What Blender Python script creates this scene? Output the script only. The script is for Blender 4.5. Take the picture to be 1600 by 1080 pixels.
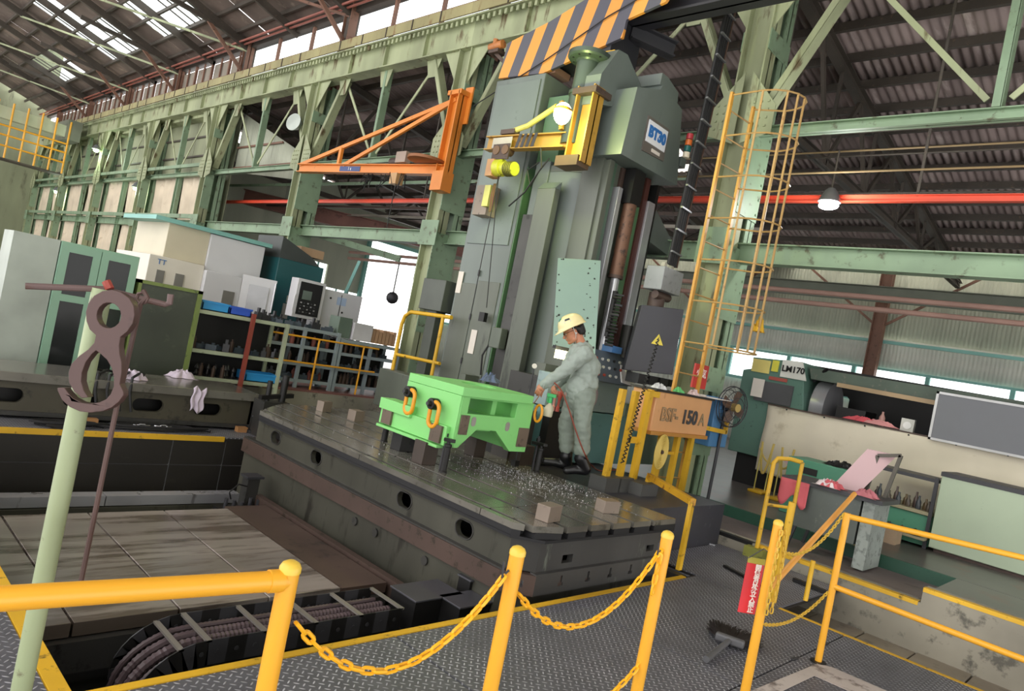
import bpy, bmesh, math, random
from mathutils import Vector as V, Matrix, geometry, noise
random.seed(7)
R = math.radians
C = bpy.context.scene.collection
for o in list(bpy.data.objects): bpy.data.objects.remove(o)
SC = bpy.context.scene

# ------------------------------------------------------------------ camera, sky, exposure
F, TH, HO, H = 1097.0, R(11.32), 3.6, 1.6            # focal length in px (1600 wide), roll, horizon offset, height
YAW = R(46.2)
FW = V((math.sin(YAW), math.cos(YAW), 0)); RT = V((math.cos(YAW), -math.sin(YAW), 0)); UP = V((0, 0, 1))
pitch = math.atan(HO/F)
cd = bpy.data.cameras.new('camera'); cam = bpy.data.objects.new('camera', cd); C.objects.link(cam)
cd.sensor_width = 36; cd.lens = 36*F/1600; cd.clip_start = .05; cd.clip_end = 300
fwd = (FW*math.cos(pitch) + UP*math.sin(pitch)).normalized()
up0 = (UP*math.cos(pitch) - FW*math.sin(pitch)).normalized()
upv = up0*math.cos(TH) - RT*math.sin(TH); rtv = RT*math.cos(TH) + up0*math.sin(TH)
m = Matrix((rtv, upv, -fwd)).transposed().to_4x4(); m.translation = V((0, 0, H)); cam.matrix_world = m
SC.camera = cam

W = bpy.data.worlds.new('sky'); SC.world = W; W.use_nodes = True
nt = W.node_tree; bg = nt.nodes['Background']; bg.inputs['Color'].default_value = (1.0, .985, .97, 1); bg.inputs['Strength'].default_value = 3.0
vs = SC.view_settings; vs.view_transform = 'Standard'; vs.look = 'None'; vs.exposure = -.1; vs.gamma = 1; vs.use_curve_mapping = False

def area_lamp(loc, size, power, col=(1, 1, 1), rot=(0, 0, 0), name='hall_lamp_light'):
    l = bpy.data.lights.new(name, 'AREA'); l.size = size; l.energy = power; l.color = col; l.shape = 'DISK'
    o = bpy.data.objects.new(name, l); C.objects.link(o); o.location = loc; o.rotation_euler = rot; return o
def spot_point(loc, power, col=(1, 1, 1), r=.08, parent=None, name='lamp_light'):
    l = bpy.data.lights.new(name, 'POINT'); l.energy = power; l.color = col; l.shadow_soft_size = r
    o = bpy.data.objects.new(name, l); C.objects.link(o); o.location = loc
    if parent: o.parent = parent; o.location = V(loc) - parent.location
    return o

# ------------------------------------------------------------------ pixel -> world on a known plane
def ray(px, py):
    a, b = px-800, py-540; c, s = math.cos(TH), math.sin(TH)
    return FW + RT*((a*c+b*s)/F) + UP*((a*s-b*c+HO)/F)
def aX(px, py, x): r = ray(px, py); t = x/r.x; return V((x, t*r.y, H+t*r.z))
def aY(px, py, y): r = ray(px, py); t = y/r.y; return V((t*r.x, y, H+t*r.z))
def aZ(px, py, z): r = ray(px, py); t = (z-H)/r.z; return V((t*r.x, t*r.y, z))
def aD(px, py, d): r = ray(px, py); return V((r.x*d, r.y*d, H+r.z*d))

# ------------------------------------------------------------------ materials
def lin(h):
    h = h.lstrip('#'); out = []
    for i in (0, 2, 4):
        v = int(h[i:i+2], 16)/255; out.append(v/12.92 if v <= .04045 else ((v+.055)/1.055)**2.4)
    return (*out, 1)
MC = {}
def M(name, col, rough=.5, metal=0, wear=None, amt=.35, scale=3.0, bump=.15, streak=False, var=.25, spec=.5, vscale=1.3):
    """painted / cast / rusty surface: base colour, large soft variation, patches of a second colour, fine bump"""
    if name in MC: return MC[name]
    m = bpy.data.materials.new(name); m.use_nodes = True; n = m.node_tree.nodes; L = m.node_tree.links.new
    b = n['Principled BSDF']; b.inputs['Roughness'].default_value = rough; b.inputs['Metallic'].default_value = metal
    b.inputs['Specular IOR Level'].default_value = spec
    tc = n.new('ShaderNodeTexCoord'); src = tc.outputs['Object']
    if streak:
        mp = n.new('ShaderNodeMapping'); mp.inputs['Scale'].default_value = (1, 1, .12) if streak is True else streak
        L(src, mp.inputs[0]); s2 = mp.outputs[0]
    else: s2 = src
    n1 = n.new('ShaderNodeTexNoise'); n1.inputs['Scale'].default_value = vscale; n1.inputs['Detail'].default_value = 4; L(s2, n1.inputs['Vector'])
    hv = n.new('ShaderNodeMapRange'); hv.inputs[1].default_value = .3; hv.inputs[2].default_value = .7
    hv.inputs[3].default_value = 1-var; hv.inputs[4].default_value = 1+var; L(n1.outputs[0], hv.inputs[0])
    mx = n.new('ShaderNodeMix'); mx.data_type = 'RGBA'; mx.blend_type = 'MULTIPLY'; mx.inputs[0].default_value = 1
    mx.inputs[6].default_value = lin(col)
    cb = n.new('ShaderNodeCombineColor'); [L(hv.outputs[0], cb.inputs[i]) for i in range(3)]; L(cb.outputs[0], mx.inputs[7])
    out = mx.outputs[2]
    n2 = n.new('ShaderNodeTexNoise'); n2.inputs['Scale'].default_value = scale*4; n2.inputs['Detail'].default_value = 7
    n2.inputs['Roughness'].default_value = .65; L(s2, n2.inputs['Vector'])
    if wear:
        cr = n.new('ShaderNodeValToRGB'); p = .72-.4*amt
        cr.color_ramp.elements[0].position = p; cr.color_ramp.elements[1].position = min(1, p+.1); L(n2.outputs[0], cr.inputs[0])
        m2 = n.new('ShaderNodeMix'); m2.data_type = 'RGBA'; L(cr.outputs[0], m2.inputs[0]); L(out, m2.inputs[6]); m2.inputs[7].default_value = lin(wear)
        out = m2.outputs[2]
    L(out, b.inputs['Base Color'])
    if bump:
        bp = n.new('ShaderNodeBump'); bp.inputs['Strength'].default_value = bump; bp.inputs['Distance'].default_value = .004
        L(n2.outputs[0], bp.inputs['Height']); L(bp.outputs[0], b.inputs['Normal'])
    MC[name] = m; return m
def emis(name, col, s):
    m = bpy.data.materials.new(name); m.use_nodes = True; b = m.node_tree.nodes['Principled BSDF']
    b.inputs['Base Color'].default_value = lin(col); b.inputs['Emission Color'].default_value = lin(col); b.inputs['Emission Strength'].default_value = s
    return m
def glassy(name, tint='#e8f0f0', a=.85):
    m = bpy.data.materials.new(name); m.use_nodes = True; n = m.node_tree.nodes; L = m.node_tree.links.new; n.clear()
    o = n.new('ShaderNodeOutputMaterial'); t = n.new('ShaderNodeBsdfTransparent'); t.inputs[0].default_value = lin(tint)
    g = n.new('ShaderNodeBsdfGlossy'); g.inputs['Roughness'].default_value = .08
    x = n.new('ShaderNodeMixShader'); x.inputs[0].default_value = 1-a; L(t.outputs[0], x.inputs[1]); L(g.outputs[0], x.inputs[2]); L(x.outputs[0], o.inputs[0])
    return m
def tread(name='tread plate steel', col='#6e6e75', lug='#c4c4cc'):
    m = bpy.data.materials.new(name); m.use_nodes = True; n = m.node_tree.nodes; L = m.node_tree.links.new; b = n['Principled BSDF']
    def mt(op, a, c=None, d=None):
        k = n.new('ShaderNodeMath'); k.operation = op
        for i, v in enumerate((a, c, d)):
            if v is None: continue
            if isinstance(v, (int, float)): k.inputs[i].default_value = v
            else: L(v, k.inputs[i])
        return k.outputs[0]
    tc = n.new('ShaderNodeTexCoord'); sp = n.new('ShaderNodeSeparateXYZ'); L(tc.outputs['Object'], sp.inputs[0])
    k = 1/.034
    u = mt('MULTIPLY', mt('ADD', sp.outputs[0], sp.outputs[1]), k*.7071); v = mt('MULTIPLY', mt('SUBTRACT', sp.outputs[0], sp.outputs[1]), k*.7071)
    fu, fv = mt('FRACT', u), mt('FRACT', v); lu, lv = mt('ABSOLUTE', mt('SUBTRACT', fu, .5)), mt('ABSOLUTE', mt('SUBTRACT', fv, .5))
    par = mt('ABSOLUTE', mt('MODULO', mt('ADD', mt('FLOOR', u), mt('FLOOR', v)), 2.0))
    def ell(a, c): return mt('ADD', mt('POWER', mt('DIVIDE', a, .46), 2.0), mt('POWER', mt('DIVIDE', c, .13), 2.0))
    e = mt('ADD', mt('MULTIPLY', ell(lu, lv), par), mt('MULTIPLY', ell(lv, lu), mt('SUBTRACT', 1.0, par)))
    h = mt('SUBTRACT', 1.0, e); hm = n.new('ShaderNodeMapRange'); L(h, hm.inputs[0]); hm.inputs[1].default_value = -.1; hm.inputs[2].default_value = .6
    nz = n.new('ShaderNodeTexNoise'); nz.inputs['Scale'].default_value = 2.2; nz.inputs['Detail'].default_value = 6; L(tc.outputs['Object'], nz.inputs['Vector'])
    mr = n.new('ShaderNodeMapRange'); L(nz.outputs[0], mr.inputs[0]); mr.inputs[1].default_value = .35; mr.inputs[2].default_value = .62; mr.inputs[3].default_value = .3; mr.inputs[4].default_value = 1.0
    fac = mt('MULTIPLY', hm.outputs[0], mr.outputs[0])
    n3 = n.new('ShaderNodeTexNoise'); n3.inputs['Scale'].default_value = 9; n3.inputs['Detail'].default_value = 8; L(tc.outputs['Object'], n3.inputs['Vector'])
    c1 = n.new('ShaderNodeMix'); c1.data_type = 'RGBA'; L(n3.outputs[0], c1.inputs[0]); c1.inputs[6].default_value = lin('#4a4a50'); c1.inputs[7].default_value = lin(col)
    mx = n.new('ShaderNodeMix'); mx.data_type = 'RGBA'; L(fac, mx.inputs[0]); L(c1.outputs[2], mx.inputs[6]); mx.inputs[7].default_value = lin(lug)
    L(mx.outputs[2], b.inputs['Base Color']); b.inputs['Roughness'].default_value = .5; b.inputs['Metallic'].default_value = .25
    bp = n.new('ShaderNodeBump'); bp.inputs['Distance'].default_value = .003; bp.inputs['Strength'].default_value = .9; L(hm.outputs[0], bp.inputs['Height']); L(bp.outputs[0], b.inputs['Normal'])
    return m

gstruct = lambda: M('pale green structural paint', '#9aa17e', .55, wear='#5f5236', amt=.36, scale=1.2, var=.38, streak=(1, 1, .25))
gtrim = lambda: M('mint green structural paint', '#7f967a', .5, wear='#54563f', amt=.36, scale=1.5, var=.2)
GS, GT = gstruct(), gtrim()
YEL = M('chrome yellow rail paint', '#e9a72c', .38, wear='#9a6a1c', amt=.08, scale=4, var=.1)
YELW = M('worn yellow paint', '#d3a524', .5, wear='#5a4a20', amt=.3, scale=3, var=.25)
YELC = M('yellow plastic chain', '#f2b01e', .35, var=.08, bump=0)
ORG = M('orange crane paint', '#d9822f', .45, wear='#7c4a22', amt=.18, scale=2, var=.15)
RED = M('orange red beam paint', '#e2553a', .5, var=.1)
MG = M('grey green machine paint', '#636c67', .38, wear='#4a504b', amt=.2, scale=1, var=.16, streak=(1, 1, .3))
MG2 = M('olive grey machine paint', '#5c6157', .42, wear='#3c3f39', amt=.35, scale=1, var=.3, streak=(1, 1, .2))
MLG = M('green machine paint and painted green light', '#527552', .4, wear='#39503a', amt=.2, scale=1, var=.2, streak=(1, 1, .2))  # also carries the green light on the machine side as colour
MTEAL = M('pale blue green cabinet paint', '#7d958e', .45, wear='#4c5450', amt=.1, scale=5, var=.06)
CAST = M('oily dark cast iron', '#3f3e3c', .42, .35, wear='#23221f', amt=.35, scale=1.6, var=.3)
CASTG = M('grey green oily cast iron', '#45443b', .45, .15, wear='#28261f', amt=.4, scale=1.4, var=.35, streak=(1, 1, .25))
STEELW = M('machined steel table top', '#7d7a72', .2, .4, wear='#5a574f', amt=.4, scale=1.2, var=.35)
STEELP = M('worn planer table steel', '#a79d95', .2, .4, wear='#6b6057', amt=.6, scale=1.1, var=.35, streak=(.14, 1, 1))
BLK = M('black oily steel', '#1c1b1b', .45, .2, var=.3)
DGREY = M('dark grey steel', '#3b3b3f', .5, .2, var=.25)
CHROME = M('polished way steel', '#c0c0c4', .22, .6, wear='#6a6662', amt=.3, scale=2, streak=(1, 1, .1))
RUST = M('rusty brown steel', '#4c3c35', .55, .15, wear='#33291f', amt=.4, scale=3)
CONC = M('stained concrete', '#8c877a', .85, wear='#5f5c54', amt=.4, scale=1.5, var=.25, bump=.5)
BRICKR = M('red brown painted floor', '#7d5450', .5, wear='#5a4442', amt=.35, scale=1.2, var=.2)
WHITE = M('warm white machine enamel', '#d9d3c6', .4, var=.06, bump=.02)
WHITE2 = M('cool white machine enamel', '#cfcfd2', .35, var=.06, bump=.02)
PAPER = M('paper notice', '#d8d0c6', .8, var=.05, bump=0)
RUB = M('black rubber', '#17171a', .6, var=.1, bump=.05)
SKYL = glassy('clear window glass', '#f4f8f8', .93)
TREAD = tread()

# ------------------------------------------------------------------ mesh building
def frame(d, up=None):
    d = V(d).normalized(); up = V(up) if up is not None else V((0, 0, 1))
    if abs(d.dot(up)) > .99: up = V((1, 0, 0)) if abs(d.x) < .9 else V((0, 1, 0))
    s = d.cross(up).normalized(); return s, s.cross(d).normalized()
class MB:
    def __init__(s): s.v = []; s.f = []
    def add(s, vs, fs):
        k = len(s.v); s.v += [V(p) for p in vs]; s.f += [tuple(i+k for i in f) for f in fs]; return s
    def hexa(s, p):
        return s.add(p, [(0, 3, 2, 1), (4, 5, 6, 7), (0, 1, 5, 4), (1, 2, 6, 5), (2, 3, 7, 6), (3, 0, 4, 7)])
    def box(s, a, b):
        x0, x1 = sorted((a[0], b[0])); y0, y1 = sorted((a[1], b[1])); z0, z1 = sorted((a[2], b[2]))
        return s.hexa([(x0, y0, z0), (x1, y0, z0), (x1, y1, z0), (x0, y1, z0), (x0, y0, z1), (x1, y0, z1), (x1, y1, z1), (x0, y1, z1)])
    def cbox(s, c, w, d, h, rz=0):
        q = Matrix.Rotation(rz, 3, 'Z'); c = V(c)
        return s.hexa([c + q @ V((x*w/2, y*d/2, z*h)) for z in (0, 1) for x, y in ((-1, -1), (1, -1), (1, 1), (-1, 1))])
    def bar(s, p, q, w, h=None, up=None):
        h = h or w; p, q = V(p), V(q); a, b = frame(q-p, up); a = a*w/2; b = b*h/2
        return s.hexa([p-a-b, p+a-b, p+a+b, p-a+b, q-a-b, q+a-b, q+a+b, q-a+b])
    def ibeam(s, p, q, w, h, t=.018, up=None):      # h along up, w across
        p, q = V(p), V(q); a, b = frame(q-p, up)
        s.bar(p, q, t, h, up); o = b*(h/2-t/2)
        s.bar(p+o, q+o, w, t, up); s.bar(p-o, q-o, w, t, up); return s
    def chan(s, p, q, w, h, t=.012, up=None):
        p, q = V(p), V(q); a, b = frame(q-p, up); o = b*(h/2-t/2)
        s.bar(p-a*(w/2), q-a*(w/2), t, h, up); s.bar(p+o, q+o, w, t, up); s.bar(p-o, q-o, w, t, up); return s
    def tube(s, pts, r, n=8, closed=False, taper=None):
        pts = [V(p) for p in pts]; N = len(pts); k = len(s.v); prev = None
        for i, p in enumerate(pts):
            d = (pts[(i+1) % N]-pts[i-1]) if closed else (pts[min(i+1, N-1)]-pts[max(i-1, 0)])
            if prev is None: a, b = frame(d)
            else:
                d = d.normalized(); a = (prev-d*prev.dot(d)); a = a.normalized() if a.length > 1e-6 else frame(d)[0]; b = a.cross(d).normalized()
            prev = a; rr = r if taper is None else r*(1+(taper-1)*i/(N-1))
            s.v += [p + a*math.cos(2*math.pi*j/n)*rr + b*math.sin(2*math.pi*j/n)*rr for j in range(n)]
        for i in range(N if closed else N-1):
            i2 = (i+1) % N
            for j in range(n): j2 = (j+1) % n; s.f.append((k+i*n+j, k+i*n+j2, k+i2*n+j2, k+i2*n+j))
        if not closed: s.f.append(tuple(k+j for j in range(n))[::-1]); s.f.append(tuple(k+(N-1)*n+j for j in range(n)))
        return s
    def cyl(s, p, q, r, n=20, r2=None): return s.tube([p, q], r, n, taper=(r2/r if r2 is not None else None))
    def prism(s, pts, vec, holes=()):
        vec = V(vec); loops = [[V(p) for p in pts]] + [[V(p) for p in h] for h in holes]
        tri = geometry.tessellate_polygon(loops); flat = [p for l in loops for p in l]; n = len(flat); k = len(s.v)
        s.v += flat + [p+vec for p in flat]
        s.f += [tuple(k+i for i in t) for t in tri] + [tuple(k+n+i for i in t[::-1]) for t in tri]
        o = 0
        for l in loops:
            m_ = len(l)
            for i in range(m_): a, b = k+o+i, k+o+(i+1) % m_; s.f.append((a, b, b+n, a+n))
            o += m_
        return s
    def lathe(s, prof, c, axis=(0, 0, 1), n=20):
        a, b = frame(axis); ax = V(axis).normalized(); c = V(c); k = len(s.v)
        for r, h in prof: s.v += [c+ax*h+(a*math.cos(2*math.pi*j/n)+b*math.sin(2*math.pi*j/n))*max(r, 1e-4) for j in range(n)]
        for i in range(len(prof)-1):
            for j in range(n): j2 = (j+1) % n; s.f.append((k+i*n+j, k+i*n+j2, k+(i+1)*n+j2, k+(i+1)*n+j))
        s.f.append(tuple(k+j for j in range(n))[::-1]); s.f.append(tuple(k+(len(prof)-1)*n+j for j in range(n))); return s
    def ball(s, c, r, n=12, sc=(1, 1, 1)):
        k = len(s.v); c = V(c); m_ = n//2
        for i in range(m_+1):
            t = math.pi*i/m_
            for j in range(n):
                p = 2*math.pi*j/n; s.v.append(c+V((math.sin(t)*math.cos(p)*r*sc[0], math.sin(t)*math.sin(p)*r*sc[1], math.cos(t)*r*sc[2])))
        for i in range(m_):
            for j in range(n): j2 = (j+1) % n; s.f.append((k+i*n+j, k+(i+1)*n+j, k+(i+1)*n+j2, k+i*n+j2))
        return s
    def grid(s, fn, nu, nv, thick=None):
        k = len(s.v); s.v += [V(fn(i/nu, j/nv)) for i in range(nu+1) for j in range(nv+1)]
        for i in range(nu):
            for j in range(nv): a = k+i*(nv+1)+j; s.f.append((a, a+1, a+nv+2, a+nv+1))
        return s
    def build(s, name, mat, parent=None, bevel=0, smooth=True, solid=0, ang=35):
        me = bpy.data.meshes.new(name); off = parent_off(parent)
        me.from_pydata([p-off for p in s.v], [], s.f)
        bm = bmesh.new(); bm.from_mesh(me); bmesh.ops.remove_doubles(bm, verts=bm.verts, dist=1e-5); bmesh.ops.recalc_face_normals(bm, faces=bm.faces); bm.to_mesh(me); bm.free()
        if smooth: me.polygons.foreach_set('use_smooth', [True]*len(me.polygons)); me.set_sharp_from_angle(angle=R(ang))
        me.materials.append(mat); o = bpy.data.objects.new(name, me); C.objects.link(o)
        if parent: o.parent = parent
        if solid: q = o.modifiers.new('s', 'SOLIDIFY'); q.thickness = solid; q.offset = 0
        if bevel: q = o.modifiers.new('b', 'BEVEL'); q.width = bevel; q.segments = 2; q.limit_method = 'ANGLE'
        return o
def parent_off(p):
    o = V((0, 0, 0))
    while p is not None: o += p.location; p = p.parent
    return o
def tag(o, label, cat, group=None, kind=None):
    o['label'] = label; o['category'] = cat
    if group: o['group'] = group
    if kind: o['kind'] = kind
    return o
def thing(name, label, cat, loc, group=None):
    o = bpy.data.objects.new(name, None); C.objects.link(o); o.location = V(loc); o.empty_display_size = .1; return tag(o, label, cat, group)
def struct(mb, name, mat, **k): o = mb.build(name, mat, **k); o['kind'] = 'structure'; return o
def base(name, loc=(0, 0, 0)):
    o = bpy.data.objects.new(name, None); C.objects.link(o); o.location = V(loc); o['kind'] = 'structure'; return o
def inst(o, loc, parent=None, rot=None, scale=None):
    c = o.copy(); C.objects.link(c); c.parent = parent; c.location = V(loc) - parent_off(parent)
    if rot is not None: c.rotation_euler = rot
    if scale is not None: c.scale = scale
    return c
def copy_tree(o, parent=None):
    c = o.copy(); C.objects.link(c); c.parent = parent
    for ch in list(o.children): copy_tree(ch, c)
    return c
def oneoff(mb, name, mat, label, cat, loc=None, group=None, **k):
    """thing that is one mesh with its origin at loc"""
    lo = V(loc) if loc is not None else V((sum((p.x for p in mb.v))/len(mb.v), sum((p.y for p in mb.v))/len(mb.v), min(p.z for p in mb.v)))
    mb.v = [p-lo for p in mb.v]; o = mb.build(name, mat, **k); o.location = lo; return tag(o, label, cat, group)
def text(s, size, mat, pos, right, up, parent=None, name='lettering', bold=0, ext=.002, align='CENTER', sx=1):
    cu = bpy.data.curves.new('t', 'FONT'); cu.body = s; cu.size = size; cu.align_x = align; cu.align_y = 'CENTER'; cu.extrude = ext; cu.offset = bold; cu.resolution_u = 3
    to = bpy.data.objects.new('t', cu); C.objects.link(to); dg = bpy.context.evaluated_depsgraph_get(); me = bpy.data.meshes.new_from_object(to.evaluated_get(dg))
    bpy.data.objects.remove(to); me.materials.clear(); me.materials.append(mat)
    r = V(right).normalized(); u = V(up); u = (u-r*u.dot(r)).normalized(); nn = r.cross(u); mt = Matrix((r*sx, u, nn)).transposed().to_4x4(); mt.translation = V(pos)-parent_off(parent)
    me.transform(mt); o = bpy.data.objects.new(name, me); C.objects.link(o)
    if parent: o.parent = parent
    return o
def stadium(cx, cz, w, h, n=6):
    r = min(w, h)/2; out = []
    for i in range(4*n):
        t = 2*math.pi*(i+.5)/(4*n); x, z = math.cos(t)*r, math.sin(t)*r
        x += math.copysign(w/2-r, x) if w > h else 0; z += math.copysign(h/2-r, z) if h > w else 0
        out.append((cx+x, cz+z))
    return out
def chain(name, pts, label, mat=None, L=.052, w=.026, r=.0052, group=None):
    """links of their own laid along a polyline, alternately turned a quarter"""
    mat = mat or YELC; pts = [V(p) for p in pts]; t = thing(name, label, 'chain', pts[0], group)
    key = ('link', L, w, mat.name)
    if key not in MC:
        mb = MB(); n = 4; a = (L-w)/2; loop = []
        for i in range(n+1): th = -math.pi/2+math.pi*i/n; loop.append(V((a+math.cos(th)*(w/2-r), math.sin(th)*(w/2-r), 0)))
        for i in range(n+1): th = math.pi/2+math.pi*i/n; loop.append(V((-a+math.cos(th)*(w/2-r), math.sin(th)*(w/2-r), 0)))
        mb.tube(loop, r, 6, closed=True); o = mb.build('link', mat); MC[key] = o.data; bpy.data.objects.remove(o)
    me = MC[key]; pitch_ = L-2*r*1.35; seg = [(pts[i+1]-pts[i]).length for i in range(len(pts)-1)]; tot = sum(seg); n = max(1, int(tot/pitch_))
    for i in range(n):
        s = (i+.5)*tot/n; j = 0
        while j < len(seg)-1 and s > seg[j]: s -= seg[j]; j += 1
        d = (pts[j+1]-pts[j]).normalized(); p = pts[j]+d*s; a, b = frame(d)
        if i % 2: a, b = b, -a
        q = Matrix((d, a, d.cross(a))).transposed()
        o = bpy.data.objects.new('link', me); C.objects.link(o); o.parent = t; o.location = p-pts[0]; o.rotation_euler = q.to_euler()
    return t
def sag(a, b, s, n=24):
    a, b = V(a), V(b); return [a.lerp(b, i/n) - V((0, 0, s*4*(i/n)*(1-i/n))) for i in range(n+1)]
def fabric(name, c, w, d, h, mat, seed=0, fold=6, n=26, drop=0):
    """crumpled cloth: a closed lumpy cushion of folds resting on z=c.z"""
    rnd = random.Random(seed); ph = [(rnd.uniform(2, fold), rnd.uniform(2, fold), rnd.uniform(0, 6.3)) for _ in range(6)]; mb = MB()
    def fn(u, v_):
        x, y = u*2-1, v_*2-1; rr = min(1, (x*x+y*y)**.5); e = 1+.18*math.sin(5*math.atan2(y, x)+ph[0][2])+.1*math.sin(9*math.atan2(y, x)+ph[1][2])
        z = 1-abs(noise.noise(V((x*2.3+seed, y*2.3, seed*.7))))*2.2; z2 = 1-abs(noise.noise(V((x*5+seed, y*5, 3.3))))*2; zz = max(0, h*(1-rr**2.5)*(.25+.65*z+.25*z2))+.004
        return V(c)+V((x*w/2*e, y*d/2*e, zz))
    mb.grid(fn, n, n); return mb
# ================================================================== SETTING
CY_ = [-.9, 4.37, 9.98, 15.2, 20.6, 25.8, 30.9, 36.1, 41.3]      # column lines
DARKR = M('grimy roof sheet', '#6a5d55', .8, wear='#877a6d', amt=.35, scale=.6, var=.3)
ROOFL = M('dusty corrugated cement sheet', '#9a8a86', .85, wear='#b3a5a0', amt=.4, scale=.7, var=.3, streak=(.15, 1, 1))
DSTEEL = M('dark grimy steelwork', '#4b443d', .6, .1, wear='#6a584a', amt=.3, var=.3)
CLAD = M('grey green corrugated cladding', '#b2b6a4', .7, wear='#96998a', amt=.3, scale=.7, streak=(1, 1, .1), var=.15)
CLADW = M('pale corrugated cladding', '#cfd1c6', .7, wear='#b2b5aa', amt=.25, scale=.7, streak=(1, 1, .1), var=.12)
CREAM = M('cream green board', '#8f9478', .7, wear='#6d6e58', amt=.35, scale=.6, streak=(1, 1, .2), var=.2)
BROWNP = M('red brown pipe', '#96574a', .5, wear='#6f4238', amt=.25, var=.15)
TEAL = M('teal trim paint', '#7fb5ac', .5, var=.1)
BROWNC = M('brown painted post', '#7c5a4a', .6, wear='#4c3a30', amt=.35, var=.2)

# ---- floors.  z = 0 is the tread plate walkway
fl = base('floor', (0, 0, 0))
def plate(x0, x1, y0, y1, z=0, t=.012, p=fl, mat=TREAD): return MB().box((x0, y0, z-t), (x1, y1, z)).build('plate', mat, p)
g = .006
xs = [.99, 2.45, 3.95, 5.7]
for i in range(3):
    plate(xs[i]+g, xs[i+1]-g, 1.55+g, 2.76); plate(xs[i]+g, xs[i+1]-g, .30+g, 1.55-g); plate(xs[i]+g, xs[i+1]-g, -1.2, .30-g)
plate(5.7+g, 7.12, 2.05+g, 3.3-g); plate(5.52+g, 7.12, 3.3+g, 3.75)
for x0, x1 in ((-2, -.6), (-.6, .9)):
    for y0 in (-.2, 1.3, 2.8, 4.3, 5.8): plate(x0+g, x1-g, y0+g, y0+1.5-g)
MB().box((-2, -1.3, -.03), (5.7, 2.8, -.013)).build('sub_floor', BLK, fl)
MB().box((5.7, 2.05, -.03), (7.14, 3.75, -.013)).build('sub_floor', BLK, fl)
MB().box((.975, 2.765, -.03), (5.5, 2.81, .004)).build('yellow_edge', YELW, fl)
MB().box((.9, -.3, -.03), (.965, 7.3, .004)).build('yellow_edge', YELW, fl)
MB().box((5.695, -1, -.05), (5.735, 2.05, .003)).build('yellow_edge', YELW, fl)
hg = MB()
for x in (2.2, 2.75, 3.05, 3.45, 4.05, 4.75, 5.3):
    p = V((x, 1.55, .004)); hg = MB(); hg.cyl(p-V((.05, 0, 0)), p+V((.05, 0, 0)), .006, 8); hg.box((x-.03, 1.535, 0), (x+.03, 1.565, .006)); hg.build('hinge', DGREY, fl)
# white painted patch, trench floor of slabs at the right, kerb and raised floors
wp = M('flaking white floor paint', '#b3a9a4', .7, wear='#6f6460', amt=.5, scale=1.5)
RP = M('red grey worn floor', '#6f6462', .55, wear='#57504e', amt=.4, scale=1, var=.25)
q = [aZ(1172, 1080, .003), aZ(1277, 1037, .003), aZ(1300, 1043, .003), aZ(1420, 1095, .003), aZ(1360, 1095, .003), aZ(1272, 1056, .003), aZ(1200, 1090, .003)]
MB().prism(q, (0, 0, .003)).build('white_paint_patch', wp, fl)
tr = base('floor.001', (7, 0, -.3))
TILE = M('dusty floor slab', '#7d7468', .7, wear='#655d54', amt=.4, scale=1, var=.2)
for i in range(12):
    y0 = -2+i*.42; MB().box((5.75, y0+.006, -.36), (7.22, y0+.414, -.3+random.uniform(-.006, .006))).build('slab', TILE, tr, bevel=.006)
MB().box((5.72, -3, -.4), (7.3, 3.2, -.361)).build('sub_floor', BLK, tr)
kb = MB().box((7.14, -3, -.4), (7.32, 1.4, .25)).box((7.14, 1.4, -.4), (7.32, 10, .12)); struct(kb, 'kerb_wall', CONC)
for y0, y1, z, mm in ((-2, 1.4, .25, 0), (1.42, 2.9, .12, 0), (2.95, 3.35, .12, 1), (3.4, 4.3, .12, 0), (4.32, 4.7, .12, 1)):
    e = MB().box((7.135, y0, z-.03), (7.21, y1, z+.006)).build('kerb_edge', BLK if mm else YELW); e['kind'] = 'structure'
struct(MB().box((7.32, 1.35, -.4), (8.2, 22, .11)), 'floor', RP)
GRISE = M('dark green painted riser', '#27503f', .5, wear='#1c3a30', amt=.3, var=.2)
OILF = M('oily dark shop floor', '#5a5654', .3, wear='#6a5048', amt=.4, scale=.7, var=.3)
struct(MB().box((7.32, -4, -.4), (8.2, 1.35, .245)), 'floor', OILF)
struct(MB().box((8.2, 1.35, -.4), (8.24, 22, .24)), 'baseboard_green', GRISE)
struct(MB().box((8.24, -5, -.4), (20.2, 24.2, .24)), 'floor', OILF)
# pit
PW = M('black oily pit wall', '#26231f', .55, .1, wear='#35332a', amt=.3, scale=1, var=.3)
pt = base('wall_pit', (0, 0, -1.2))
MB().box((-2, 2.8, -1.3), (5.6, 7.6, -1.2)).build('pit_floor', BLK, pt)
MB().box((.9, 2.74, -1.2), (5.5, 2.764, -.031)).build('near_side', PW, pt); MB().box((.9, -1.3, -1.2), (.96, 7.5, -.031)).build('left_side', PW, pt)
for x0, x1 in ((.97, 3.05), (3.06, 3.62), (3.63, 5.6)):
    for z0, z1 in ((-1.2, -.32), (-.31, -.013)): MB().box((x0, 7.5, z0), (x1, 7.56, z1)).build('panel', PW, pt)
MB().box((5.52, 2.81, -1.2), (5.6, 3.3, -.013)).build('right_side', PW, pt)
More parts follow.
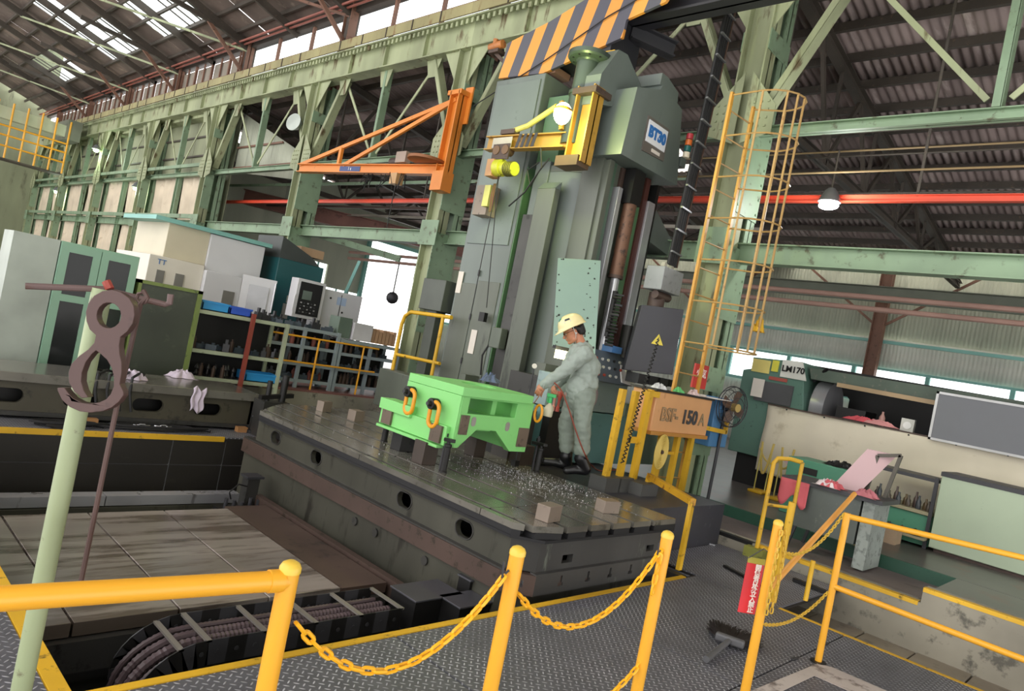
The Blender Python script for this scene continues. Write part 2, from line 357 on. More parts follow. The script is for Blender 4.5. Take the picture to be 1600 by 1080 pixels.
# far walkway behind the pit
fw = base('floor.002', (0, 7.5, 0))
for i in range(9):
    x0 = -1.2+i*1.05
    for y0 in (7.5, 8.6): MB().box((x0+.004, y0+.004, -.02), (x0+1.046, y0+1.096, 0)).build('plate', TREAD, fw)
MB().box((-1.2, 7.495, -.05), (3.6, 7.52, .004)).build('yellow_edge', YELW, fw)
MB().box((-1.2, 7.53, -.06), (8.2, 9.75, -.021)).build('sub_floor', BLK, fw)
struct(MB().box((4.3, 9.75, -.1), (8.2, 9.95, .29)), 'wall_kerb', CONC)
struct(MB().box((4.3, 9.80, -.1), (8.2, 24, .32)), 'floor', BRICKR)
struct(MB().box((-4, 9.75, -.1), (4.3, 44, 0)), 'floor', M('grey workshop floor', '#77706b', .5, wear='#5b5550', amt=.4, scale=.6))
struct(MB().box((4.3, 24, -.1), (8.2, 44, 0)), 'floor', OILF)
# machine apron behind the main table
struct(MB().box((5.48, 3.3, -1.2), (7.1, 7.55, .42)).box((6.3, 7.55, -1.2), (7.6, 8.4, .42)), 'floor', M('machine bed cover', '#43434a', .4, .2, wear='#58585c', amt=.3))

# ---- steel columns
def gusset_bolts(mb, c, n, m, dy, dz, x):
    for i in range(n):
        for j in range(m): mb.cbox((x, c[0]+(i-(n-1)/2)*dy, c[1]+(j-(m-1)/2)*dz-.012), .02, .024, .024)
clabel = {-.9: 'outermost right', 4.37: 'tall light green steel column carrying the yellow ladder cage', 9.98: 'light green steel column behind the orange jib crane mast',
          15.2: 'light green steel column between the teal machine and white control panel', 20.6: 'light green steel column left of the open bay with the round floodlight'}
for i, y in enumerate(CY_):
    if y < 0: continue
    lb = clabel.get(y) or 'light green steel column in the tarpaulin wall, number %s beyond the open bays' % ['one', 'two', 'three', 'four'][i-5]
    t = thing('steel_column', lb, 'column', (8, y, .11)); z0 = .11
    wd = .34
    MB().ibeam((7.86, y, z0), (7.86, y, 6.7), .24, wd, .02, up=(0, 1, 0)).build('front_shaft', GS, t)
    MB().ibeam((8.2, y, z0), (8.2, y, 6.7), .2, wd, .02, up=(0, 1, 0)).build('rear_shaft', GT, t)
    MB().ibeam((8.3, y, 6.7), (8.3, y, 8.8), .2, .3, .02, up=(0, 1, 0)).build('upper_post', BROWNC, t)
    for z, h_ in ((4.3, 1.1), (2.9, .9), (1.7, .3), (.9, .3), (5.9, .25)):
        # slotted side plates
        ys = y-wd/2-.014
        xe = 8.3 if y < 18 else 7.98
        o = [(7.74, z-h_/2), (xe, z-h_/2), (xe, z+h_/2), (7.74, z+h_/2)]
        MB().prism([(a, ys, b) for a, b in o], (0, .012, 0)).build('side_plate', GT, t)
        MB().prism([(a, y+wd/2+.002, b) for a, b in o], (0, .012, 0)).build('side_plate', GT, t)
        if h_ > .5:
            b = MB()
            for j in range(6):
                for xx in (7.75, 8.25): b.cbox((xx, ys-.006, z-h_/2+.08+j*(h_-.16)/5), .026, .014, .026)
            b.build('bolt_row', GT, t)
    MB().box((7.72, y-.24, 3.1), (7.735, y+.24, 3.55)).build('face_plate', GT, t)
    gp = MB()
    for sg in (-1, 1): gp.prism([(7.79, y+sg*.16, 6.7), (7.79, y+sg*.62, 6.7), (7.79, y+sg*.16, 6.05)], (.014, 0, 0))
    gp.build('gusset', GS, t)
    gp = MB()
    for sg in (-1, 1): gp.prism([(7.74, y+sg*.05, 4.6), (7.74, y+sg*.42, 4.72), (7.74, y+sg*.42, 5.05), (7.74, y+sg*.05, 5.5)], (.014, 0, 0)); gusset_bolts(gp, (y+sg*.24, 4.95), 3, 4, .09, .1, 7.735)
    gp.build('gusset', GS, t)
# ---- runway girder, truss and rails of each bay
bays = list(zip(CY_[:-1], CY_[1:]))
order = ['nearest, past the ladder cage', 'second, passing behind the striped arm', 'third, above the orange jib crane', 'fourth, above the floodlight', 'fifth', 'sixth', 'seventh', 'farthest left']
for bi, (a, b) in enumerate(bays):
    t = thing('runway_girder', 'pale green riveted crane runway girder, ' + order[bi], 'girder', (7.9, (a+b)/2, 6.7))
    MB().box((7.84, a, 6.7), (7.87, b, 7.22)).build('web', GS, t)
    MB().box((7.72, a, 6.68), (8.02, b, 6.705)).build('bottom_flange', GS, t)
    MB().box((7.66, a, 7.21), (8.1, b, 7.235)).build('top_flange', GS, t)
    MB().box((7.70, a, 7.30), (7.73, b, 7.50)).build('walkway_edge', M('rust streaked tan panel', '#9a9268', .6, wear='#7a5d3a', amt=.35, scale=1.5, streak=(1, 1, .3)), t)
    MB().box((7.74, a, 7.235), (7.86, b, 7.30)).build('crane_rail', DSTEEL, t)
    st = MB(); n = int((b-a)/.14)
    for k in range(n): y = a+(k+.5)*(b-a)/n; st.box((7.70, y-.03, 7.12), (7.74, y+.03, 7.21))
    s = st.build('rail_clips', GS, t); s['kind'] = 'stuff'
    for k in range(1, 4): y = a+(b-a)*k/4; MB().box((7.76, y-.01, 6.705), (7.84, y+.01, 7.21)).build('stiffener', GS, t)
    for k in range(1, 6): y = a+(b-a)*k/6; MB().box((7.685, y-.012, 7.30), (7.70, y+.012, 7.50)).build('stiffener', DSTEEL, t)
    # truss
    t = thing('bracing_truss', 'pale green V braced truss under the girder, ' + order[bi], 'truss', (7.95, (a+b)/2, 4.86))
    mid = (a+b)/2; zb = 4.86; zt = 6.68; n1, n2 = a+1.05, b-1.05
    X0 = 7.95
    MB().chan((X0, a+.15, zb+.1), (X0, n1, zt), .09, .17, .014, up=(1, 0, 0)).build('knee_brace', GS, t)
    MB().chan((X0, b-.15, zb+.1), (X0, n2, zt), .09, .17, .014, up=(1, 0, 0)).build('knee_brace', GS, t)
    MB().chan((X0, mid, zb), (X0, mid, zt), .08, .15, .012, up=(1, 0, 0)).build('centre_post', GT, t)
    for nn in (n1, n2): MB().bar((X0, mid+(.1 if nn > mid else -.1), zb+.1), (X0, nn, zt-.05), .02, .06, up=(0, 0, 1)).build('tie', GS, t)
    for nn, e in ((n1, a), (n2, b)):
        dd = (nn-e)*.12
    MB().ibeam((X0, a+.17, zb-.06), (X0, b-.17, zb-.06), .12, .12, .012).build('bottom_chord', GT, t)
    for nn in (n1, n2, mid):
        MB().prism([(X0-.07, nn-.22, zt), (X0-.07, nn+.22, zt), (X0-.07, nn+.1, zt-.34), (X0-.07, nn-.1, zt-.34)], (.012, 0, 0)).build('gusset', GS, t)
    t = thing('tie_beam', 'mint green steel beam between columns at door height, ' + order[bi], 'beam', (8.05, mid, 3.3))
    MB().ibeam((8.05, a+.17, 3.3), (8.05, b-.17, 3.3), .18, .24, .014).build('beam', GT, t)
    if bi > 3:
        MB().bar((7.8, a, 3.5), (7.8, b, 3.5), .05, .12).build('rail', GT, t); MB().bar((7.8, a, 5.02), (7.8, b, 5.02), .06, .1).build('rail', GT, t)
# ---- clerestory
cw = base('window_clerestory', (8.3, 15, 7.4)); BRD = M('pale weathered board', '#8c8478', .7, wear='#7a5648', amt=.3, scale=.8, var=.2)
for (a, b) in bays:
    n = 3 if a < 20 else 4
    for k in range(n):
        y0, y1 = a+(b-a)*k/n, a+(b-a)*(k+1)/n
        if a < 20: MB().box((8.40, y0+.05, 7.45), (8.41, y1-.05, 8.62)).build('pane', SKYL, cw)
        else: MB().box((8.40, y0+.05, 7.45), (8.42, y1-.05, 8.5)).build('board', BRD, cw)
        MB().bar((8.36, y0, 7.4), (8.36, y0, 8.7), .07 if k else .22, .08 if k else .22, up=(0, 1, 0)).build('mullion', BROWNC if k else DSTEEL, cw)
        MB().bar((8.36, y0, 7.98), (8.36, y1, 7.98), .04, .05).build('transom', BROWNC, cw)
        if a >= 20: MB().bar((8.36, (y0+y1)/2, 7.4), (8.36, (y0+y1)/2, 8.6), .04, .05, up=(0, 1, 0)).build('mullion', BROWNC, cw)
MB().box((8.3, -1, 7.36), (8.5, 44, 7.45)).build('sill', DSTEEL, cw); MB().box((8.3, -1, 8.6), (8.5, 44, 8.78)).build('head', DSTEEL, cw)
for k, (dx, dz) in enumerate(((0, 0), (-.07, .06), (-.14, .01))):
    oneoff(MB().tube([(8.12+dx, y, 8.62+dz) for y in (-1, 15, 30, 44)], .03, 8), 'conduit_pipe', BROWNP,
           ['lowest red brown pipe run under the roof eave', 'topmost red brown pipe run under the roof eave', 'red brown pipe run nearest the hall under the eave'][k], 'pipe')
# ---- main hall roof: sheets, skylight panes, purlins, rafters
rz = lambda x: 8.8+(8.3-x)*.3
rf = base('ceiling', (5, 25, 9)); rx = [8.45, 7.25, 5.85, 4.5, 3.1, 1.7, .3]; ry = [4+1.72*i for i in range(24)]
def roofsheet(x0, x1, y0, y1, mat, nm): 
    d = random.uniform(-.015, .015)
    return MB().hexa([(x1, y0, rz(x1)+d), (x0, y0, rz(x0)+d), (x0, y1, rz(x0)+d), (x1, y1, rz(x1)+d), (x1, y0, rz(x1)+d+.02), (x0, y0, rz(x0)+d+.02), (x0, y1, rz(x0)+d+.02), (x1, y1, rz(x1)+d+.02)]).build(nm, mat, rf)
DK2 = M('brown grey roof sheet', '#7c6c62', .85, wear='#99887a', amt=.4, scale=.6, var=.3)
for i in range(6):
    for j in range(23):
        y0, y1 = ry[j]+.01, ry[j+1]-.01; sky = (i == 1 and (21.2 < (y0+y1)/2 < 24.7 or 26.6 < (y0+y1)/2 < 30.6 or 32.6 < (y0+y1)/2 < 37)) or (i == 2 and 28 < (y0+y1)/2 < 30)
        roofsheet(rx[i], rx[i+1], y0, y1, SKYL if sky else (DARKR if (i*7+j*3) % 5 else DK2), 'skylight_pane' if sky else 'sheet')
        if sky:
            for k in (1, 2, 3): y = y0+(y1-y0)*k/4; MB().bar((rx[i], y, rz(rx[i])-.03), (rx[i+1], y, rz(rx[i+1])-.03), .02, .04).build('glazing_bar', DSTEEL, rf)
for i in range(6):
    for xx in ((rx[i], (rx[i]+rx[i+1])/2)): MB().bar((xx, 4, rz(xx)-.07), (xx, 44, rz(xx)-.07), .06, .1).build('purlin', DSTEEL, rf)
for (a, b) in bays[1:]:
    for y, w in ((a, .14), ((a+b)/2, .08)): MB().bar((8.4, y, rz(8.4)-.2), (.3, y, rz(.3)-.2), w, .2).build('rafter', DSTEEL, rf)
    MB().bar((8.3, a, rz(8.3)-.3), (4.5, b, rz(4.5)-.3), .05, .06).build('wind_brace', GS if a > 20 else BROWNC, rf)
    MB().bar((8.2, a, 8.75), (5.2, a, 9.0), .09, .12).build('truss_chord', DSTEEL, rf); MB().bar((8.2, a, 7.9), (6.6, a, 9.2), .07, .09).build('truss_strut', BROWNC, rf)
struct(MB().box((-4, 44, 0), (8.5, 44.1, 12)), 'wall_far', CREAM)
bw = base('added_wall_back', (2, -4.6, 3))  # unseen wall added behind the camera to hold back sky light
for i in range(15): MB().box((-6+i*1.8, -4.65, 3.2), (-6+i*1.8+1.78, -4.6, 9.5 if i < 8 else 6.6)).build('panel', CREAM, bw)
# unseen roof added over and behind the camera to cut flat sky light
for i in range(9):
    for j in range(6):
        x1 = 8.45-i*1.6; y0 = -4.5+j*1.42
        MB().hexa([(x1-1.59, y0, rz(x1-1.59)), (x1, y0, rz(x1)), (x1, y0+1.4, rz(x1)), (x1-1.59, y0+1.4, rz(x1-1.59)), (x1-1.59, y0, rz(x1-1.59)+.02), (x1, y0, rz(x1)+.02), (x1, y0+1.4, rz(x1)+.02), (x1-1.59, y0+1.4, rz(x1-1.59)+.02)]).build('sheet', DK2, rf)
struct(MB().hexa([(-6, 4, rz(-6)), (.3, 4, rz(.3)), (.3, 44, rz(.3)), (-6, 44, rz(-6)), (-6, 4, rz(-6)+.03), (.3, 4, rz(.3)+.03), (.3, 44, rz(.3)+.03), (-6, 44, rz(-6)+.03)]), 'ceiling', DK2)  # unseen roof slope added left of the view, shuts out sky light
# ---- filled bays beyond y = 20.6
wl = base('wall_left', (8.35, 30, 0))
def corr(fn_z0, fn_z1, x, y0, y1, mat, name, par, lam=.11, amp=.014):
    n = int((y1-y0)/lam*4)
    mb = MB(); mb.grid(lambda u, v_: (x+amp*math.sin(2*math.pi*u*(y1-y0)/lam), y0+(y1-y0)*u, fn_z0(u)+(fn_z1(u)-fn_z0(u))*v_), n, 1); return mb.build(name, mat, par, solid=.004)
TARP = M('cream tarpaulin', '#cdbfa8', .75, wear='#b09d84', amt=.3, scale=.5, var=.15)
tn = 0
for (a, b) in bays[4:]:
    mid = (a+b)/2
    MB().box((8.3, a+.2, 4.98), (8.33, mid, 6.68)).build('panel', CREAM, wl); MB().box((8.3, mid+.02, 4.98), (8.33, b-.2, 6.68)).build('panel', CREAM, wl)
    for z in (5.5, 6.1): MB().bar((8.26, a, z), (8.26, b, z), .04, .05).build('girt', DSTEEL, wl)
    MB().ibeam((8.05, mid, 0), (8.05, mid, 4.86), .12, .24, .016, up=(0, 1, 0)).build('post', GT, wl)
    for k, (y0, y1) in enumerate(((a+.2, mid-.12), (mid+.12, b-.2))):
        rnd = random.Random(tn); ph = rnd.uniform(0, 6); n_ = rnd.choice((5, 6, 7))
        mb = MB(); mb.grid(lambda u, v_: (8.16+.05*math.sin(u*n_*6.3+ph+v_*3)*(.4+v_*.5)+.03*math.sin(u*19+v_*9+ph), y0+(y1-y0)*(u+.02*math.sin(v_*7+ph)), 4.85-(4.85)*v_), 60, 30)
        tn += 1
        oneoff(mb, 'tarpaulin', TARP, 'creased cream tarpaulin curtain, %s from the open bay in the far wall' % ('first', 'second', 'third', 'fourth', 'fifth', 'sixth', 'seventh', 'eighth')[tn-1], 'tarpaulin', group='tarpaulin curtains in the far wall', loc=(8.32, (y0+y1)/2, 0), solid=.01)
MB().box((8.46, 20.5, 0), (8.48, 44, 6.75)).build('backing_sheet', CREAM, wl)
MB().box((8.0, 20.6, 6.6), (8.46, 44, 6.69)).build('soffit', GS, wl)
# slanted corrugated sheet in the open bay and its mate
t = thing('corrugated_screen', 'grey corrugated sheet screen with sloping top in the bay beside the floodlight', 'screen', (8.5, 18, 4.2))
corr(lambda u: 4.6+.4*u, lambda u: 5.0+1.7*u, 8.5, 15.6, 20.4, CLAD, 'sheet', t)
for z in (5.1, 5.7): MB().bar((8.46, 15.6+(z-5)*3, z), (8.46, 20.4, z), .04, .05).build('girt', BROWNC, t)
# ---- side aisle: far right wall, end wall, roof
wr = base('wall_right', (20, 8, 0))
for k in range(26):
    y0 = -4.2+k*1.08
    corr(lambda u: 3.72, lambda u: 5.75, 20.05, y0, y0+1.1, CLAD, 'cladding_sheet', wr, .09, .012); corr(lambda u: 2.98, lambda u: 3.76, 19.98, y0, y0+1.1, CLADW, 'cladding_sheet', wr, .09, .012)
    corr(lambda u: .24, lambda u: 2.05, 20.0, y0, y0+1.1, CLADW, 'cladding_sheet', wr, .09, .012)
for z, h_ in ((3.67, .08), (2.95, .06), (2.08, .08)): MB().bar((19.9, -4.2, z), (19.9, 24, z), .08, h_).build('girt', TEAL, wr)
wn = base('window_right', (20, 8, 2.1))
for k in range(16):
    y0 = -4.2+k*1.78; MB().box((20, y0+.05, 2.12), (20.01, y0+1.73, 2.92)).build('pane', SKYL, wn); MB().box((19.94, y0-.05, 2.1), (20.04, y0+.05, 2.95)).build('mullion', TEAL, wn)
for y in (-4.6, .7, 6.0, 11.3, 16.6):
    t = thing('wall_post', 'brown steel post against the right wall, %s' % {-4.6: 'nearest the camera', .7: 'in front of the white blind', 6.0: 'above the middle of the long lathe', 11.3: 'beside the yellow ladder foot', 16.6: 'behind the boring machine'}[y], 'column', (19.7, y, .24))
    MB().ibeam((19.7, y, .24), (19.7, y, 5.6), .2, .3, .02, up=(0, 1, 0)).build('shaft', BROWNC, t)
    for s_ in (-1, 1): MB().bar((19.75, y, 4.0), (19.75, y+s_*2.1, 5.5), .05, .06).build('brace', BROWNC, t)
MB().ibeam((18.9, -4, 4.75), (18.9, 24, 4.75), .25, .38, .02).build('runway_beam', M('grey green beam', '#7d8274', .6, var=.15)).__setitem__('kind', 'structure')
for k, (x, z, lb) in enumerate(((12.5, 3.62, 'upper pinkish service pipe along the aisle'), (12.5, 3.42, 'lower pinkish service pipe along the aisle'))):
    oneoff(MB().tube([(x, -3, z), (x, 8, z), (x, 20, z)], .045, 10), 'service_pipe', M('pinkish pipe', '#a58478', .5, var=.15), lb, 'pipe')
we = base('wall_end', (14, 24, 0)); ec = CLAD
for x0, x1, z0, z1 in ((8.3, 12.9, .24, 6.6), (12.9, 14.2, 3.35, 6.4), (14.2, 15.8, 2.5, 6.4), (15.8, 18.9, 4.75, 6.2), (18.9, 20, .24, 6), (12.9, 14.2, .24, 2.3), (14.2, 15.8, .24, .9)):
    MB().box((x0, 24, z0), (x1, 24.1, z1)).build('panel', ec, we)
for x0, x1, z0, z1, n_ in ((12.9, 14.2, 2.3, 3.35, 3), (14.2, 15.8, .9, 2.5, 3)):
    for k in range(n_): w_ = (x1-x0)/n_; MB().box((x0+k*w_+.03, 24.03, z0), (x0+(k+1)*w_-.03, 24.04, z1)).build('pane', SKYL, we); MB().bar((x0+k*w_, 24, z0), (x0+k*w_, 24, z1), .05, .05, up=(0, 1, 0)).build('mullion', TEAL, we)
struct(MB().bar((15.75, 23.9, .24), (15.75, 23.9, 4.8), .14, .14, up=(0, 1, 0)).bar((18.95, 23.9, .24), (18.95, 23.9, 4.8), .14, .14, up=(0, 1, 0)).bar((15.7, 23.9, 4.8), (19, 23.9, 4.8), .14, .14), 'door_frame', TEAL)
ar = base('ceiling.001', (14, 10, 6)); az = lambda x: 7.35-(x-8)*.145
lam = .13; sy = 1.95
shapes = {}
def aisle_sheet(x0, x1, y0, mat, nm='sheet'):
    key = (round(x0, 2), mat.name)
    n = int(sy/lam*6)
    if key not in shapes:
        mb = MB(); mb.grid(lambda u, v_: (x0+(x1+.12-x0)*v_, u*sy, az(x0+(x1+.12-x0)*v_)-.05*v_+.02*math.sin(2*math.pi*u*sy/lam)), n, 1)
        o = mb.build(nm, mat, ar, solid=.006); o.location = V((0, y0, 0)) ; shapes[key] = o; return o
    c = shapes[key].copy(); C.objects.link(c); c.location = V((0, y0, 0)); return c
TRL = M('translucent roof sheet', '#e8e4dc', .6, var=.05, bump=0)
b_ = TRL.node_tree.nodes['Principled BSDF']; b_.inputs['Transmission Weight'].default_value = .9; b_.inputs['Roughness'].default_value = .7; b_.inputs['IOR'].default_value = 1.05
ax_ = [8.3, 9.75, 11.2, 12.65, 14.1, 15.55, 17, 18.5, 20.2]
for i in range(8):
    for k in range(15):
        y0 = -5+k*sy; ym = y0+1
        tl = (i == 7) or (i in (2, 3) and 7.9 < ym < 11.5)
        aisle_sheet(ax_[i], ax_[i+1], y0, TRL if tl and not (i == 7 and k % 5 == 2) else ROOFL, 'sheet')
for x in ax_+[(ax_[i]+ax_[i+1])/2 for i in range(8)]: MB().bar((x, -5, az(x)-.12), (x, 24, az(x)-.12), .07, .12).build('purlin', DSTEEL, ar)
for y in CY_[:5]:
    t = thing('roof_truss', 'dark steel lattice truss under the aisle roof, ' + {-.9: 'nearest and outside the right edge', 4.37: 'on the line of the ladder column', 9.98: 'behind the boring machine', 15.2: 'above the teal machine', 20.6: 'farthest'}[y], 'truss', (14, y, 5.5))
    MB().ibeam((8.5, y, az(8.5)-.26), (19.7, y, az(19.7)-.26), .14, .18, .012).build('top_chord', DSTEEL, t)
    MB().ibeam((8.5, y, 5.25), (19.7, y, 5.25), .12, .14, .012).build('bottom_chord', DSTEEL, t)
    for k in range(6):
        x0 = 8.6+k*1.85; MB().bar((x0, y, 5.25), (x0+.92, y, az(x0+.92)-.3), .05, .07).build('web_bar', DSTEEL, t); MB().bar((x0+1.85, y, 5.25), (x0+.92, y, az(x0+.92)-.3), .05, .07).build('web_bar', DSTEEL, t)
        MB().bar((x0, y, 5.25), (x0, y, az(x0)-.3), .04, .05, up=(0, 1, 0)).build('web_bar', DSTEEL, t)
# orange beam and thin conduits
t = thing('orange_rail', 'long orange red conductor beam running behind the columns', 'beam', (9, 8, 4.27))
MB().ibeam((9, -3, 4.27), (9, 22, 4.27), .08, .085, .01).build('beam', RED, t)
for y in (-1.5, 2.6, 7.3, 12, 17): MB().bar((9, y, 4.3), (9, y, 7.1), .02, .03, up=(0, 1, 0)).build('hanger', DSTEEL, t)
for k, (x, z, mm) in enumerate(((9.2, 5.32, 'a'), (9.2, 5.22, 'b'), (9.4, 5.05, 'a'), (9.4, 4.98, 'b'), (8.6, 4.5, 'a'), (10, 4.66, 'b'), (10, 4.58, 'b'), (11.5, 4.1, 'b'))):
    oneoff(MB().tube([(x, -3, z), (x, 4, z-.015), (x, 10, z)], .012, 6), 'conduit', M('tan conduit', '#9c8560', .5) if mm == 'a' else DSTEEL, '%s thin conduit strung along under the aisle roof, counted from the top' % ('first', 'second', 'third', 'fourth', 'fifth', 'sixth', 'seventh', 'lowest')[(0, 1, 2, 3, 6, 4, 5, 7)[k]], 'conduit', group='conduits under the aisle roof')
# ================================================================== MAIN TABLE (boring machine floor table)
T = .45
t = thing('machine_table', 'long dark cast iron T-slot table under the green casting', 'machine table', (4.5, 5, -1.2))
sx = [3.58, 3.66, 3.95, 4.23, 4.51, 4.79, 5.08, 5.45]
seam = [2.93, 3.42, 4.95, 6.3, 7.42]
def clipx(x, end):                       # outline of the chamfered ends
    if end == 0: return 2.93 if x >= 3.75 else 2.93+(3.75-x)*1.0
    return 7.42 if x >= 4.15 else 6.8+(x-3.58)*.62/.57
for i in range(7):
    x0, x1 = sx[i]+(.021 if i else 0), sx[i+1]-(.021 if i < 6 else 0)
    for j in range(4):
        ya, yb = seam[j]+.004, seam[j+1]-.004
        P4 = []
        for z in (.405, T): P4 += [(x0, max(ya, clipx(x0, 0)), z), (x1, max(ya, clipx(x1, 0)), z), (x1, min(yb, clipx(x1, 1)), z), (x0, min(yb, clipx(x0, 1)), z)]
        MB().hexa([P4[0], P4[1], P4[2], P4[3], P4[4], P4[5], P4[6], P4[7]]).build('top_strip', STEELW, t)
ol = [(3.58, 3.10), (3.75, 2.93), (5.45, 2.93), (5.45, 7.42), (4.15, 7.42), (3.58, 6.8)]
MB().prism([(x+(0 if x > 3.6 else .0), y, .345) for x, y in ol], (0, 0, .02)).build('slab', RUB, t)
for x in sx[1:7]: MB().box((x-.021, clipx(x, 0)+.06, .37), (x+.021, clipx(x, 1)-.02, .441)).build('slot_floor', RUB, t)
for y in seam[1:4]: MB().box((3.6, y-.004, .37), (5.44, y+.004, .446)).build('cross_seam', RUB, t)
mb = MB()
for i in range(7):
    x0, x1 = sx[i]+(.036 if i else 0), sx[i+1]-(.036 if i < 6 else 0)
    a0, a1 = clipx(x0, 0), clipx(x1, 0); b0, b1 = clipx(x0, 1), clipx(x1, 1)
    mb.hexa([(x0, a0, .363), (x1, a1, .363), (x1, b1, .363), (x0, b0, .363), (x0, a0, .406), (x1, a1, .406), (x1, b1, .406), (x0, b0, .406)])
mb.build('slab_core', RUB, t)
# body with oval openings
hs = [stadium(y, .245, .19, .125) for y in (3.58, 4.30, 5.66, 6.45)]
MB().prism([(3.62, 3.12, .13), (3.62, 6.85, .13), (3.62, 6.85, .345), (3.62, 3.12, .345)], (.05, 0, 0), [[(3.62, a, b) for a, b in h] for h in hs]).build('side_wall', CASTG, t)
for h in hs: MB().tube([(3.618, a, b) for a, b in h], .006, 6, closed=True).build('opening_rim', CAST, t)
MB().box((3.9, 3.2, .13), (5.38, 7.3, .345)).build('body_core', BLK, t)
MB().hexa([(3.62, 3.12, .13), (3.77, 2.98, .13), (3.79, 3.0, .13), (3.66, 3.15, .13), (3.62, 3.12, .345), (3.77, 2.98, .345), (3.79, 3.0, .345), (3.66, 3.15, .345)]).build('corner_wall', CAST, t)
rect = lambda x, z, w, h: [(x-w/2, 2.98, z-h/2), (x+w/2, 2.98, z-h/2), (x+w/2, 2.98, z+h/2), (x-w/2, 2.98, z+h/2)]
STA = M('dark cast iron with pale streaks', '#4b4a49', .45, .25, wear='#7d8478', amt=.3, scale=1.1, var=.3, streak=(1, 1, .3))
MB().prism([(3.77, 2.98, .13), (5.4, 2.98, .13), (5.4, 2.98, .345), (3.77, 2.98, .345)], (0, .05, 0), [rect(4.1, .2, .12, .06), rect(5.2, .2, .11, .05)]).build('end_wall', STA, t)
MB().box((5.36, 3.0, .13), (5.4, 7.3, .345)).build('side_wall', CASTG, t)
# ledge and lower bed
slots = [(4.02, .07), (4.34, .07), (4.62, .07), (4.9, .07), (5.2, .07)]
MB().prism([(3.74, 2.94, -.02), (5.46, 2.94, -.02), (5.46, 2.94, .13), (3.74, 2.94, .13)], (0, .06, 0), [[(x+a, 2.94, z+b) for a, b in ((-.012, .03), (-.012, -.02), (-.028, -.02), (-.028, -.045), (.028, -.045), (.028, -.02), (.012, -.02), (.012, .03))] for x, z in slots]).build('ledge_end', STA, t)
MB().prism([(3.56, 3.12, -.02), (3.74, 2.94, -.02), (5.46, 3.0, -.02), (5.46, 7.3, -.02), (3.56, 7.0, -.02)], (0, 0, .14)).build('ledge', RUST, t)
MB().box((3.57, 3.1, .12), (3.64, 7.0, .133)).build('ledge_top', CAST, t)
MB().prism([(3.6, 3.15, -1.19), (3.77, 3.0, -1.19), (5.42, 3.0, -1.19), (5.42, 7.3, -1.19), (3.6, 7.0, -1.19)], (0, 0, 1.17)).build('bed', CASTG, t)
for y, z in ((3.9, -.1), (4.55, -.1), (4.85, -.1)): MB().cyl((3.6, y, z), (3.585, y, z), .035, 16).build('plug', CAST, t)
# four parallel blocks standing on the table
BLKM = M('ground steel block', '#8a7c70', .4, .3, wear='#6a5c52', amt=.3, var=.1)
for (x, y, w, d, h, rz_, lb) in ((3.94, 3.10, .17, .11, .115, .15, 'brown steel block near the near left corner of the table'), (4.80, 3.2, .17, .11, .10, -.2, 'steel block near the near right corner of the table'),
        (4.50, 7.08, .15, .10, .12, .3, 'dark steel block at the far left end of the table'), (4.62, 6.6, .13, .13, .12, .1, 'dark square steel block standing on the bright far part of the table')):
    oneoff(MB().cbox((x, y, T), w, d, h, rz_), 'steel_block', BLKM, lb, 'block', bevel=.003, loc=(x, y, T))
# metal chips, nobody could count them
rnd = random.Random(3); mb = MB()
for i in range(1150):
    k = rnd.random(); x = 4.75+rnd.gauss(.05, .22)+(.25 if k > .6 else 0); y = 4.25+rnd.gauss(0, .33)-(.5*rnd.random() if k > .5 else 0)
    if k < .12: x, y = rnd.uniform(3.7, 5.4), rnd.uniform(3.0, 6)
    if not (3.75 < x < 5.4 and 3.0 < y < 7): continue
    s = rnd.uniform(.003, .0075); a = rnd.uniform(0, 6.3); z = T+.001; d = V((math.cos(a), math.sin(a), rnd.uniform(-.2, .6)))*s; e = V((-math.sin(a), math.cos(a), rnd.uniform(0, .8)))*s*.6
    c = V((x, y, z+s*.5)); mb.add([c-d, c+e, c+d, c-e+V((0, 0, s))], [(0, 1, 2), (0, 2, 3)])
o = mb.build('metal_chips', M('bright steel chips', '#eeeef6', .25, .25, bump=0), smooth=False); tag(o, 'bright metal chips scattered over the table and round the boots', 'metal chips', kind='stuff')

# ================================================================== GREEN CASTING (workpiece)
WG = M('fresh green primer', '#84cf78', .42, wear='#6db864', amt=.25, scale=.8, var=.06)
PADM = M('machined brown pad', '#6a5c50', .4, .3, wear='#4b4038', amt=.3)
t = thing('green_casting', 'bright green box shaped casting clamped on the machine table', 'casting', (4.58, 4.75, .62))
mb = MB(); xa, xb, ya, yb_ = 4.10, 5.05, 4.40, 5.12; zt = 1.19
def arch(y): return [(4.17, y, .66), (4.36, y, .83), (4.60, y, .83), (4.83, y, .65), (xb, y, .65), (xb, y, 1.12), (xa+.02, y, 1.12), (xa+.02, y, .66)]
win = lambda y: [(4.21, y, .965), (4.82, y, .965), (4.82, y, 1.10), (4.21, y, 1.10)]
mb.prism(arch(ya), (0, .07, 0), [win(ya)]).prism(arch(yb_-.07), (0, .07, 0), [[(4.2, yb_-.07, .86), (4.56, yb_-.07, .86), (4.56, yb_-.07, 1.11), (4.2, yb_-.07, 1.11)]])
mb.box((xa+.004, ya+.004, .665), (xa+.09, yb_+.04, 1.113)).box((xb-.18, ya+.07, .66), (xb, yb_-.07, 1.12))
mb.box((4.58, ya+.09, .96), (4.64, yb_-.09, 1.13))
top = [(xa, ya-.01), (xa+.12, ya-.03), (xb-.06, ya-.03), (xb-.03, ya+.05), (xb-.0, ya+.2), (xb-.02, yb_-.1), (xb-.2, yb_+.02), (xa+.25, yb_+.03), (xa, yb_+.03)]
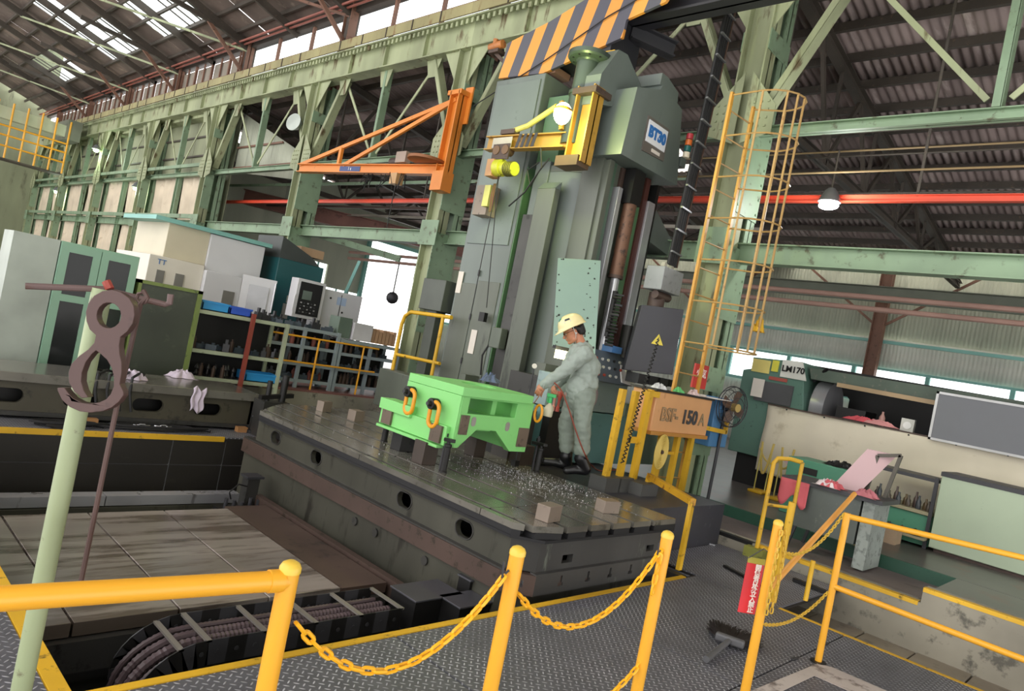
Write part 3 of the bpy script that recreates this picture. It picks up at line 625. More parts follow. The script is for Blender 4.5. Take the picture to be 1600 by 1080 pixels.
mb.prism([(x, y, 1.115) for x, y in top], (0, 0, .075), [[(4.66+.17*math.cos(k*math.pi/10), 4.8+.17*math.sin(k*math.pi/10), 1.115) for k in range(20)]])
mb.box((4.66, ya+.06, .90), (xb-.1, yb_-.06, .945)).box((4.19, ya+.06, .90), (4.6, ya+.16, .945))
mb.box((4.06, 4.46, .66), (4.16, 5.42, .83)).box((4.03, 4.95, .80), (4.2, 5.42, .90)); mb.box((4.02, 4.5, .63), (4.1, 5.40, .655))
mb.box((4.36, ya+.07, .81), (4.60, yb_-.07, .835))
mb.build('body', WG, t, bevel=.008)
for x, z in ((4.30, .90), (4.74, .88)):
    MB().prism([(x+a, ya-.004, z+b) for a, b in stadium(0, 0, .055, .085)], (0, .01, 0)).build('keyhole_pad', M('bare bright metal', '#a09c98', .35, .6), t)
for (a, b) in (((4.90, ya-.012, .70), (5.04, ya, .88)), ((4.14, ya-.012, .78), (4.24, ya, .95))): MB().box(a, b).build('machined_pad', PADM, t, bevel=.002)
MB().box((5.045, ya+.03, .70), (5.06, ya+.2, .88)).build('machined_pad', PADM, t)
for (y0, y1) in ((4.50, 4.64), (5.22, 5.36)): MB().box((4.035, y0, .67), (4.062, y1, .82)).build('machined_pad', PADM, t)
for i, (px, py) in enumerate(((638, 612), (675, 631))):
    c = aX(px, py, 4.04); r = .052
    tn_ = MB().lathe([(r*.95, 0), (r, .01), (r, .07), (r*.92, .08), (r*.5, .082), (r*.45, .1)], (4.1, c.y, c.z), (-1, 0, 0), 24).build('trunnion', BLK, t)
    MB().cyl((4.0, c.y, c.z), (3.985, c.y, c.z), .018, 12).build('bolt', DGREY, tn_)
    # forged shackle ring hanging from the pin
    lp = [(4.04, c.y-.05+a_, c.z-.085+b_) for a_, b_ in stadium(0, 0, .115, .215)]
    oneoff(MB().tube(lp, .019, 10, closed=True), 'lifting_shackle', M('orange yellow forged shackle', '#e39a1f', .35, var=.15), ['left orange lifting shackle on the casting, farther from the operator', 'right orange lifting shackle on the casting front, nearer the middle'][i], 'shackle', group='shackles on the casting')
c = aD(826, 650, 6.55); oneoff(MB().tube([V((5.085, c.y+.03+.045*math.cos(k*math.pi/10), c.z+.08*math.sin(k*math.pi/10)+.03)) for k in range(20)], .013, 8, closed=True), 'lifting_shackle', MC['orange yellow forged shackle'], 'orange lifting shackle at the right end of the casting by the operator', 'shackle', group=None)
c = aZ(765, 597, 1.19)
oneoff(fabric('cloth', (c.x, c.y, 1.19), .24, .15, .10, None, 4), 'rag', M('blue grey rag', '#5f6c86', .9, wear='#3b4256', amt=.4, scale=6, var=.3), 'crumpled blue grey rag lying on top of the green casting', 'rag', loc=(c.x, c.y, 1.19))
# supports: blocks
for (px, py, w, h, lb) in ((662, 727, .16, .2, 'dark block under the near left foot of the casting'), (815, 727, .2, .2, 'dark block under the near right foot of the casting'), (742, 714, .15, .2, 'dark block under the middle of the casting'), (630, 706, .2, .18, 'black angle block with a round hole under the far left foot')):
    p = aZ(px, py, T); p += V((.05, .07, 0)); b = oneoff(MB().cbox((p.x, p.y, T), w, .15, h), 'support_block', BLK if h < .2 else M('dark brown steel block', '#463c36', .5, .2), lb, 'block', loc=(p.x, p.y, T), bevel=.004)
    if h < .2:
        MB().cyl((p.x+.03, p.y-.078, T+.09), (p.x+.03, p.y-.074, T+.09), .03, 16).build('hole', RUB, b)
for (px, py, h, lb) in ((692, 738, .27, 'black screw jack with strap clamp in front of the casting, centre'), (600, 690, .36, 'tall black screw jack at the far left of the casting'), (838, 738, .27, 'black screw jack beside the right end of the casting'), (700, 690, .2, 'short black jack under the casting in the shadow')):
    p = aZ(px, py, T); t = thing('screw_jack', lb, 'jack', (p.x, p.y, T))
    MB().lathe([(.036, 0), (.036, .01), (.028, .02), (.028, h*.8), (.033, h*.82), (.033, h*.9), (.016, h*.91), (.016, h)], p, n=20).build('stem', BLK, t)
    if h > .25:
        q = p+V((.06, .16, h-.01)); MB().bar(p+V((0, -.05, h+.01)), q, .05, .03).build('strap', BLK, t, bevel=.004)
        MB().cyl(p+V((.04, .09, h+.07)), p+V((.04, .09, -0.0)), .011, 10).build('stud', DGREY, t); MB().cyl(p+V((.04, .09, h+.02)), p+V((.04, .09, h+.05)), .022, 6).build('nut', BLK, t)

# ================================================================== PIT: planer table, ways, cable carrier
t = thing('planer_table', 'wide worn steel planer table of long planks down in the pit', 'machine table', (2, 5, -1.2))
px_ = [-.6, .06, .62, 1.2, 1.78, 2.36, 2.94, 3.2, 3.42]
px_ = [-.9, -.35, .2, .76, 1.32, 1.88, 2.45, 3.0]
for i in range(len(px_)-1):
    for (ya, yb2) in ((4.05, 5.92),):
        MB().box((px_[i]+.006, ya, -.38), (px_[i+1]-.006, yb2, -.3)).build('plank', STEELP, t, bevel=.003)
MB().box((3.006, 4.05, -.38), (3.40, 6.0, -.305)).build('side_strip', M('rusty brown table strip', '#5a4a42', .5, .3, wear='#3d332e', amt=.4, scale=1), t)
MB().box((3.44, 3.5, -.42), (3.5, 6.3, -.29)).build('guide_rail', RUST, t)
MB().box((-.9, 4.1, -1.2), (3.4, 5.88, -.385)).build('bed', CAST, t)
MB().box((-.9, 4.0, -.56), (3.38, 4.1, -.386)).build('side_rail', CAST, t); MB().box((-.9, 3.96, -.80), (3.38, 4.1, -.72)).build('side_rail', CASTG, t)
t = thing('slideway', 'polished steel slideway running along the far pit wall', 'rail', (1.5, 6.8, -1.2))
MB().box((-1, 6.72, -.50), (2.25, 6.86, -.41)).build('way', CHROME, t); MB().box((2.26, 6.72, -.50), (3.5, 6.86, -.41)).build('way', CHROME, t)
MB().box((-1, 6.70, -1.2), (3.5, 6.88, -.51)).build('rail_base', CASTG, t)
for i in range(6): MB().box((-.9+i*.8, 6.3, -.62), (-.84+i*.8, 6.7, -.56)).build('rib', CASTG, t)
MB().box((-1, 6.25, -.62), (3.5, 6.29, -.54)).build('lower_rail', CASTG, t)
# cable carrier
zc = -.16; yB = 3.62; yN = 3.28
yB = aZ(413, 941, zc).y; yN = aZ(420, 985, zc).y
t = thing('cable_carrier', 'dark steel cable carrier chain with ribbed hoses beside the planer table', 'cable carrier', (2.2, (yB+yN)/2, -1.1))
rr = .26; path = [(2.98, zc)] + [(x, zc) for x in (2.67, 2.36, 2.05, 1.74)]
for k in range(1, 9): a = math.pi/2+math.pi*k/8*.55; path.append((1.74+rr*1.25*math.cos(a), zc-rr+rr*math.sin(a)))
for yy in (yB, yN):
    for k in range(len(path)-1):
        (x0, z0), (x1, z1) = path[k], path[k+1]; d = V((x1-x0, 0, z1-z0)); n_ = max(1, round(d.length/.11)); dn = V((d.z, 0, -d.x)).normalized()*.13; dn = dn if dn.z < 0 or abs(dn.z) < .03 else -dn
        if dn.z > -.01 and k > 5: dn = V((abs(dn.x), 0, dn.z))
        for j in range(n_):
            a, b = V((x0, yy, z0))+d*(j/n_), V((x0, yy, z0))+d*((j+1)/n_)
            pl = MB().prism([a, b, b+dn, a+dn], (0, .008, 0)).build('link_plate', DGREY if (j+k) % 2 else BLK, t)
            if k < 6: MB().cyl(a.lerp(b, .5)+dn*.5+V((0, -.004, 0)), a.lerp(b, .5)+dn*.5+V((0, .012, 0)), .012, 8).build('rivet', DGREY, pl)
for k in (0, 1, 2, 3, 4, 6):
    x, z = path[k]; MB().bar((x, yN, z-.005), (x, yB+.008, z-.005), .028, .012).build('crossbar', M('bright worn crossbar', '#8f8a84', .4, .5), t)
cr = 8
for h in range(4):
    y = yN+.05+(yB-yN-.1)*h/3; pts = [V((x, y, z-.06)) for x, z in path]; r = (.016, .024, .022, .016)[h]
    fine = []
    for a, b in zip(pts[:-1], pts[1:]):
        n_ = max(2, int((b-a).length/.012)); fine += [a.lerp(b, i/n_) for i in range(n_)]
    mb = MB(); n8 = 8; k0 = 0
    prev = None
    for i, p in enumerate(fine[:-1]):
        d = (fine[i+1]-p).normalized(); a, b = frame(d, (0, 1, 0)); q = r*(1.15 if i % 2 else .95)
        mb.v += [p+a*math.cos(j*math.pi/4)*q+b*math.sin(j*math.pi/4)*q for j in range(8)]
    for i in range(len(fine)-2):
        for j in range(8): mb.f.append((i*8+j, i*8+(j+1) % 8, i*8+8+(j+1) % 8, i*8+8+j))
    mb.build('ribbed_hose', M('ribbed brown grey hose', '#54464a', .5), t)
for (px, py, w, d, h, lb) in ((668, 921, .40, .26, .22, 'dark steel cover box at the end of the cable carrier'), (728, 935, .28, .2, .2, 'dark steel box with bright lid by the plate edge'), (738, 900, .14, .12, .2, 'small green lit steel box against the main table bed')):
    p = aZ(px, py, -.12 if w > .2 else -.05); b = thing('cover_box', lb, 'box', (p.x, p.y, -1.2)); zt_ = p.z
    MB().cbox((p.x, p.y, zt_-h), w, d, h-.014).build('body', BLK, b); MB().cbox((p.x, p.y, zt_-.012), w+.02, d+.02, .012).build('lid', M('scuffed grey steel lid', '#5c5c62', .4, .4), b, bevel=.002)
    MB().cbox((p.x, p.y, -1.2), w*.5, d*.5, 1.2+zt_-h).build('pedestal', BLK, b)
# limit switch cluster at the far corner of the pit
t = thing('limit_switch_unit', 'black oily valve and switch unit at the far end of the planer table', 'switch unit', (3.42, 6.35, -1.2))
MB().box((3.33, 6.28, -.42), (3.45, 6.4, -.13)).build('column', CAST, t); MB().box((3.31, 6.26, -.13), (3.48, 6.42, -.11)).build('cap', DGREY, t)
MB().box((3.1, 6.2, -.52), (3.55, 6.42, -.42)).build('base', BLK, t)
for i in range(5): MB().cyl((3.12+i*.08, 6.22, -.42), (3.12+i*.08, 6.22, -.30-.02*(i % 3)), .018, 10).build('plunger', DGREY, t)
MB().cyl((3.2, 6.17, -.44), (3.2, 6.2, -.44), .035, 14).build('gauge', CHROME, t); MB().cyl((3.52, 6.2, -.38), (3.52, 6.23, -.38), .04, 14).build('wheel', CHROME, t)
MB().tube([(3.15, 6.2, -.3), (3.1, 6.15, -.22), (3.2, 6.2, -.16), (3.32, 6.26, -.2)], .007, 6).build('hose', RUB, t)
MB().box((3.3, 6.26, -1.2), (3.5, 6.42, -.52)).build('stand', CAST, t)

# ================================================================== FOREGROUND RAILS, CHAINS, SIGN
def dome_post(name, x, y, h, label, r=.0243, mat=YEL, z=0, lean=(0, 0), grp=None):
    t = thing(name, label, 'post', (x, y, z), grp)
    MB().cyl((x, y, z), (x+lean[0], y+lean[1], z+h-.006), r, 24).build('tube', mat, t)
    MB().lathe([(r*1.08, -.008), (r*1.08, .004), (r*.85, .014), (r*.4, .02)], (x+lean[0], y+lean[1], z+h-.01), n=24).build('cap', M('pale yellow cap', '#efc74a', .4), t)
    MB().lathe([(.06, 0), (.06, .008), (r, .009)], (x, y, z), n=20).build('foot_plate', mat, t)
    return t
pT = [aY(455, 884, 1.47), aY(808, 868, 1.42), aY(1042, 842, 1.42), aY(1214, 828, 1.42), aY(1325, 797, 1.45)]
p1 = dome_post('guard_post', pT[0].x, 1.47, .985, 'yellow end post of the left handrail in front of the pit')
r1 = aZ(80, 930, pT[0].z-.035); d = (r1-V((pT[0].x, 1.47, pT[0].z-.035)))
rail = MB().tube([V((pT[0].x, 1.47, pT[0].z-.035)), V((pT[0].x, 1.47, pT[0].z-.035))+d*1.9], .0243, 24).build('rail', YEL, p1)
MB().cyl(V((pT[0].x, 1.47, pT[0].z-.035))+d*.03, V((pT[0].x, 1.47, pT[0].z-.035))+d*.10, .027, 24).build('weld_collar', YEL, p1)
e = V((pT[0].x, 1.47, pT[0].z-.035))+d*1.85; MB().cyl((e.x, e.y, 0), e, .0243, 20).build('leg', YEL, p1)
p2 = dome_post('guard_post', pT[1].x, 1.42, .985, 'yellow guard post with two chains, second from the left', lean=(.0, .0))
p3 = dome_post('guard_post', pT[2].x, 1.42, .985, 'yellow guard post right of the long sagging chain')
p4 = dome_post('guard_post', pT[3].x, 1.42, .985, 'yellow guard post hung with chain beside the red sign')
for p, x in ((p2, pT[1].x), (p3, pT[2].x)):
    MB().tube([(x-.026, 1.42, .92), (x-.05, 1.42, .90), (x-.055, 1.42, .95)], .004, 6).build('chain_hook', DGREY, p)
    MB().tube([(x+.026, 1.42, .88), (x+.05, 1.42, .86), (x+.05, 1.42, .88)], .004, 6).build('chain_hook', DGREY, p)
zc1 = .88
A = V((pT[0].x+.04, 1.46, .84)); Bp = V((pT[1].x-.04, 1.42, .905))
chain('guard_chain', sag(A, Bp, .20), 'long yellow plastic chain sagging between the left handrail and second post')
chain('guard_chain', sag((pT[1].x+.04, 1.42, .84), (pT[2].x-.03, 1.42, .92), .20), 'yellow plastic chain sagging in front of the table end')
chain('guard_chain', [(pT[2].x-.045, 1.41, .91), (pT[2].x-.05, 1.41, .80), (pT[2].x-.05, 1.41, .74)], 'short loose end of yellow chain hanging from the third post')
L1 = aY(1012, 1022, 1.42); L2 = aY(870, 1110, 1.42)
chain('guard_chain', sag(L1, (pT[1].x+.03, 1.42, L1.z), .16), 'lower yellow chain at the bottom edge between two posts')
CH2 = M('dull yellow steel chain', '#cfa83a', .45, .2, var=.15)
P5 = V((pT[4].x, 1.45, 0))
chain('guard_chain', sag(aY(1223, 862, 1.42), aY(1318, 803, 1.45), .10), 'upper thin yellow chain from the sign post to the right railing', mat=CH2, L=.04, w=.022, r=.0042)
chain('guard_chain', sag(aY(1192, 975, 1.42), aY(1293, 925, 1.45), .07), 'lower thin yellow chain from the sign post to the right railing', mat=CH2, L=.04, w=.022, r=.0042)
for i, dx in enumerate((-.035, .04)):
    a = V((pT[3].x+dx*.6, 1.39, .95)); chain('guard_chain', [a, a+V((dx*.7, -.01, -.15)), a+V((dx*.2, -.01, -.44))], ['chain length hanging down the left of the sign post', 'chain length hanging down the right of the sign post'][i], mat=CH2, L=.04, w=.022, r=.0042)
# right railing
t = thing('guard_railing', 'two bar yellow railing running out of the right edge', 'railing', (P5.x, P5.y, 0))
MB().cyl(P5, V((P5.x, P5.y, .98)), .021, 20).build('post', YEL, t)
MB().lathe([(.05, 0), (.05, .008), (.02, .01)], P5, n=16).build('foot_plate', BLK, t)
for (pa, pb, z) in (((1322, 797), (1520, 853), .96), ((1303, 920), (1520, 1000), .50)):
    a = V((P5.x, P5.y, z)); b = aZ(pb[0], pb[1], z); MB().cyl(a, a+(b-a)*2.6, .018, 18).build('rail', YEL, t)
e = a+(b-a)*2.5; MB().cyl((e.x, e.y, -.3), (e.x, e.y, .96), .02, 14).build('post', YEL, t)
a, b = aY(1203, 918, 1.43), aY(1335, 772, 1.60)
oneoff(MB().cyl(a, b, .017, 16), 'swing_bar', M('orange yellow swing bar', '#e3a04a', .4), 'slanted orange bar leaning between the sign post and railing', 'bar')
# red sign
sc = aY(1183, 915, 1.47); nrm = -FW; rgt = V((RT.x, RT.y, 0)).normalized()
tlc, trc, blc, brc = aY(1170, 875, 1.5), aY(1188, 884, 1.5), aY(1158, 957, 1.5), aY(1180, 962, 1.5)
t = thing('warning_sign', 'red hanging sign with white vertical lettering', 'sign', sc)
dr = V((.75, -.65, 0)).normalized(); ctop = aY(1181, 880, 1.5); hgt = .27; wid = .095
q = [ctop-dr*wid/2, ctop+dr*wid/2, ctop+dr*wid/2-V((0, 0, hgt)), ctop-dr*wid/2-V((0, 0, hgt))]
MB().prism(q, dr.cross(V((0, 0, 1)))*-.004).build('plate', M('red sign plastic', '#d0303a', .35, bump=0), t)
MB().bar(q[0]+V((0, 0, .012)), q[1]+V((0, 0, .012)), .006, .03).build('header_strip', M('dull yellow strip', '#a8a040', .5), t)
fn_ = dr.cross(V((0, 0, 1))).normalized(); fn_ = fn_ if fn_.dot(FW) < 0 else -fn_
for i, ch in enumerate('関係者以外立入禁止'):
    text(ch, .034, M('white lettering', '#f2efe9', .5, bump=0, var=0), ctop+dr*.016-V((0, 0, .022+i*.0285))+fn_*.005, dr, (0, 0, 1), t, 'lettering', bold=.0006)
MB().tube([q[0]+V((0, 0, .02)), ctop+V((-.01, -.03, .09)), V((pT[3].x-.02, 1.42, ctop.z+.08))], .003, 6).build('wire', DGREY, t)
# broom leaning flat on the plates
p = aZ(1165, 962, 0); t = thing('broom', 'worn black bristle broom head with grey handle on the tread plate', 'broom', p)
hd = aZ(1140, 1000, .05); tip = aZ(1103, 1030, .03); bt = aZ(1168, 950, .04)
MB().cyl(hd, tip, .017, 14, .02).build('handle', M('grey plastic handle', '#5b5b5e', .5), t); ax2 = (bt-hd).normalized(); sd = ax2.cross(V((0, 0, 1))).normalized()
MB().bar(hd-sd*.09+V((0, 0, .0)), hd+sd*.09, .05, .05).build('head', MC['grey plastic handle'], t, bevel=.012)
mb = MB(); rb = random.Random(5)
for i in range(900):
    u = rb.uniform(-1, 1); v_ = rb.uniform(-1, 1); s0 = hd+sd*(u*.085)+V((0, 0, v_*.018))+ax2*.015; e0 = hd+sd*(u*.17+rb.gauss(0, .012))+ax2*(rb.uniform(.17, .27))+V((0, 0, v_*.035-.01)); mb.tube([s0, e0], .0022, 3)
o = mb.build('bristles', M('black brown bristles', '#2a2220', .7), t); o['kind'] = 'stuff'
# steel bars lying on the plates
oneoff(MB().bar(aZ(1132, 884, .015), aZ(1192, 916, .015), .04, .02), 'flat_bar', BLK, 'black flat steel bar lying on the tread plate left of the sign', 'bar')
oneoff(MB().bar(aZ(1098, 847, .008), aZ(1117, 852, .008), .02, .012), 'steel_offcut', CHROME, 'small bright steel offcut on the tread plate', 'offcut')

# ================================================================== HANGING HOOK ON THE GREEN POST, left foreground
gp_ = aD(160, 452, 1.62); gx, gy = gp_.x, gp_.y
gb = aD(100, 900, 1.62)
t = thing('hook_stand', 'pale green pipe post with rusty crossbar at the left', 'stand', (gx, gy, 0))
PG = M('chipped pale green pipe paint', '#949f7b', .5, wear='#625f48', amt=.2, scale=6, var=.12)
MB().cyl((gx-.0, gy, 0), (gx, gy, gp_.z+.0), .0215, 20).build('pipe', PG, t); MB().lathe([(.06, 0), (.06, .01), (.022, .012)], (gx, gy, 0)).build('foot_plate', PG, t)
cb0 = aD(40, 447, 1.55); cb1 = aD(262, 477, 1.68); cbu = aD(267, 460, 1.68)
MB().tube([cb0, gp_+V((0, 0, 0)), aD(258, 476, 1.68), aD(265, 474, 1.68), cbu], .0075, 10).build('crossbar', M('rusty mauve bar', '#655250', .6, .2, wear='#5a4038', amt=.4, scale=6), t)
MB().cyl(aD(166, 440, 1.62), aD(172, 452, 1.62), .01, 8).build('bolt', M('red bolt', '#8f3a30', .5), t)
# the hook plate: ring above, open hook below, cut from thick plate
Dk = 1.56; hp = lambda px, py: aD(px, py, Dk)
outer = [(160, 455), (143, 462), (134, 478), (133, 494), (138, 510), (148, 522), (152, 534), (148, 548), (136, 558), (122, 570), (110, 585), (106, 603), (110, 622)]
def polyp(l): return [hp(a, b) for a, b in l]
ring_o = []; cx_, cy2 = 173, 492
for k in range(0, 21): a = R(118+k*305/20); ring_o.append((cx_+38*math.cos(a), cy2+38*math.sin(a)))
# assembled outline (clockwise): ring, waist, hook with tongue
hook = [(150, 524), (140, 515), (135, 502), (134, 488), (138, 474), (147, 462), (160, 455), (175, 453), (190, 457), (202, 466), (209, 478), (210, 492), (207, 506), (199, 518), (188, 527),
        (186, 540), (187, 553), (190, 566), (190, 582), (187, 600), (193, 612), (193, 618), (186, 628), (175, 637), (160, 643), (143, 645), (125, 643), (109, 636), (97, 625), (90, 610), (90, 606), (101, 606), (106, 613), (114, 622), (127, 629), (141, 631), (155, 629), (166, 624), (173, 616), (178, 604), (178, 588), (174, 574), (167, 562), (156, 552), (150, 548), (144, 553), (134, 566), (128, 582), (127, 596), (131, 610), (138, 621), (128, 622), (116, 612), (108, 598), (107, 583), (112, 568), (124, 556), (138, 546), (147, 536)]
hole = [(160+10+19*math.cos(R(a)), 493+20*math.sin(R(a))) for a in range(0, 360, 20)]
FC = M('flame cut rusty hook plate', '#4d3835', .5, .2, wear='#3a2a28', amt=.35, scale=4, var=.15)
mb = MB().prism(polyp(hook), FW*.022, [polyp(hole)])
t = oneoff(mb, 'crane_hook_plate', FC, 'flame cut rusty brown ring and hook plate hanging on the crossbar', 'hook', bevel=.0015)
a, b, c = aD(222, 462, 1.62), aD(182, 640, 1.62), aD(128, 906, 1.62)
oneoff(MB().tube([a+V((0, 0, .012)), a+RT*.012, a-V((0, 0, .02)), b, c.lerp(b, .03), c], .006, 8).tube([aD(222+9*math.cos(k), 466+9*math.sin(k), 1.62) for k in (0, 1, 2, 3, 4, 5)], .004, 6, closed=True), 'hooked_rod', M('brown steel rod', '#54403c', .45, .4), 'long thin brown rod hanging from the crossbar over the pit', 'rod')
# ================================================================== BORING MACHINE
t = thing('boring_machine', 'tall grey green floor boring machine with BT30 plate behind the worker', 'machine', (6.9, 6, .42))
bm_ = t; Z0 = .42
# left column block: grey face, side sheet coloured for the green light falling on it
MB().box((6.4, 6.5, Z0), (6.95, 7.42, 5.2)).build('left_column', MG, t, bevel=.01)
MB().box((6.41, 6.485, Z0), (6.96, 6.5, 3.95)).build('green_light_sheet', MLG, t)
MB().box((6.385, 6.56, 2.9), (6.4, 7.36, 5.12)).build('upper_cover', M('grey green cover sheet', '#6f7a74', .5, wear='#5f6964', amt=.25, var=.1), t, bevel=.004)
MB().box((6.388, 6.56, 1.02), (6.4, 6.98, 2.4)).build('access_door', MG2, t, bevel=.004); MB().box((6.388, 7.0, .9), (6.4, 7.38, 2.35)).build('access_door', MG2, t, bevel=.004)
for (pa, sz) in (((718, 441), (.10, .30)), ((738, 534), (.11, .32))):
    p = aX(pa[0], pa[1], 6.38); MB().box((6.378, p.y-sz[0]/2, p.z-sz[1]/2), (6.384, p.y+sz[0]/2, p.z+sz[1]/2)).build('notice', PAPER, t)
for z in (1.3, 1.9, 2.5): MB().cyl((6.38, 6.99, z-.04), (6.38, 6.99, z+.04), .014, 8).build('hinge', DGREY, t)
MB().box((6.95, 6.35, Z0), (7.6, 7.3, 4.9)).build('rear_column', MLG, t)
# middle covers A and B
MB().box((6.22, 5.77, Z0), (6.32, 6.06, 3.6)).build('slide_cover', MG2, t, bevel=.006)
MB().prism([(6.22, 5.77, 3.6), (6.32, 5.77, 3.6), (6.32, 5.77, 3.7), (6.25, 5.77, 3.63)], (0, .29, 0)).build('cover_cap', MG, t)
MB().box((6.34, 6.0, Z0), (6.5, 6.34, 3.3)).build('painted_shade_post', CAST, t)  # coloured dark to stand in for the shaded gap beside the slide cover
MB().prism([(6.40, 5.88, Z0), (6.40, 6.10, Z0), (6.75, 6.10, Z0), (6.75, 5.58, Z0), (6.5, 5.58, Z0)], (0, 0, 3.45)).build('saddle_cover', MG, t, bevel=.006)
MB().prism([(6.40, 5.88, 3.87), (6.40, 6.10, 3.87), (6.75, 6.10, 3.87), (6.75, 5.58, 3.87), (6.5, 5.58, 3.87)], (0, 0, .08)).build('saddle_cap', MG2, t)
MB().box((6.38, 6.08, 3.3), (6.56, 6.32, 4.0)).build('saddle_box', MG, t, bevel=.006); MB().box((6.5, 6.1, 4.0), (6.95, 6.45, 4.9)).build('saddle_back', MLG, t)
MB().box((6.5, 5.4, Z0), (6.62, 5.57, 4.1)).build('painted_gap_shade', BLK, t)  # solid black block painting the dark gap between covers and ways
# ways, screw and ram of the column, seen from the operator side
xs_ = [(6.30, 6.44, 'olive_way', MG2, 5.24), (6.44, 6.58, 'green_way', M('dark green painted way', '#4a6352', .45, wear='#2f3c34', amt=.3, streak=(1, 1, .1)), 5.2)]
MB().box((6.45, 5.3, Z0), (7.5, 5.6, 4.05)).build('column_body', MG2, t)
for x0, x1, nm, mm, y in ((6.48, 6.57, 'way', MG2, 5.22), (6.57, 6.66, 'way', MC['dark green painted way'], 5.25), (6.69, 6.77, 'bright_way', CHROME, 5.18), (6.79, 6.86, 'rusty_strip', RUST, 5.26), (7.06, 7.2, 'green_strip', MLG, 5.2), (7.2, 7.29, 'brown_strip', M('dark red brown strip', '#4a2520', .5), 5.17), (7.29, 7.44, 'bright_way', CHROME, 5.14)):
    MB().box((x0, y, 1.0), (x1, 5.32, 4.02 if mm is not CHROME else 3.75)).build(nm, mm, t, bevel=.004)
MB().cyl((6.95, 5.17, Z0), (6.95, 5.17, 2.7), .055, 24).build('ram_rod', CHROME, t)
MB().cyl((6.95, 5.17, 2.7), (6.95, 5.17, 3.6), .085, 24).build('ram_sleeve', M('rusty orange brown sleeve', '#6b4d3c', .5, .3, wear='#3b2e28', amt=.5, scale=2), t); MB().cyl((6.95, 5.17, 2.68), (6.95, 5.17, 2.72), .095, 24).build('sleeve_collar', RUST, t)
MB().box((6.84, 5.1, 3.6), (7.06, 5.25, 4.02)).build('ram_head', BLK, t)
MB().box((7.44, 5.16, Z0), (7.5, 5.5, 4.0)).build('edge_rack', BLK, t)
MB().prism([(7.5, 5.2, 3.3), (8.2, 5.2, 3.2), (8.2, 5.2, 3.35), (7.5, 5.2, 3.75)], (0, .5, 0)).build('side_bracket', MG, t)
# upper right head box with plate
poly = [(6.36, 4.03), (7.62, 4.05), (7.40, 4.95), (7.33, 4.97), (6.90, 5.06), (6.87, 4.99), (6.42, 4.84)]
MB().prism([(x, 5.0, z) for x, z in poly], (0, .5, 0)).build('head_box', MG, t, ang=10)
MB().prism([(6.1, 5.3, 4.55), (6.86, 5.3, 4.75), (6.86, 5.3, 5.08), (6.5, 5.3, 5.3), (6.32, 5.3, 5.28), (6.1, 5.3, 4.9)], (0, .32, 0)).build('head_hood', MG, t, ang=15)
MB().prism([(6.87, 5.02, 5.06), (7.3, 5.02, 5.0), (7.28, 5.02, 5.12), (7.0, 5.02, 5.2), (6.87, 5.02, 5.2)], (0, .4, 0)).build('head_top', MG, t, ang=15)
bp = MB().prism([(6.72, 4.985, 4.2), (7.20, 4.985, 4.22), (7.20, 4.985, 4.62), (6.72, 4.985, 4.62)], (0, .015, 0)).build('name_plate_frame', M('brown name frame', '#66605a', .5), t)
MB().box((6.745, 4.975, 4.32), (7.165, 4.985, 4.58)).build('name_plate', M('white plate', '#e4e6ea', .4, bump=0, var=.02), bp)
LETB = M('blue lettering', '#2f6fb4', .4, bump=0, var=0); text('BT30', .175, LETB, (6.955, 4.972, 4.45), (1, 0, 0), (0, 0, 1), bp, bold=.011, sx=.98)
MB().box((6.9, 4.975, 4.24), (7.08, 4.983, 4.28)).build('badge', PAPER, bp)
# feed cylinder above the saddle
MB().lathe([(.15, 0), (.15, .6), (.165, .6), (.165, .64), (.14, .65), (.14, 1.0), (.155, 1.02), (.24, 1.03), (.26, 1.05), (.26, 1.10), (.2, 1.12)], (6.2, 5.62, 4.1), n=28).build('feed_cylinder', M('dark green cylinder', '#3f4a42', .35, .2), t)
for k in range(10): a = k*.628; MB().cyl((6.2+.21*math.cos(a), 5.6+.21*math.sin(a), 5.12), (6.2+.21*math.cos(a), 5.6+.21*math.sin(a), 5.14), .014, 6).build('flange_bolt', BLK, t)
# stack light
for k, cc in enumerate(('#d9d0b8', '#1f5f5a', '#cf6b2e', '#b43a42')): MB().cyl((7.66, 4.98, 4.42+k*.08), (7.66, 4.98, 4.49+k*.08), .045, 16).build('stack_lamp', M('lamp lens '+cc, cc, .3, bump=0), t)
MB().box((7.6, 5.0, 4.3), (7.72, 5.12, 4.42)).build('lamp_bracket', MG, t)
MB().box((5.9, 5.15, Z0), (6.45, 5.6, 1.35)).build('base', CAST, t); MB().box((6.2, 5.6, Z0), (6.4, 7.5, .75)).build('base', CAST, t)
MB().box((6.15, 6.6, Z0), (6.385, 6.72, 1.15)).build('junction_duct', MG2, t)
p = aX(775, 528, 6.2); MB().box((6.18, p.y-.09, p.z-.13), (6.3, p.y+.09, p.z+.13)).build('junction_box', M('grey junction box', '#5b6258', .5), t, bevel=.01)
MB().tube([p+V((0, .1, -.1)), p+V((-.02, .16, -.25)), p+V((0, .14, -.5))], .012, 6).build('cable', RUB, t)
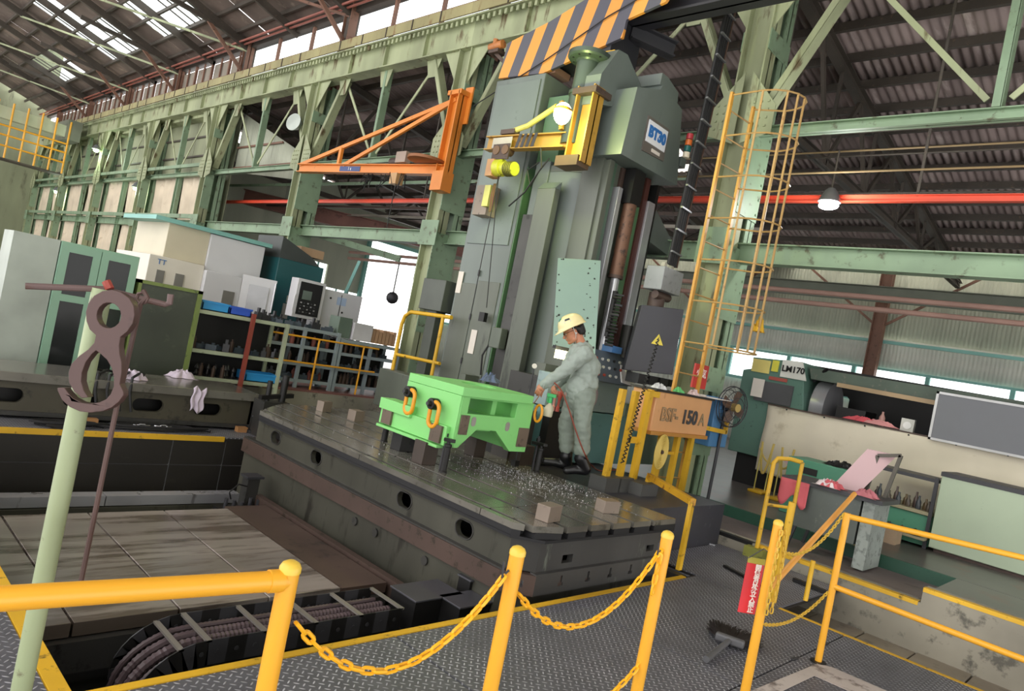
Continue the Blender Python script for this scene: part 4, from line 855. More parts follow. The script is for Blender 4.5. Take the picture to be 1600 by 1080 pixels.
# striped arm over the machine
SM = bpy.data.materials.new('black and orange hazard stripes'); SM.use_nodes = True; n = SM.node_tree.nodes; L_ = SM.node_tree.links.new
tc = n.new('ShaderNodeTexCoord'); sp = n.new('ShaderNodeSeparateXYZ'); L_(tc.outputs['Object'], sp.inputs[0])
def mth(op, a, b=None):
    k = n.new('ShaderNodeMath'); k.operation = op
    for i, v in enumerate((a, b)):
        if v is None: continue
        if isinstance(v, (int, float)): k.inputs[i].default_value = v
        else: L_(v, k.inputs[i])
    return k.outputs[0]
s_ = mth('ADD', sp.outputs[1], mth('MULTIPLY', sp.outputs[2], .27)); fr = mth('FRACT', mth('ADD', mth('DIVIDE', s_, .40), 100.25)); cmp_ = mth('GREATER_THAN', fr, .5)
mx = n.new('ShaderNodeMix'); mx.data_type = 'RGBA'; L_(cmp_, mx.inputs[0]); mx.inputs[6].default_value = lin('#50505a'); mx.inputs[7].default_value = lin('#dd9540')
L_(mx.outputs[2], n['Principled BSDF'].inputs['Base Color']); n['Principled BSDF'].inputs['Roughness'].default_value = .45
arm = thing('striped_arm', 'big black and orange striped overhead arm above the boring machine', 'arm', (6.6, 6, 5.4))
pp = [aX(a, b, 6.5) for a, b in ((779, 122), (793, 67), (826, 50), (859, 33), (912, 0), (985, -48), (1075, -48), (1040, 2), (979, 30), (972, 58), (934, 75), (848, 114), (810, 118))]
MB().prism(pp, (.04, 0, 0)).build('striped_plate', SM, arm)
yy = [p.y for p in pp]; 
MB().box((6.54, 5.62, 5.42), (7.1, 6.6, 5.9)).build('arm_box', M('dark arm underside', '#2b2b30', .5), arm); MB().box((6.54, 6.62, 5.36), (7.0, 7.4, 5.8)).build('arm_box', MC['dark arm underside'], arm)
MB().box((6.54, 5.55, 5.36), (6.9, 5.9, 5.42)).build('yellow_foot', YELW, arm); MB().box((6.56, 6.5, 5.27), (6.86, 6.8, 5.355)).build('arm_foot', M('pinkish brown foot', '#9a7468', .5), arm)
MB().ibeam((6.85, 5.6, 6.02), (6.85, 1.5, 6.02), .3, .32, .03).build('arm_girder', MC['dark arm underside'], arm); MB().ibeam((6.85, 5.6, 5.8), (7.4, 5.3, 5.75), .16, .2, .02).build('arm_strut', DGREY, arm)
MB().tube([aX(740, 165, 6.48), aX(850, 95, 6.48), aX(950, 25, 6.48), aX(1010, -10, 6.48)], .008, 6).build('taut_cable', BLK, arm)
p = aX(778, 74, 6.55); t2 = thing('limit_motor', 'small orange brown motor on a bracket at the left end of the striped arm', 'motor', p)
MB().cyl(p+V((0, .16, .02)), p+V((0, -.10, .04)), .06, 16).build('motor', M('rusty orange paint', '#b3713c', .5, wear='#6d4430', amt=.4), t2); MB().cbox(p-V((0, 0, .1)), .16, .2, .05).build('bracket', RUST, t2); MB().bar(p-V((0, -.02, .08)), V((6.62, p.y-.25, p.z-.3)), .06, .05).build('arm', RUST, t2)
MB().cyl(p+V((-.02, .05, .02)), p+V((-.02, .05, .12)), .04, 12).build('terminal', MC['rusty orange paint'], t2)
# yellow jib arm with hoist, lamp and pendant
YO = M('amber jib paint', '#a9802f', .45, wear='#6b4c22', amt=.3, scale=2)
jt = thing('machine_jib', 'amber yellow swing jib with lamp bracket on the machine front', 'jib', (6.1, 6, 4.0))
MB().ibeam((6.1, 7.0, 4.17), (6.1, 5.62, 4.13), .12, .18, .014).build('jib_beam', YO, jt)
for k in range(4): MB().prism([(6.035, 6.42-k*.09, 4.07), (6.035, 6.37-k*.09, 4.07), (6.035, 6.33-k*.09, 4.24), (6.035, 6.38-k*.09, 4.24)], (.004, 0, 0)).build('stripe', MC['dark arm underside'], jt)
MB().box((6.04, 6.50, 4.08), (6.045, 6.85, 4.22)).build('load_label', M('grey white label', '#b0a99c', .6, wear='#8f4a42', amt=.3), jt)
MB().ibeam((6.12, 5.42, 3.85), (6.12, 5.42, 4.75), .2, .26, .02, up=(0, 1, 0)).build('jib_post', YO, jt); MB().box((6.0, 5.25, 4.65), (6.3, 5.6, 4.72)).build('top_bracket', RUST, jt); MB().box((6.0, 5.32, 3.8), (6.22, 5.66, 3.92)).build('lower_bracket', M('brown bracket', '#5f4a34', .5, .2), jt)
MB().tube([(6.1, 6.65, 4.3), (6.08, 6.3, 4.36), (6.05, 5.85, 4.55)], .035, 10).build('lamp_arm', M('pale yellow conduit', '#c6bc6a', .5), jt)
MB().box((6.05, 6.5, 4.27), (6.15, 6.75, 4.33)).build('lamp_clamp', RUST, jt); MB().bar((6.05, 5.70, 4.25), (6.05, 5.78, 4.6), .05, .05).build('lamp_pole', YO, jt)
lp_ = aD(879, 177, 7.95); lamp = thing('flood_lamp', 'glowing round floodlight on the amber jib of the machine', 'lamp', lp_)
LAMPM = emis('glowing lamp glass', '#fbffb8', 40)
MB().ball(lp_, .125, 20, (.8, .8, 1)).build('bulb', LAMPM, lamp); MB().lathe([(.03, .08), (.06, .07), (.11, .02), (.12, 0)], lp_+V((0, 0, .02)), n=20).build('shade', YO, lamp)
spot_point(lp_+V((-.2, -.06, -.02)), 60, (.86, 1.0, .30), .08, lamp)
ht = thing('hoist', 'yellow electric chain hoist hanging under the amber jib', 'hoist', (6.1, 6.6, 3.8))
hm_ = M('greenish yellow motor paint', '#c2c23a', .4, wear='#5a5a30', amt=.3); hc = aX(790, 262, 6.08)
MB().cyl(hc+V((0, .16, 0)), hc+V((0, -.17, -.02)), .085, 20).build('motor', hm_, ht); MB().cyl(hc+V((0, .16, 0)), hc+V((0, .05, 0)), .11, 20).build('drum', hm_, ht)
for k in range(5): MB().cyl(hc+V((0, -.16+k*.03, -.02)), hc+V((0, -.15+k*.03, -.02)), .095, 20).build('fin', M('dark olive fins', '#5d5a2c', .5), ht)
MB().box((hc.x-.08, hc.y+.16, hc.z-.12), (hc.x+.08, hc.y+.28, hc.z+.1)).build('gear_box', M('pale orange gearbox', '#b98a5c', .5), ht)
MB().cyl(hc+V((-.06, .18, .22)), hc+V((.06, .18, .22)), .06, 16).build('trolley_wheel', M('brown wheel', '#6a5038', .4, .4), ht); MB().cyl(hc+V((-.06, .02, .22)), hc+V((.06, .02, .22)), .06, 16).build('trolley_wheel', MC['brown wheel'], ht); MB().box((hc.x-.05, hc.y-.05, hc.z+.1), (hc.x-.03, hc.y+.25, hc.z+.3)).build('trolley_plate', RUST, ht)
MB().tube([hc+V((0, .1, -.1)), V((hc.x, hc.y+.1, 1.9))], .006, 6).build('chain_fall', BLK, ht)
MB().tube([hc+V((0, .1, -.1)), V((6.33, hc.y+.1, 2.05))], .006, 6).build('chain_fall', BLK, ht)
MB().cbox((6.3, hc.y+.1, 1.86), .06, .1, .12).build('hook_block', BLK, ht)
cb_ = aX(764, 312, 6.2)
MB().box((6.2, cb_.y+.02, cb_.z-.2), (6.38, cb_.y+.28, cb_.z+.2)).build('sign_board', M('stained tan board', '#8d8072', .6, wear='#5c5048', amt=.3), ht)
MB().box((6.14, cb_.y-.05, cb_.z-.1), (6.2, cb_.y+.06, cb_.z+.18)).build('pendant', M('pale yellow pendant', '#c9c66a', .5), ht)
for k in range(5): MB().tube([(6.16, cb_.y-.08-k*.012, cb_.z+.2), (6.12, cb_.y-.1-k*.02, cb_.z+.02), (6.16, cb_.y-.09-k*.015, cb_.z-.17), (6.2, cb_.y-.05-k*.01, cb_.z+.1)], .008, 5).build('cable_loop', M('loop cable %d' % (k % 2), ('#6c6c2a', '#80402a')[k % 2], .5), ht)
MB().tube([aX(845, 228, 6.05), aX(846, 262, 6.08), aX(820, 300, 6.1), aX(795, 322, 6.1)], .01, 6).build('pendant_cable', BLK, ht)
MB().tube([(6.15, 5.9, 3.95), (6.12, 6.0, 3.78), (6.15, 6.12, 3.6), (6.12, 6.2, 3.8), (6.14, 6.05, 3.9)], .009, 6).build('cable_loop', BLK, ht)
# leaning sheet cover and operator's console
q = [aD(872, 403, 8.1), aD(939, 407, 8.1), aD(930, 556, 7.75), aD(863, 541, 7.75)]
lc = oneoff(MB().prism(q, (.02, .02, 0)), 'leaning_cover', MTEAL, 'pale blue green sheet steel cover with chipped bolt holes behind the worker', 'cover', bevel=.004)
rb = random.Random(8); mb = MB()
for i in range(46):
    u, v_ = (rb.choice((.07, .9, .75)) + rb.gauss(0, .03), rb.random()) if i < 30 else (rb.uniform(.55, .95), rb.uniform(.5, .95)); u = min(.97, max(.03, u)); p = (q[0].lerp(q[1], u)).lerp(q[3].lerp(q[2], u), v_)-V((.7, .7, 0))*.004; s_2 = rb.uniform(.006, .018)
    mb.prism([p+RT*math.cos(k)*s_2*rb.uniform(.6, 1)+UP*math.sin(k)*s_2*rb.uniform(.6, 1.2) for k in range(6)], FW*.004)
mb.build('paint_chips', BLK, lc)['kind'] = 'stuff'
ct = thing('operator_console', 'grey blue console cabinet with button panel behind the worker', 'console', (6.8, 4.95, .42)); CB = M('blue grey console paint', '#879a9c', .4, wear='#687c7e', amt=.25, var=.12)
TE = M('dark teal cabinet paint', '#628a89', .3, wear='#4d7070', amt=.25, var=.15)
MB().box((5.85, 4.95, 1.05), (7.35, 5.13, 1.42)).build('upper_cabinet', CB, ct, bevel=.008); MB().box((5.85, 4.91, .44), (7.9, 5.13, 1.04)).build('lower_cabinet', TE, ct, bevel=.008)
MB().box((7.36, 4.93, .44), (8.5, 5.12, 1.2)).build('side_cabinet', M('grey green cabinet', '#6d8273', .4, var=.12), ct, bevel=.008)
sl = MB().prism([(6.3, 4.86, 1.42), (6.3, 5.1, 1.42), (6.3, 5.1, 1.78), (6.3, 5.0, 1.78)], (1.03, 0, 0)).build('button_panel', M('slate panel', '#59636e', .5), ct, bevel=.004)
rb = random.Random(2)
for i in range(7):
    for j in range(3):
        z = 1.5+j*.09; y = 4.86+(z-1.42)*.39; x = 6.48+i*.12
        MB().cyl((x, y, z), (x, y-.02, z), .017, 12).build('button', M('button %d' % (k := rb.choice((0, 0, 1, 2, 3))), ('#d5d6d8', '#b04a3a', '#2d2d30', '#d6d6c8')[k], .4, bump=0), sl)
MB().prism([(7.05, 4.84, 1.45), (7.35, 4.84, 1.42), (7.38, 4.95, 1.62), (7.1, 4.95, 1.66)], (0, .02, 0)).build('paper_sheaf', M('white paper', '#e8e8ea', .8, bump=0), ct)
MB().prism([(x-.0, 4.943, z) for x, z in [(a+6.68, b+1.22) for a, b in stadium(0, 0, .17, .22)]], (0, .008, 0)).build('pink_label', M('grey pink label', '#a89aa2', .5), ct)
MB().box((6.8, 4.9, 1.78), (7.0, 5.05, 1.86)).build('blue_tray', M('blue plastic', '#4a78b0', .4), ct)
MB().cyl((7.2, 5.0, 1.75), (7.2, 5.0, 2.15), .09, 20).build('black_motor', BLK, ct)
lm = aD(885, 553, 7.4); lt = thing('work_light', 'small glowing rectangular work light left of the worker chest', 'lamp', lm)
MB().bar(lm-V((.16, .0, .02)), lm+V((.16, -.03, -.02)), .05, .09).build('tube_glow', emis('warm tube glow', '#fff6b8', 6), lt); MB().bar(lm-V((.18, -.03, -.05)), lm+V((.18, 0, .05)), .05, .03).build('housing', BLK, lt)
spot_point(lm+V((-.1, -.2, 0)), 6, (1, .95, .6), .05, lt)
for (px, py, lb) in ((868, 560, 'olive metal panel under the small glowing work light'),):
    a = aD(845, 640, 7.5); oneoff(MB().box((5.98, 5.16, .8), (6.2, 5.3, 1.5)), 'olive_panel', MG2, lb, 'panel')
# pins and red fittings below the hand
ft = thing('fitting_cluster', 'dark bench with copper and red hydraulic fittings behind the spray bottle', 'fittings', (5.7, 5.0, .42))
MB().box((5.8, 4.8, .44), (6.3, 4.9, 1.02)).build('bench', BLK, ft); MB().box((5.42, 4.95, .44), (5.75, 5.2, .98)).build('side_box', M('dark brown steel box', '#3d3834', .4, .2), ft); rb = random.Random(9)
for i in range(9):
    x = 5.84+rb.random()*.42; z = 1.02; c_ = ('#b9847a', '#9a4238', '#8a8a8a', '#c79a84')[i % 4]; MB().lathe([(.022, 0), (.022, .05), (.014, .06), (.014, .10+.08*rb.random()), (.03, .18), (.028, .22)], (x, 4.80+.08*rb.random(), z), n=10).build('fitting', M('fitting '+c_, c_, .4, .3), ft)
dg = aD(835, 572, 7.0); t2 = thing('dial_gauge', 'small white dial gauge on a thin stand beside the casting', 'gauge', (dg.x, dg.y, T))
MB().cyl(dg+V((-.02, -.02, 0)), dg+V((.01, .01, 0)), .025, 18).build('dial', WHITE, t2); MB().cyl((dg.x, dg.y, T), dg-V((0, 0, .02)), .006, 8).build('stem', DGREY, t2); MB().cbox((dg.x, dg.y, T), .06, .06, .06).build('base', BLK, t2)

# ================================================================== YELLOW POSTS, BGF CABINET, HOSE, FAN, PANEL, CABLE TRACK
t = thing('post_stand', 'scuffed yellow double post frame left of the orange cabinet', 'frame', (6.0, 3.9, .42))
for x in (5.72, 5.95): MB().bar((x, 3.9, .5), (x, 3.9, 1.42), .07, .05, up=(0, 1, 0)).build('post', YELW, t); MB().cbox((x, 3.9, .42), .24, .2, .14).build('base_block', M('dark grey base block', '#494947', .5), t)
for x, h in ((6.18, 1.44), (6.28, 1.46), (6.12, 1.44)): MB().bar((x, 3.85+(x-6.1)*.5, .42), (x, 3.85+(x-6.1)*.5, h), .05, .05, up=(0, 1, 0)).build('post', YELW, t)
MB().bar((5.95, 3.9, .93), (6.2, 3.9, .93), .05, .06).build('crossbar', YELW, t); MB().bar((6.1, 3.9, 1.42), (6.36, 3.9, 1.42), .05, .06).build('crossbar', YELW, t)
MB().cbox((6.15, 3.75, .42), .3, .2, .12).build('base_block', MC['dark grey base block'], t)
cm = [V((6.06+.014*math.cos(k*.9)-(.0009*k), 3.84+.014*math.sin(k*.9), 1.95-k*.0057)) for k in range(220)]
oneoff(MB().tube(cm, .0065, 5), 'coiled_cord', RUB, 'long black coiled cord hanging down between the yellow posts', 'cord')
t = thing('orange_cabinet', 'faded orange BSF-150A steel cabinet standing on yellow legs', 'cabinet', (6.95, 3.9, .12))
OC = M('faded orange enamel', '#d09a68', .42, wear='#a8713e', amt=.25, scale=.8, var=.1)
MB().box((6.34, 3.9, 1.03), (7.55, 4.2, 1.46)).build('body', OC, t, bevel=.015); MB().box((6.33, 3.88, 1.0), (7.56, 4.2, 1.04)).build('lower_lip', M('dark orange lip', '#b07a34', .5), t)
MB().box((6.3, 3.89, 1.455), (7.58, 4.22, 1.475)).build('top_tray', BLK, t)
text('BSF-', .2, M('outlined pale lettering', '#8f7a5c', .5, bump=0), (6.66, 3.893, 1.22), (1, 0, 0), (0, 0, 1), t, bold=.006); text('BSF-', .2, OC, (6.66, 3.889, 1.22), (1, 0, 0), (0, 0, 1), t, bold=-.007)
text('150', .21, M('dark grey lettering', '#3c3a3e', .5, bump=0), (7.09, 3.893, 1.22), (1, 0, 0), (0, 0, 1), t, bold=.008, sx=1.1); text('A', .2, MC['outlined pale lettering'], (7.37, 3.893, 1.21), (1, 0, 0), (0, 0, 1), t, bold=.003)
for x, z in ((6.73, .53), (7.07, .5), (7.38, .5)): MB().bar((x, 3.98, .12), (x, 3.98, 1.0), .07, .05, up=(0, 1, 0)).build('leg', YELW, t)
MB().bar((6.7, 3.98, .8), (7.1, 3.98, .8), .03, .03).build('crossbar', YELW, t)
MB().bar((7.55, 3.95, 1.13), (8.1, 3.95, 1.10), .05, .05).build('side_arm', YELW, t); MB().bar((8.1, 3.95, 1.08), (8.1, 3.95, 1.3), .05, .05, up=(0, 1, 0)).build('side_arm', YELW, t)
for (x, y, w, h, c_, lb) in ((6.6, 4.05, .2, .03, '#cfd0d4', 'crumpled pale rag on top of the orange cabinet'), (6.95, 4.02, .12, .03, '#5fae6a', 'small green plastic bottle lying on the orange cabinet'), (7.25, 4.0, .14, .04, '#c8b0b0', 'pinkish rag on the right of the orange cabinet top')):
    oneoff(fabric('rag', (x, y, 1.476), w, .12, h+.03, None, int(x*10)), 'rag', M('rag '+c_, c_, .8), lb, 'rag', loc=(x, y, 1.476))
oneoff(MB().prism([(7.5, 3.82, 1.48), (7.95, 3.86, 1.485), (7.95, 4.1, 1.485), (7.45, 4.1, 1.48)], (0, 0, .006)), 'loose_sheet', PAPER, 'thin pale sheet jutting out right of the orange cabinet top', 'sheet')
hrl = thing('hose_reel', 'round coil of flat yellow hose hanging under the orange cabinet', 'hose', (6.55, 3.84, .6))
for k in range(9):
    r = .03+k*.0145; MB().tube([(6.58+r*math.cos(a/24*6.283)*.85, 3.86, .83+r*1.25*math.sin(a/24*6.283)) for a in range(24)], .0085, 6, closed=True).build('hose_turn', M('pale yellow hose', '#cdb25c', .6, var=.1), hrl)
MB().cyl((6.58, 3.84, .83), (6.58, 3.9, .83), .02, 12).build('hub', RUST, hrl)
# fan
fc = V((8.05, 3.88, 1.42)); fan = thing('pedestal_fan', 'large round wire cage fan right of the orange cabinet', 'fan', (8.05, 3.95, 1.1))
fn = V((-.25, -.97, 0)).normalized(); fa, fb = frame(fn)
for r, o in ((.245, 0), (.25, .035), (.2, -.045), (.12, -.06), (.2, .09)): MB().tube([fc+fn*(-o)+(fa*math.cos(k*math.pi/20)+fb*math.sin(k*math.pi/20))*r for k in range(40)], .0045 if r < .24 else .006, 6, closed=True).build('cage_ring', DGREY, fan)
for k in range(28):
    a = k*2*math.pi/28; d = fa*math.cos(a)+fb*math.sin(a); MB().tube([fc+fn*.07+d*.05, fc+fn*.05+d*.14, fc+fn*.03+d*.21, fc+d*.245], .002, 4).build('cage_wire', DGREY, fan)
for k in range(4):
    a = k*math.pi/2+.4; d = fa*math.cos(a)+fb*math.sin(a); s2 = fa*math.cos(a+1.57)+fb*math.sin(a+1.57); MB().prism([fc+d*.03-s2*.03+fn*.0, fc+d*.12-s2*.07, fc+d*.2-s2*.05, fc+d*.21+s2*.05, fc+d*.1+s2*.05-fn*.02, fc+d*.03+s2*.02], fn*-.004).build('blade', M('brown translucent blade', '#5f4638', .35), fan)
MB().cyl(fc+fn*.075, fc-fn*.02, .05, 24).build('hub_badge', M('brass hub', '#b59a5a', .4, .3), fan); MB().cyl(fc-fn*.03, fc-fn*.2, .07, 20).build('motor', DGREY, fan); MB().cyl(fc-fn*.12-V((0, 0, .05)), (fc.x+.02, fc.y+.1, 1.12), .02, 10).build('neck', DGREY, fan); MB().cyl((fc.x+.02, fc.y+.1, .12), (fc.x+.02, fc.y+.1, 1.12), .02, 10).build('stand', DGREY, fan)
# hanging switch cabinet, junction block and cable track
t = thing('switch_cabinet', 'dark grey hanging switch cabinet with yellow high voltage triangle', 'cabinet', (7.1, 4.6, 1.6))
q = [aD(1003, 476, 8.2), aD(1069, 484, 8.2), aD(1051, 586, 8.2), aD(975, 578, 8.2)]
MB().prism([q[3], q[2], q[1], q[0]], FW*.2).build('body', M('matt charcoal paint', '#3b3b42', .6, var=.06), t, bevel=.008)
c = aD(1028, 532, 8.19); tri = [c+RT*a+UP*b for a, b in ((-.07, -.05), (.07, -.05), (0, .075))]; tm = MB().prism(tri, FW*.008).build('warning_triangle', M('yellow sticker', '#d9c64a', .5, bump=0), t)
MB().prism([c-FW*.004+RT*a+UP*b for a, b in ((.010, .045), (-.018, .0), (.0, .0), (-.010, -.038), (.02, .01), (.003, .01))], FW*.004).build('bolt_symbol', BLK, tm)
for k in range(4): MB().box((q[3].x+.12+k*.24, 4.57, 1.48+.01*k), (q[3].x+.30+k*.24, 4.75, 1.60)).build('connector', M('dark connector', '#2c2d30', .5), t)
MB().cyl((7.15, 4.66, 2.4), (7.15, 4.66, 2.58), .1, 20).build('swivel', RUST, t)
t2 = thing('junction_block', 'pale grey concrete coloured junction box above the switch cabinet', 'box', (7.15, 4.6, 2.55))
MB().box((6.95, 4.5, 2.60), (7.38, 4.75, 2.88)).build('body', M('galvanised grey', '#8c8f90', .5, .3, wear='#77797a', amt=.4, scale=3), t2, bevel=.008); MB().cyl((7.0, 4.6, 2.55), (7.3, 4.6, 2.55), .05, 12).build('clamp', RUST, t2)
for dx in (-.08, .08): MB().cbox((7.15+dx, 4.6, 2.88), .05, .05, .06).build('lug', M('cream lug', '#a39f90', .5), t2)
a, b = aY(1049, 415, 4.58), aY(1150, -25, 4.58); t3 = thing('cable_track', 'black ribbed vertical cable track running up to the roof', 'cable track', a)
ax3 = (b-a).normalized(); s3 = ax3.cross(V((0, 1, 0))).normalized()
for k, o in enumerate((-.07, -.025, .025, .07)): MB().tube([a+s3*o, a.lerp(b, .5)+s3*o, b+s3*o], .022, 8).build('cable', RUB, t3)
MB().bar(a-s3*.1, b-s3*.1, .012, .05, up=(0, 1, 0)).build('edge_bar', M('worn brown edge bar', '#5f4a40', .5, .3), t3)
nn = int((b-a).length/.27)
for k in range(nn): p = a+ax3*(.15+k*.27); MB().bar(p-s3*.11-V((0, .03, 0)), p+s3*.11-V((0, .03, 0)), .02, .03, up=(0, 1, 0)).build('strap', M('grey strap', '#6c6c70', .4, .4), t3)
rk = MB()
# thin black rack beside the cabinet
t4 = thing('valve_bank', 'black valve and hose bank left of the switch cabinet', 'valves', (6.6, 4.75, 1.5)); rb = random.Random(11)
MB().box((6.72, 4.95, 1.95), (6.77, 5.0, 2.5)).build('back_rail', BLK, t4)
for k in range(16): z = 1.86+k*.04; MB().cyl((6.7+.05*rb.random(), 4.97, z), (6.74+.06*rb.random(), 4.88, z), .008+.010*rb.random(), 10).build('valve', (DGREY, BLK, BLK)[k % 3], t4)
# yellow hoop over the plate edge, apron edge blocks
t = thing('yellow_hoop', 'worn yellow square tube hoop at the corner of the machine table', 'guard', (5.6, 3.05, 0))
h1, h2 = aZ(1060, 890, 0), aZ(1006, 790, .42); 
tp1 = aZ(1080, 768, .42); A1 = V((h1.x, h1.y, 0)); tpz = .60; A2 = V((h1.x, h1.y, tpz)); B2 = aZ(1014, 744, tpz); Bb = V((B2.x, B2.y, .44))
MB().bar(A1, A2, .05, .035, up=(0, 1, 0)).build('post', YELW, t); MB().bar(A2+(A2-B2).normalized()*.02, B2, .05, .06).build('top_rail', M('rusty yellow tube', '#c08f22', .5, wear='#7a4a22', amt=.4, scale=3), t); MB().bar(Bb, B2, .05, .035, up=(0, 1, 0)).build('post', YELW, t)

# ================================================================== LADDER WITH CAGE on the main column
LY = M('ladder yellow', '#c38f36', .45, wear='#8f6536', amt=.3, scale=3); LT = M('tan cage bar', '#a98750', .5, wear='#8a5a30', amt=.3)
t = thing('caged_ladder', 'yellow ladder with tan safety cage on the tall green column', 'ladder', (7.3, 4.0, .11))
ra, rb_ = V((6.98, 4.10, 0)), V((7.42, 4.05, 0))
for r in (ra, rb_): MB().bar(r+V((0, 0, .12)), r+V((0, 0, 4.9)), .05, .03, up=(0, 1, 0)).build('rail', LY, t)
for k in range(15): MB().cyl(ra+V((0, 0, .5+k*.3)), rb_+V((0, 0, .5+k*.3)), .009, 8).build('rung', LT, t)
cc = V((7.25, 3.72, 0)); hoop = [ra]+[cc+V((-.30*math.cos(a)*1.0, -.34*math.sin(a)-.0, 0)) for a in [math.pi*k/8 for k in range(9)]]+[rb_]
for k in range(7): z = 2.05+k*.47; MB().tube([p+V((0, 0, z)) for p in hoop], .010, 6).build('hoop', LT, t)
for k in (1, 3, 4, 5, 7, 9): p = hoop[k]; MB().bar(p+V((0, 0, 2.05)), p+V((0, 0, 4.87)), .012, .022, up=(0, 1, 0)).build('cage_bar', LT, t)
for z in (1.2, 2.6, 4.0): MB().bar(rb_+V((0, 0, z)), V((7.75, 4.25, z)), .03, .02).build('standoff', LT, t)
p = aY(1186, 508, 3.5); oneoff(fabric('y', (p.x, p.y, p.z-.08), .16, .12, .17, None, 8), 'cloth_bundle', YELW, 'crumpled yellow cover stuck low in the ladder cage', 'cover', loc=(p.x, p.y, p.z-.08))
p = aX(1088, 590, 7.4); t2 = thing('fire_sign', 'small red sign with white lettering at the column foot', 'sign', p)
MB().box((7.3, p.y-.02, p.z-.12), (7.62, p.y, p.z+.16)).build('plate', M('red sign paint', '#b4342f', .5, bump=0), t2)
text('火気', .12, MC['white lettering'], (7.46, p.y-.022, p.z+.05), (1, 0, 0), (0, 0, 1), t2)
p = aX(1088, 612, 7.4); oneoff(MB().box((7.25, p.y-.03, p.z-.25), (7.6, p.y-.01, p.z-.02)), 'grey_notice', PAPER, 'pale notice board hanging under the small red sign', 'notice')
oneoff(MB().box((7.85, 4.0, .9), (8.3, 4.35, 1.5)), 'blue_box', M('faded blue paint', '#4d7fae', .5, var=.12), 'faded blue steel box behind the round fan', 'box', bevel=.01)

# ================================================================== ORANGE JIB CRANE on the second column
t = thing('jib_crane', 'orange wall jib crane with long braced boom on the second column', 'crane', (7.6, 9.6, 4))
Y1 = 9.72; mx0 = 7.6
MB().ibeam((mx0, Y1, 4.35), (mx0, Y1, 5.78), .2, .24, .02, up=(0, 1, 0)).build('mast', ORG, t)
MB().box((7.5, Y1-.16, 5.72), (7.72, Y1+.2, 5.80)).build('top_plate', ORG, t); MB().prism([(7.7, Y1-.02, 5.25), (7.7, Y1-.22, 5.25), (7.7, Y1-.22, 5.9), (7.7, Y1-.02, 5.9)], (.03, 0, 0)).build('wall_plate', ORG, t)
MB().box((7.48, Y1-.14, 4.02), (7.72, Y1+.16, 4.36)).build('lower_bracket', ORG, t)
tipb = aZ(468, 263, 4.40); root = V((mx0, Y1, 4.40)); MB().ibeam(root, tipb, .14, .17, .016).build('boom', ORG, t)
topm = V((mx0, Y1+.05, 5.66)); m1 = root.lerp(tipb, .80); m2 = root.lerp(tipb, .62); 
MB().bar(topm, tipb+V((0, 0, .07)), .05, .07).build('tie_bar', ORG, t)
bq = root.lerp(tipb, .66); MB().bar(topm, bq+V((0, 0, .07)), .05, .07).build('tie_bar', ORG, t)
cq = root.lerp(tipb, .70); ztie = topm.lerp(tipb+V((0, 0, .07)), .70).z; MB().bar(V((cq.x, cq.y, 4.47)), V((cq.x, cq.y, ztie)), .06, .08, up=(0, 1, 0)).build('king_post', ORG, t)
lb_ = root.lerp(tipb, .62); dn = (tipb-root).normalized(); sd2 = dn.cross(V((0, 0, 1))); sd2 = sd2 if sd2.dot(FW) < 0 else -sd2
MB().prism([lb_+sd2*.014+V((0, 0, -.05))-dn*.35, lb_+sd2*.014+V((0, 0, -.05))+dn*.25, lb_+sd2*.014+V((0, 0, .05))+dn*.25, lb_+sd2*.014+V((0, 0, .05))-dn*.35], sd2*.004).build('load_plate', M('navy label', '#35487c', .5, bump=0), t)
text('1 t', .09, MC['white lettering'], lb_+sd2*.022-dn*.05, -dn if (-dn).dot(RT) > 0 else dn, (0, 0, 1), t)
MB().lathe([(.3, 0), (.34, .01), (.34, .06), (.3, .07)], V((mx0-.15, Y1+.35, 4.5)), n=28).build('slewing_ring', M('rust orange ring', '#8f5a34', .5, .2), t)
ho = thing('jib_hoist', 'brown chain hoist and tangled cables on the orange jib boom', 'hoist', root.lerp(tipb, .3))
hp_ = root.lerp(tipb, .28)
MB().cyl(hp_+V((0, 0, .15)), hp_+V((.0, .25, .15)), .08, 14).build('motor', RUST, ho); MB().cbox(hp_+V((0, 0, -.28)), .16, .2, .2).build('body', M('tan hoist body', '#b08a5e', .5), ho); MB().cbox(hp_+V((-.05, -.15, .1)), .12, .3, .2).build('control_box', M('pale brown box', '#9a8678', .5), ho)
rb = random.Random(4)
for k in range(12):
    a = root.lerp(tipb, .22+.28*rb.random()); MB().tube([a+V((0, 0, -.05)), a+V((rb.uniform(-.1, .1), rb.uniform(-.1, .1), -.25-.2*rb.random())), a+V((rb.uniform(-.2, .2), rb.uniform(-.2, .2), -.1))], .008, 5).build('cable', BLK, ho)
MB().tube([hp_-V((0, 0, .3)), V((hp_.x, hp_.y, 3.4))], .008, 5).build('load_chain', BLK, ho); MB().tube([hp_-V((.03, .05, .3)), V((hp_.x-.03, hp_.y-.05, 3.3))], .008, 5).build('load_chain', BLK, ho)
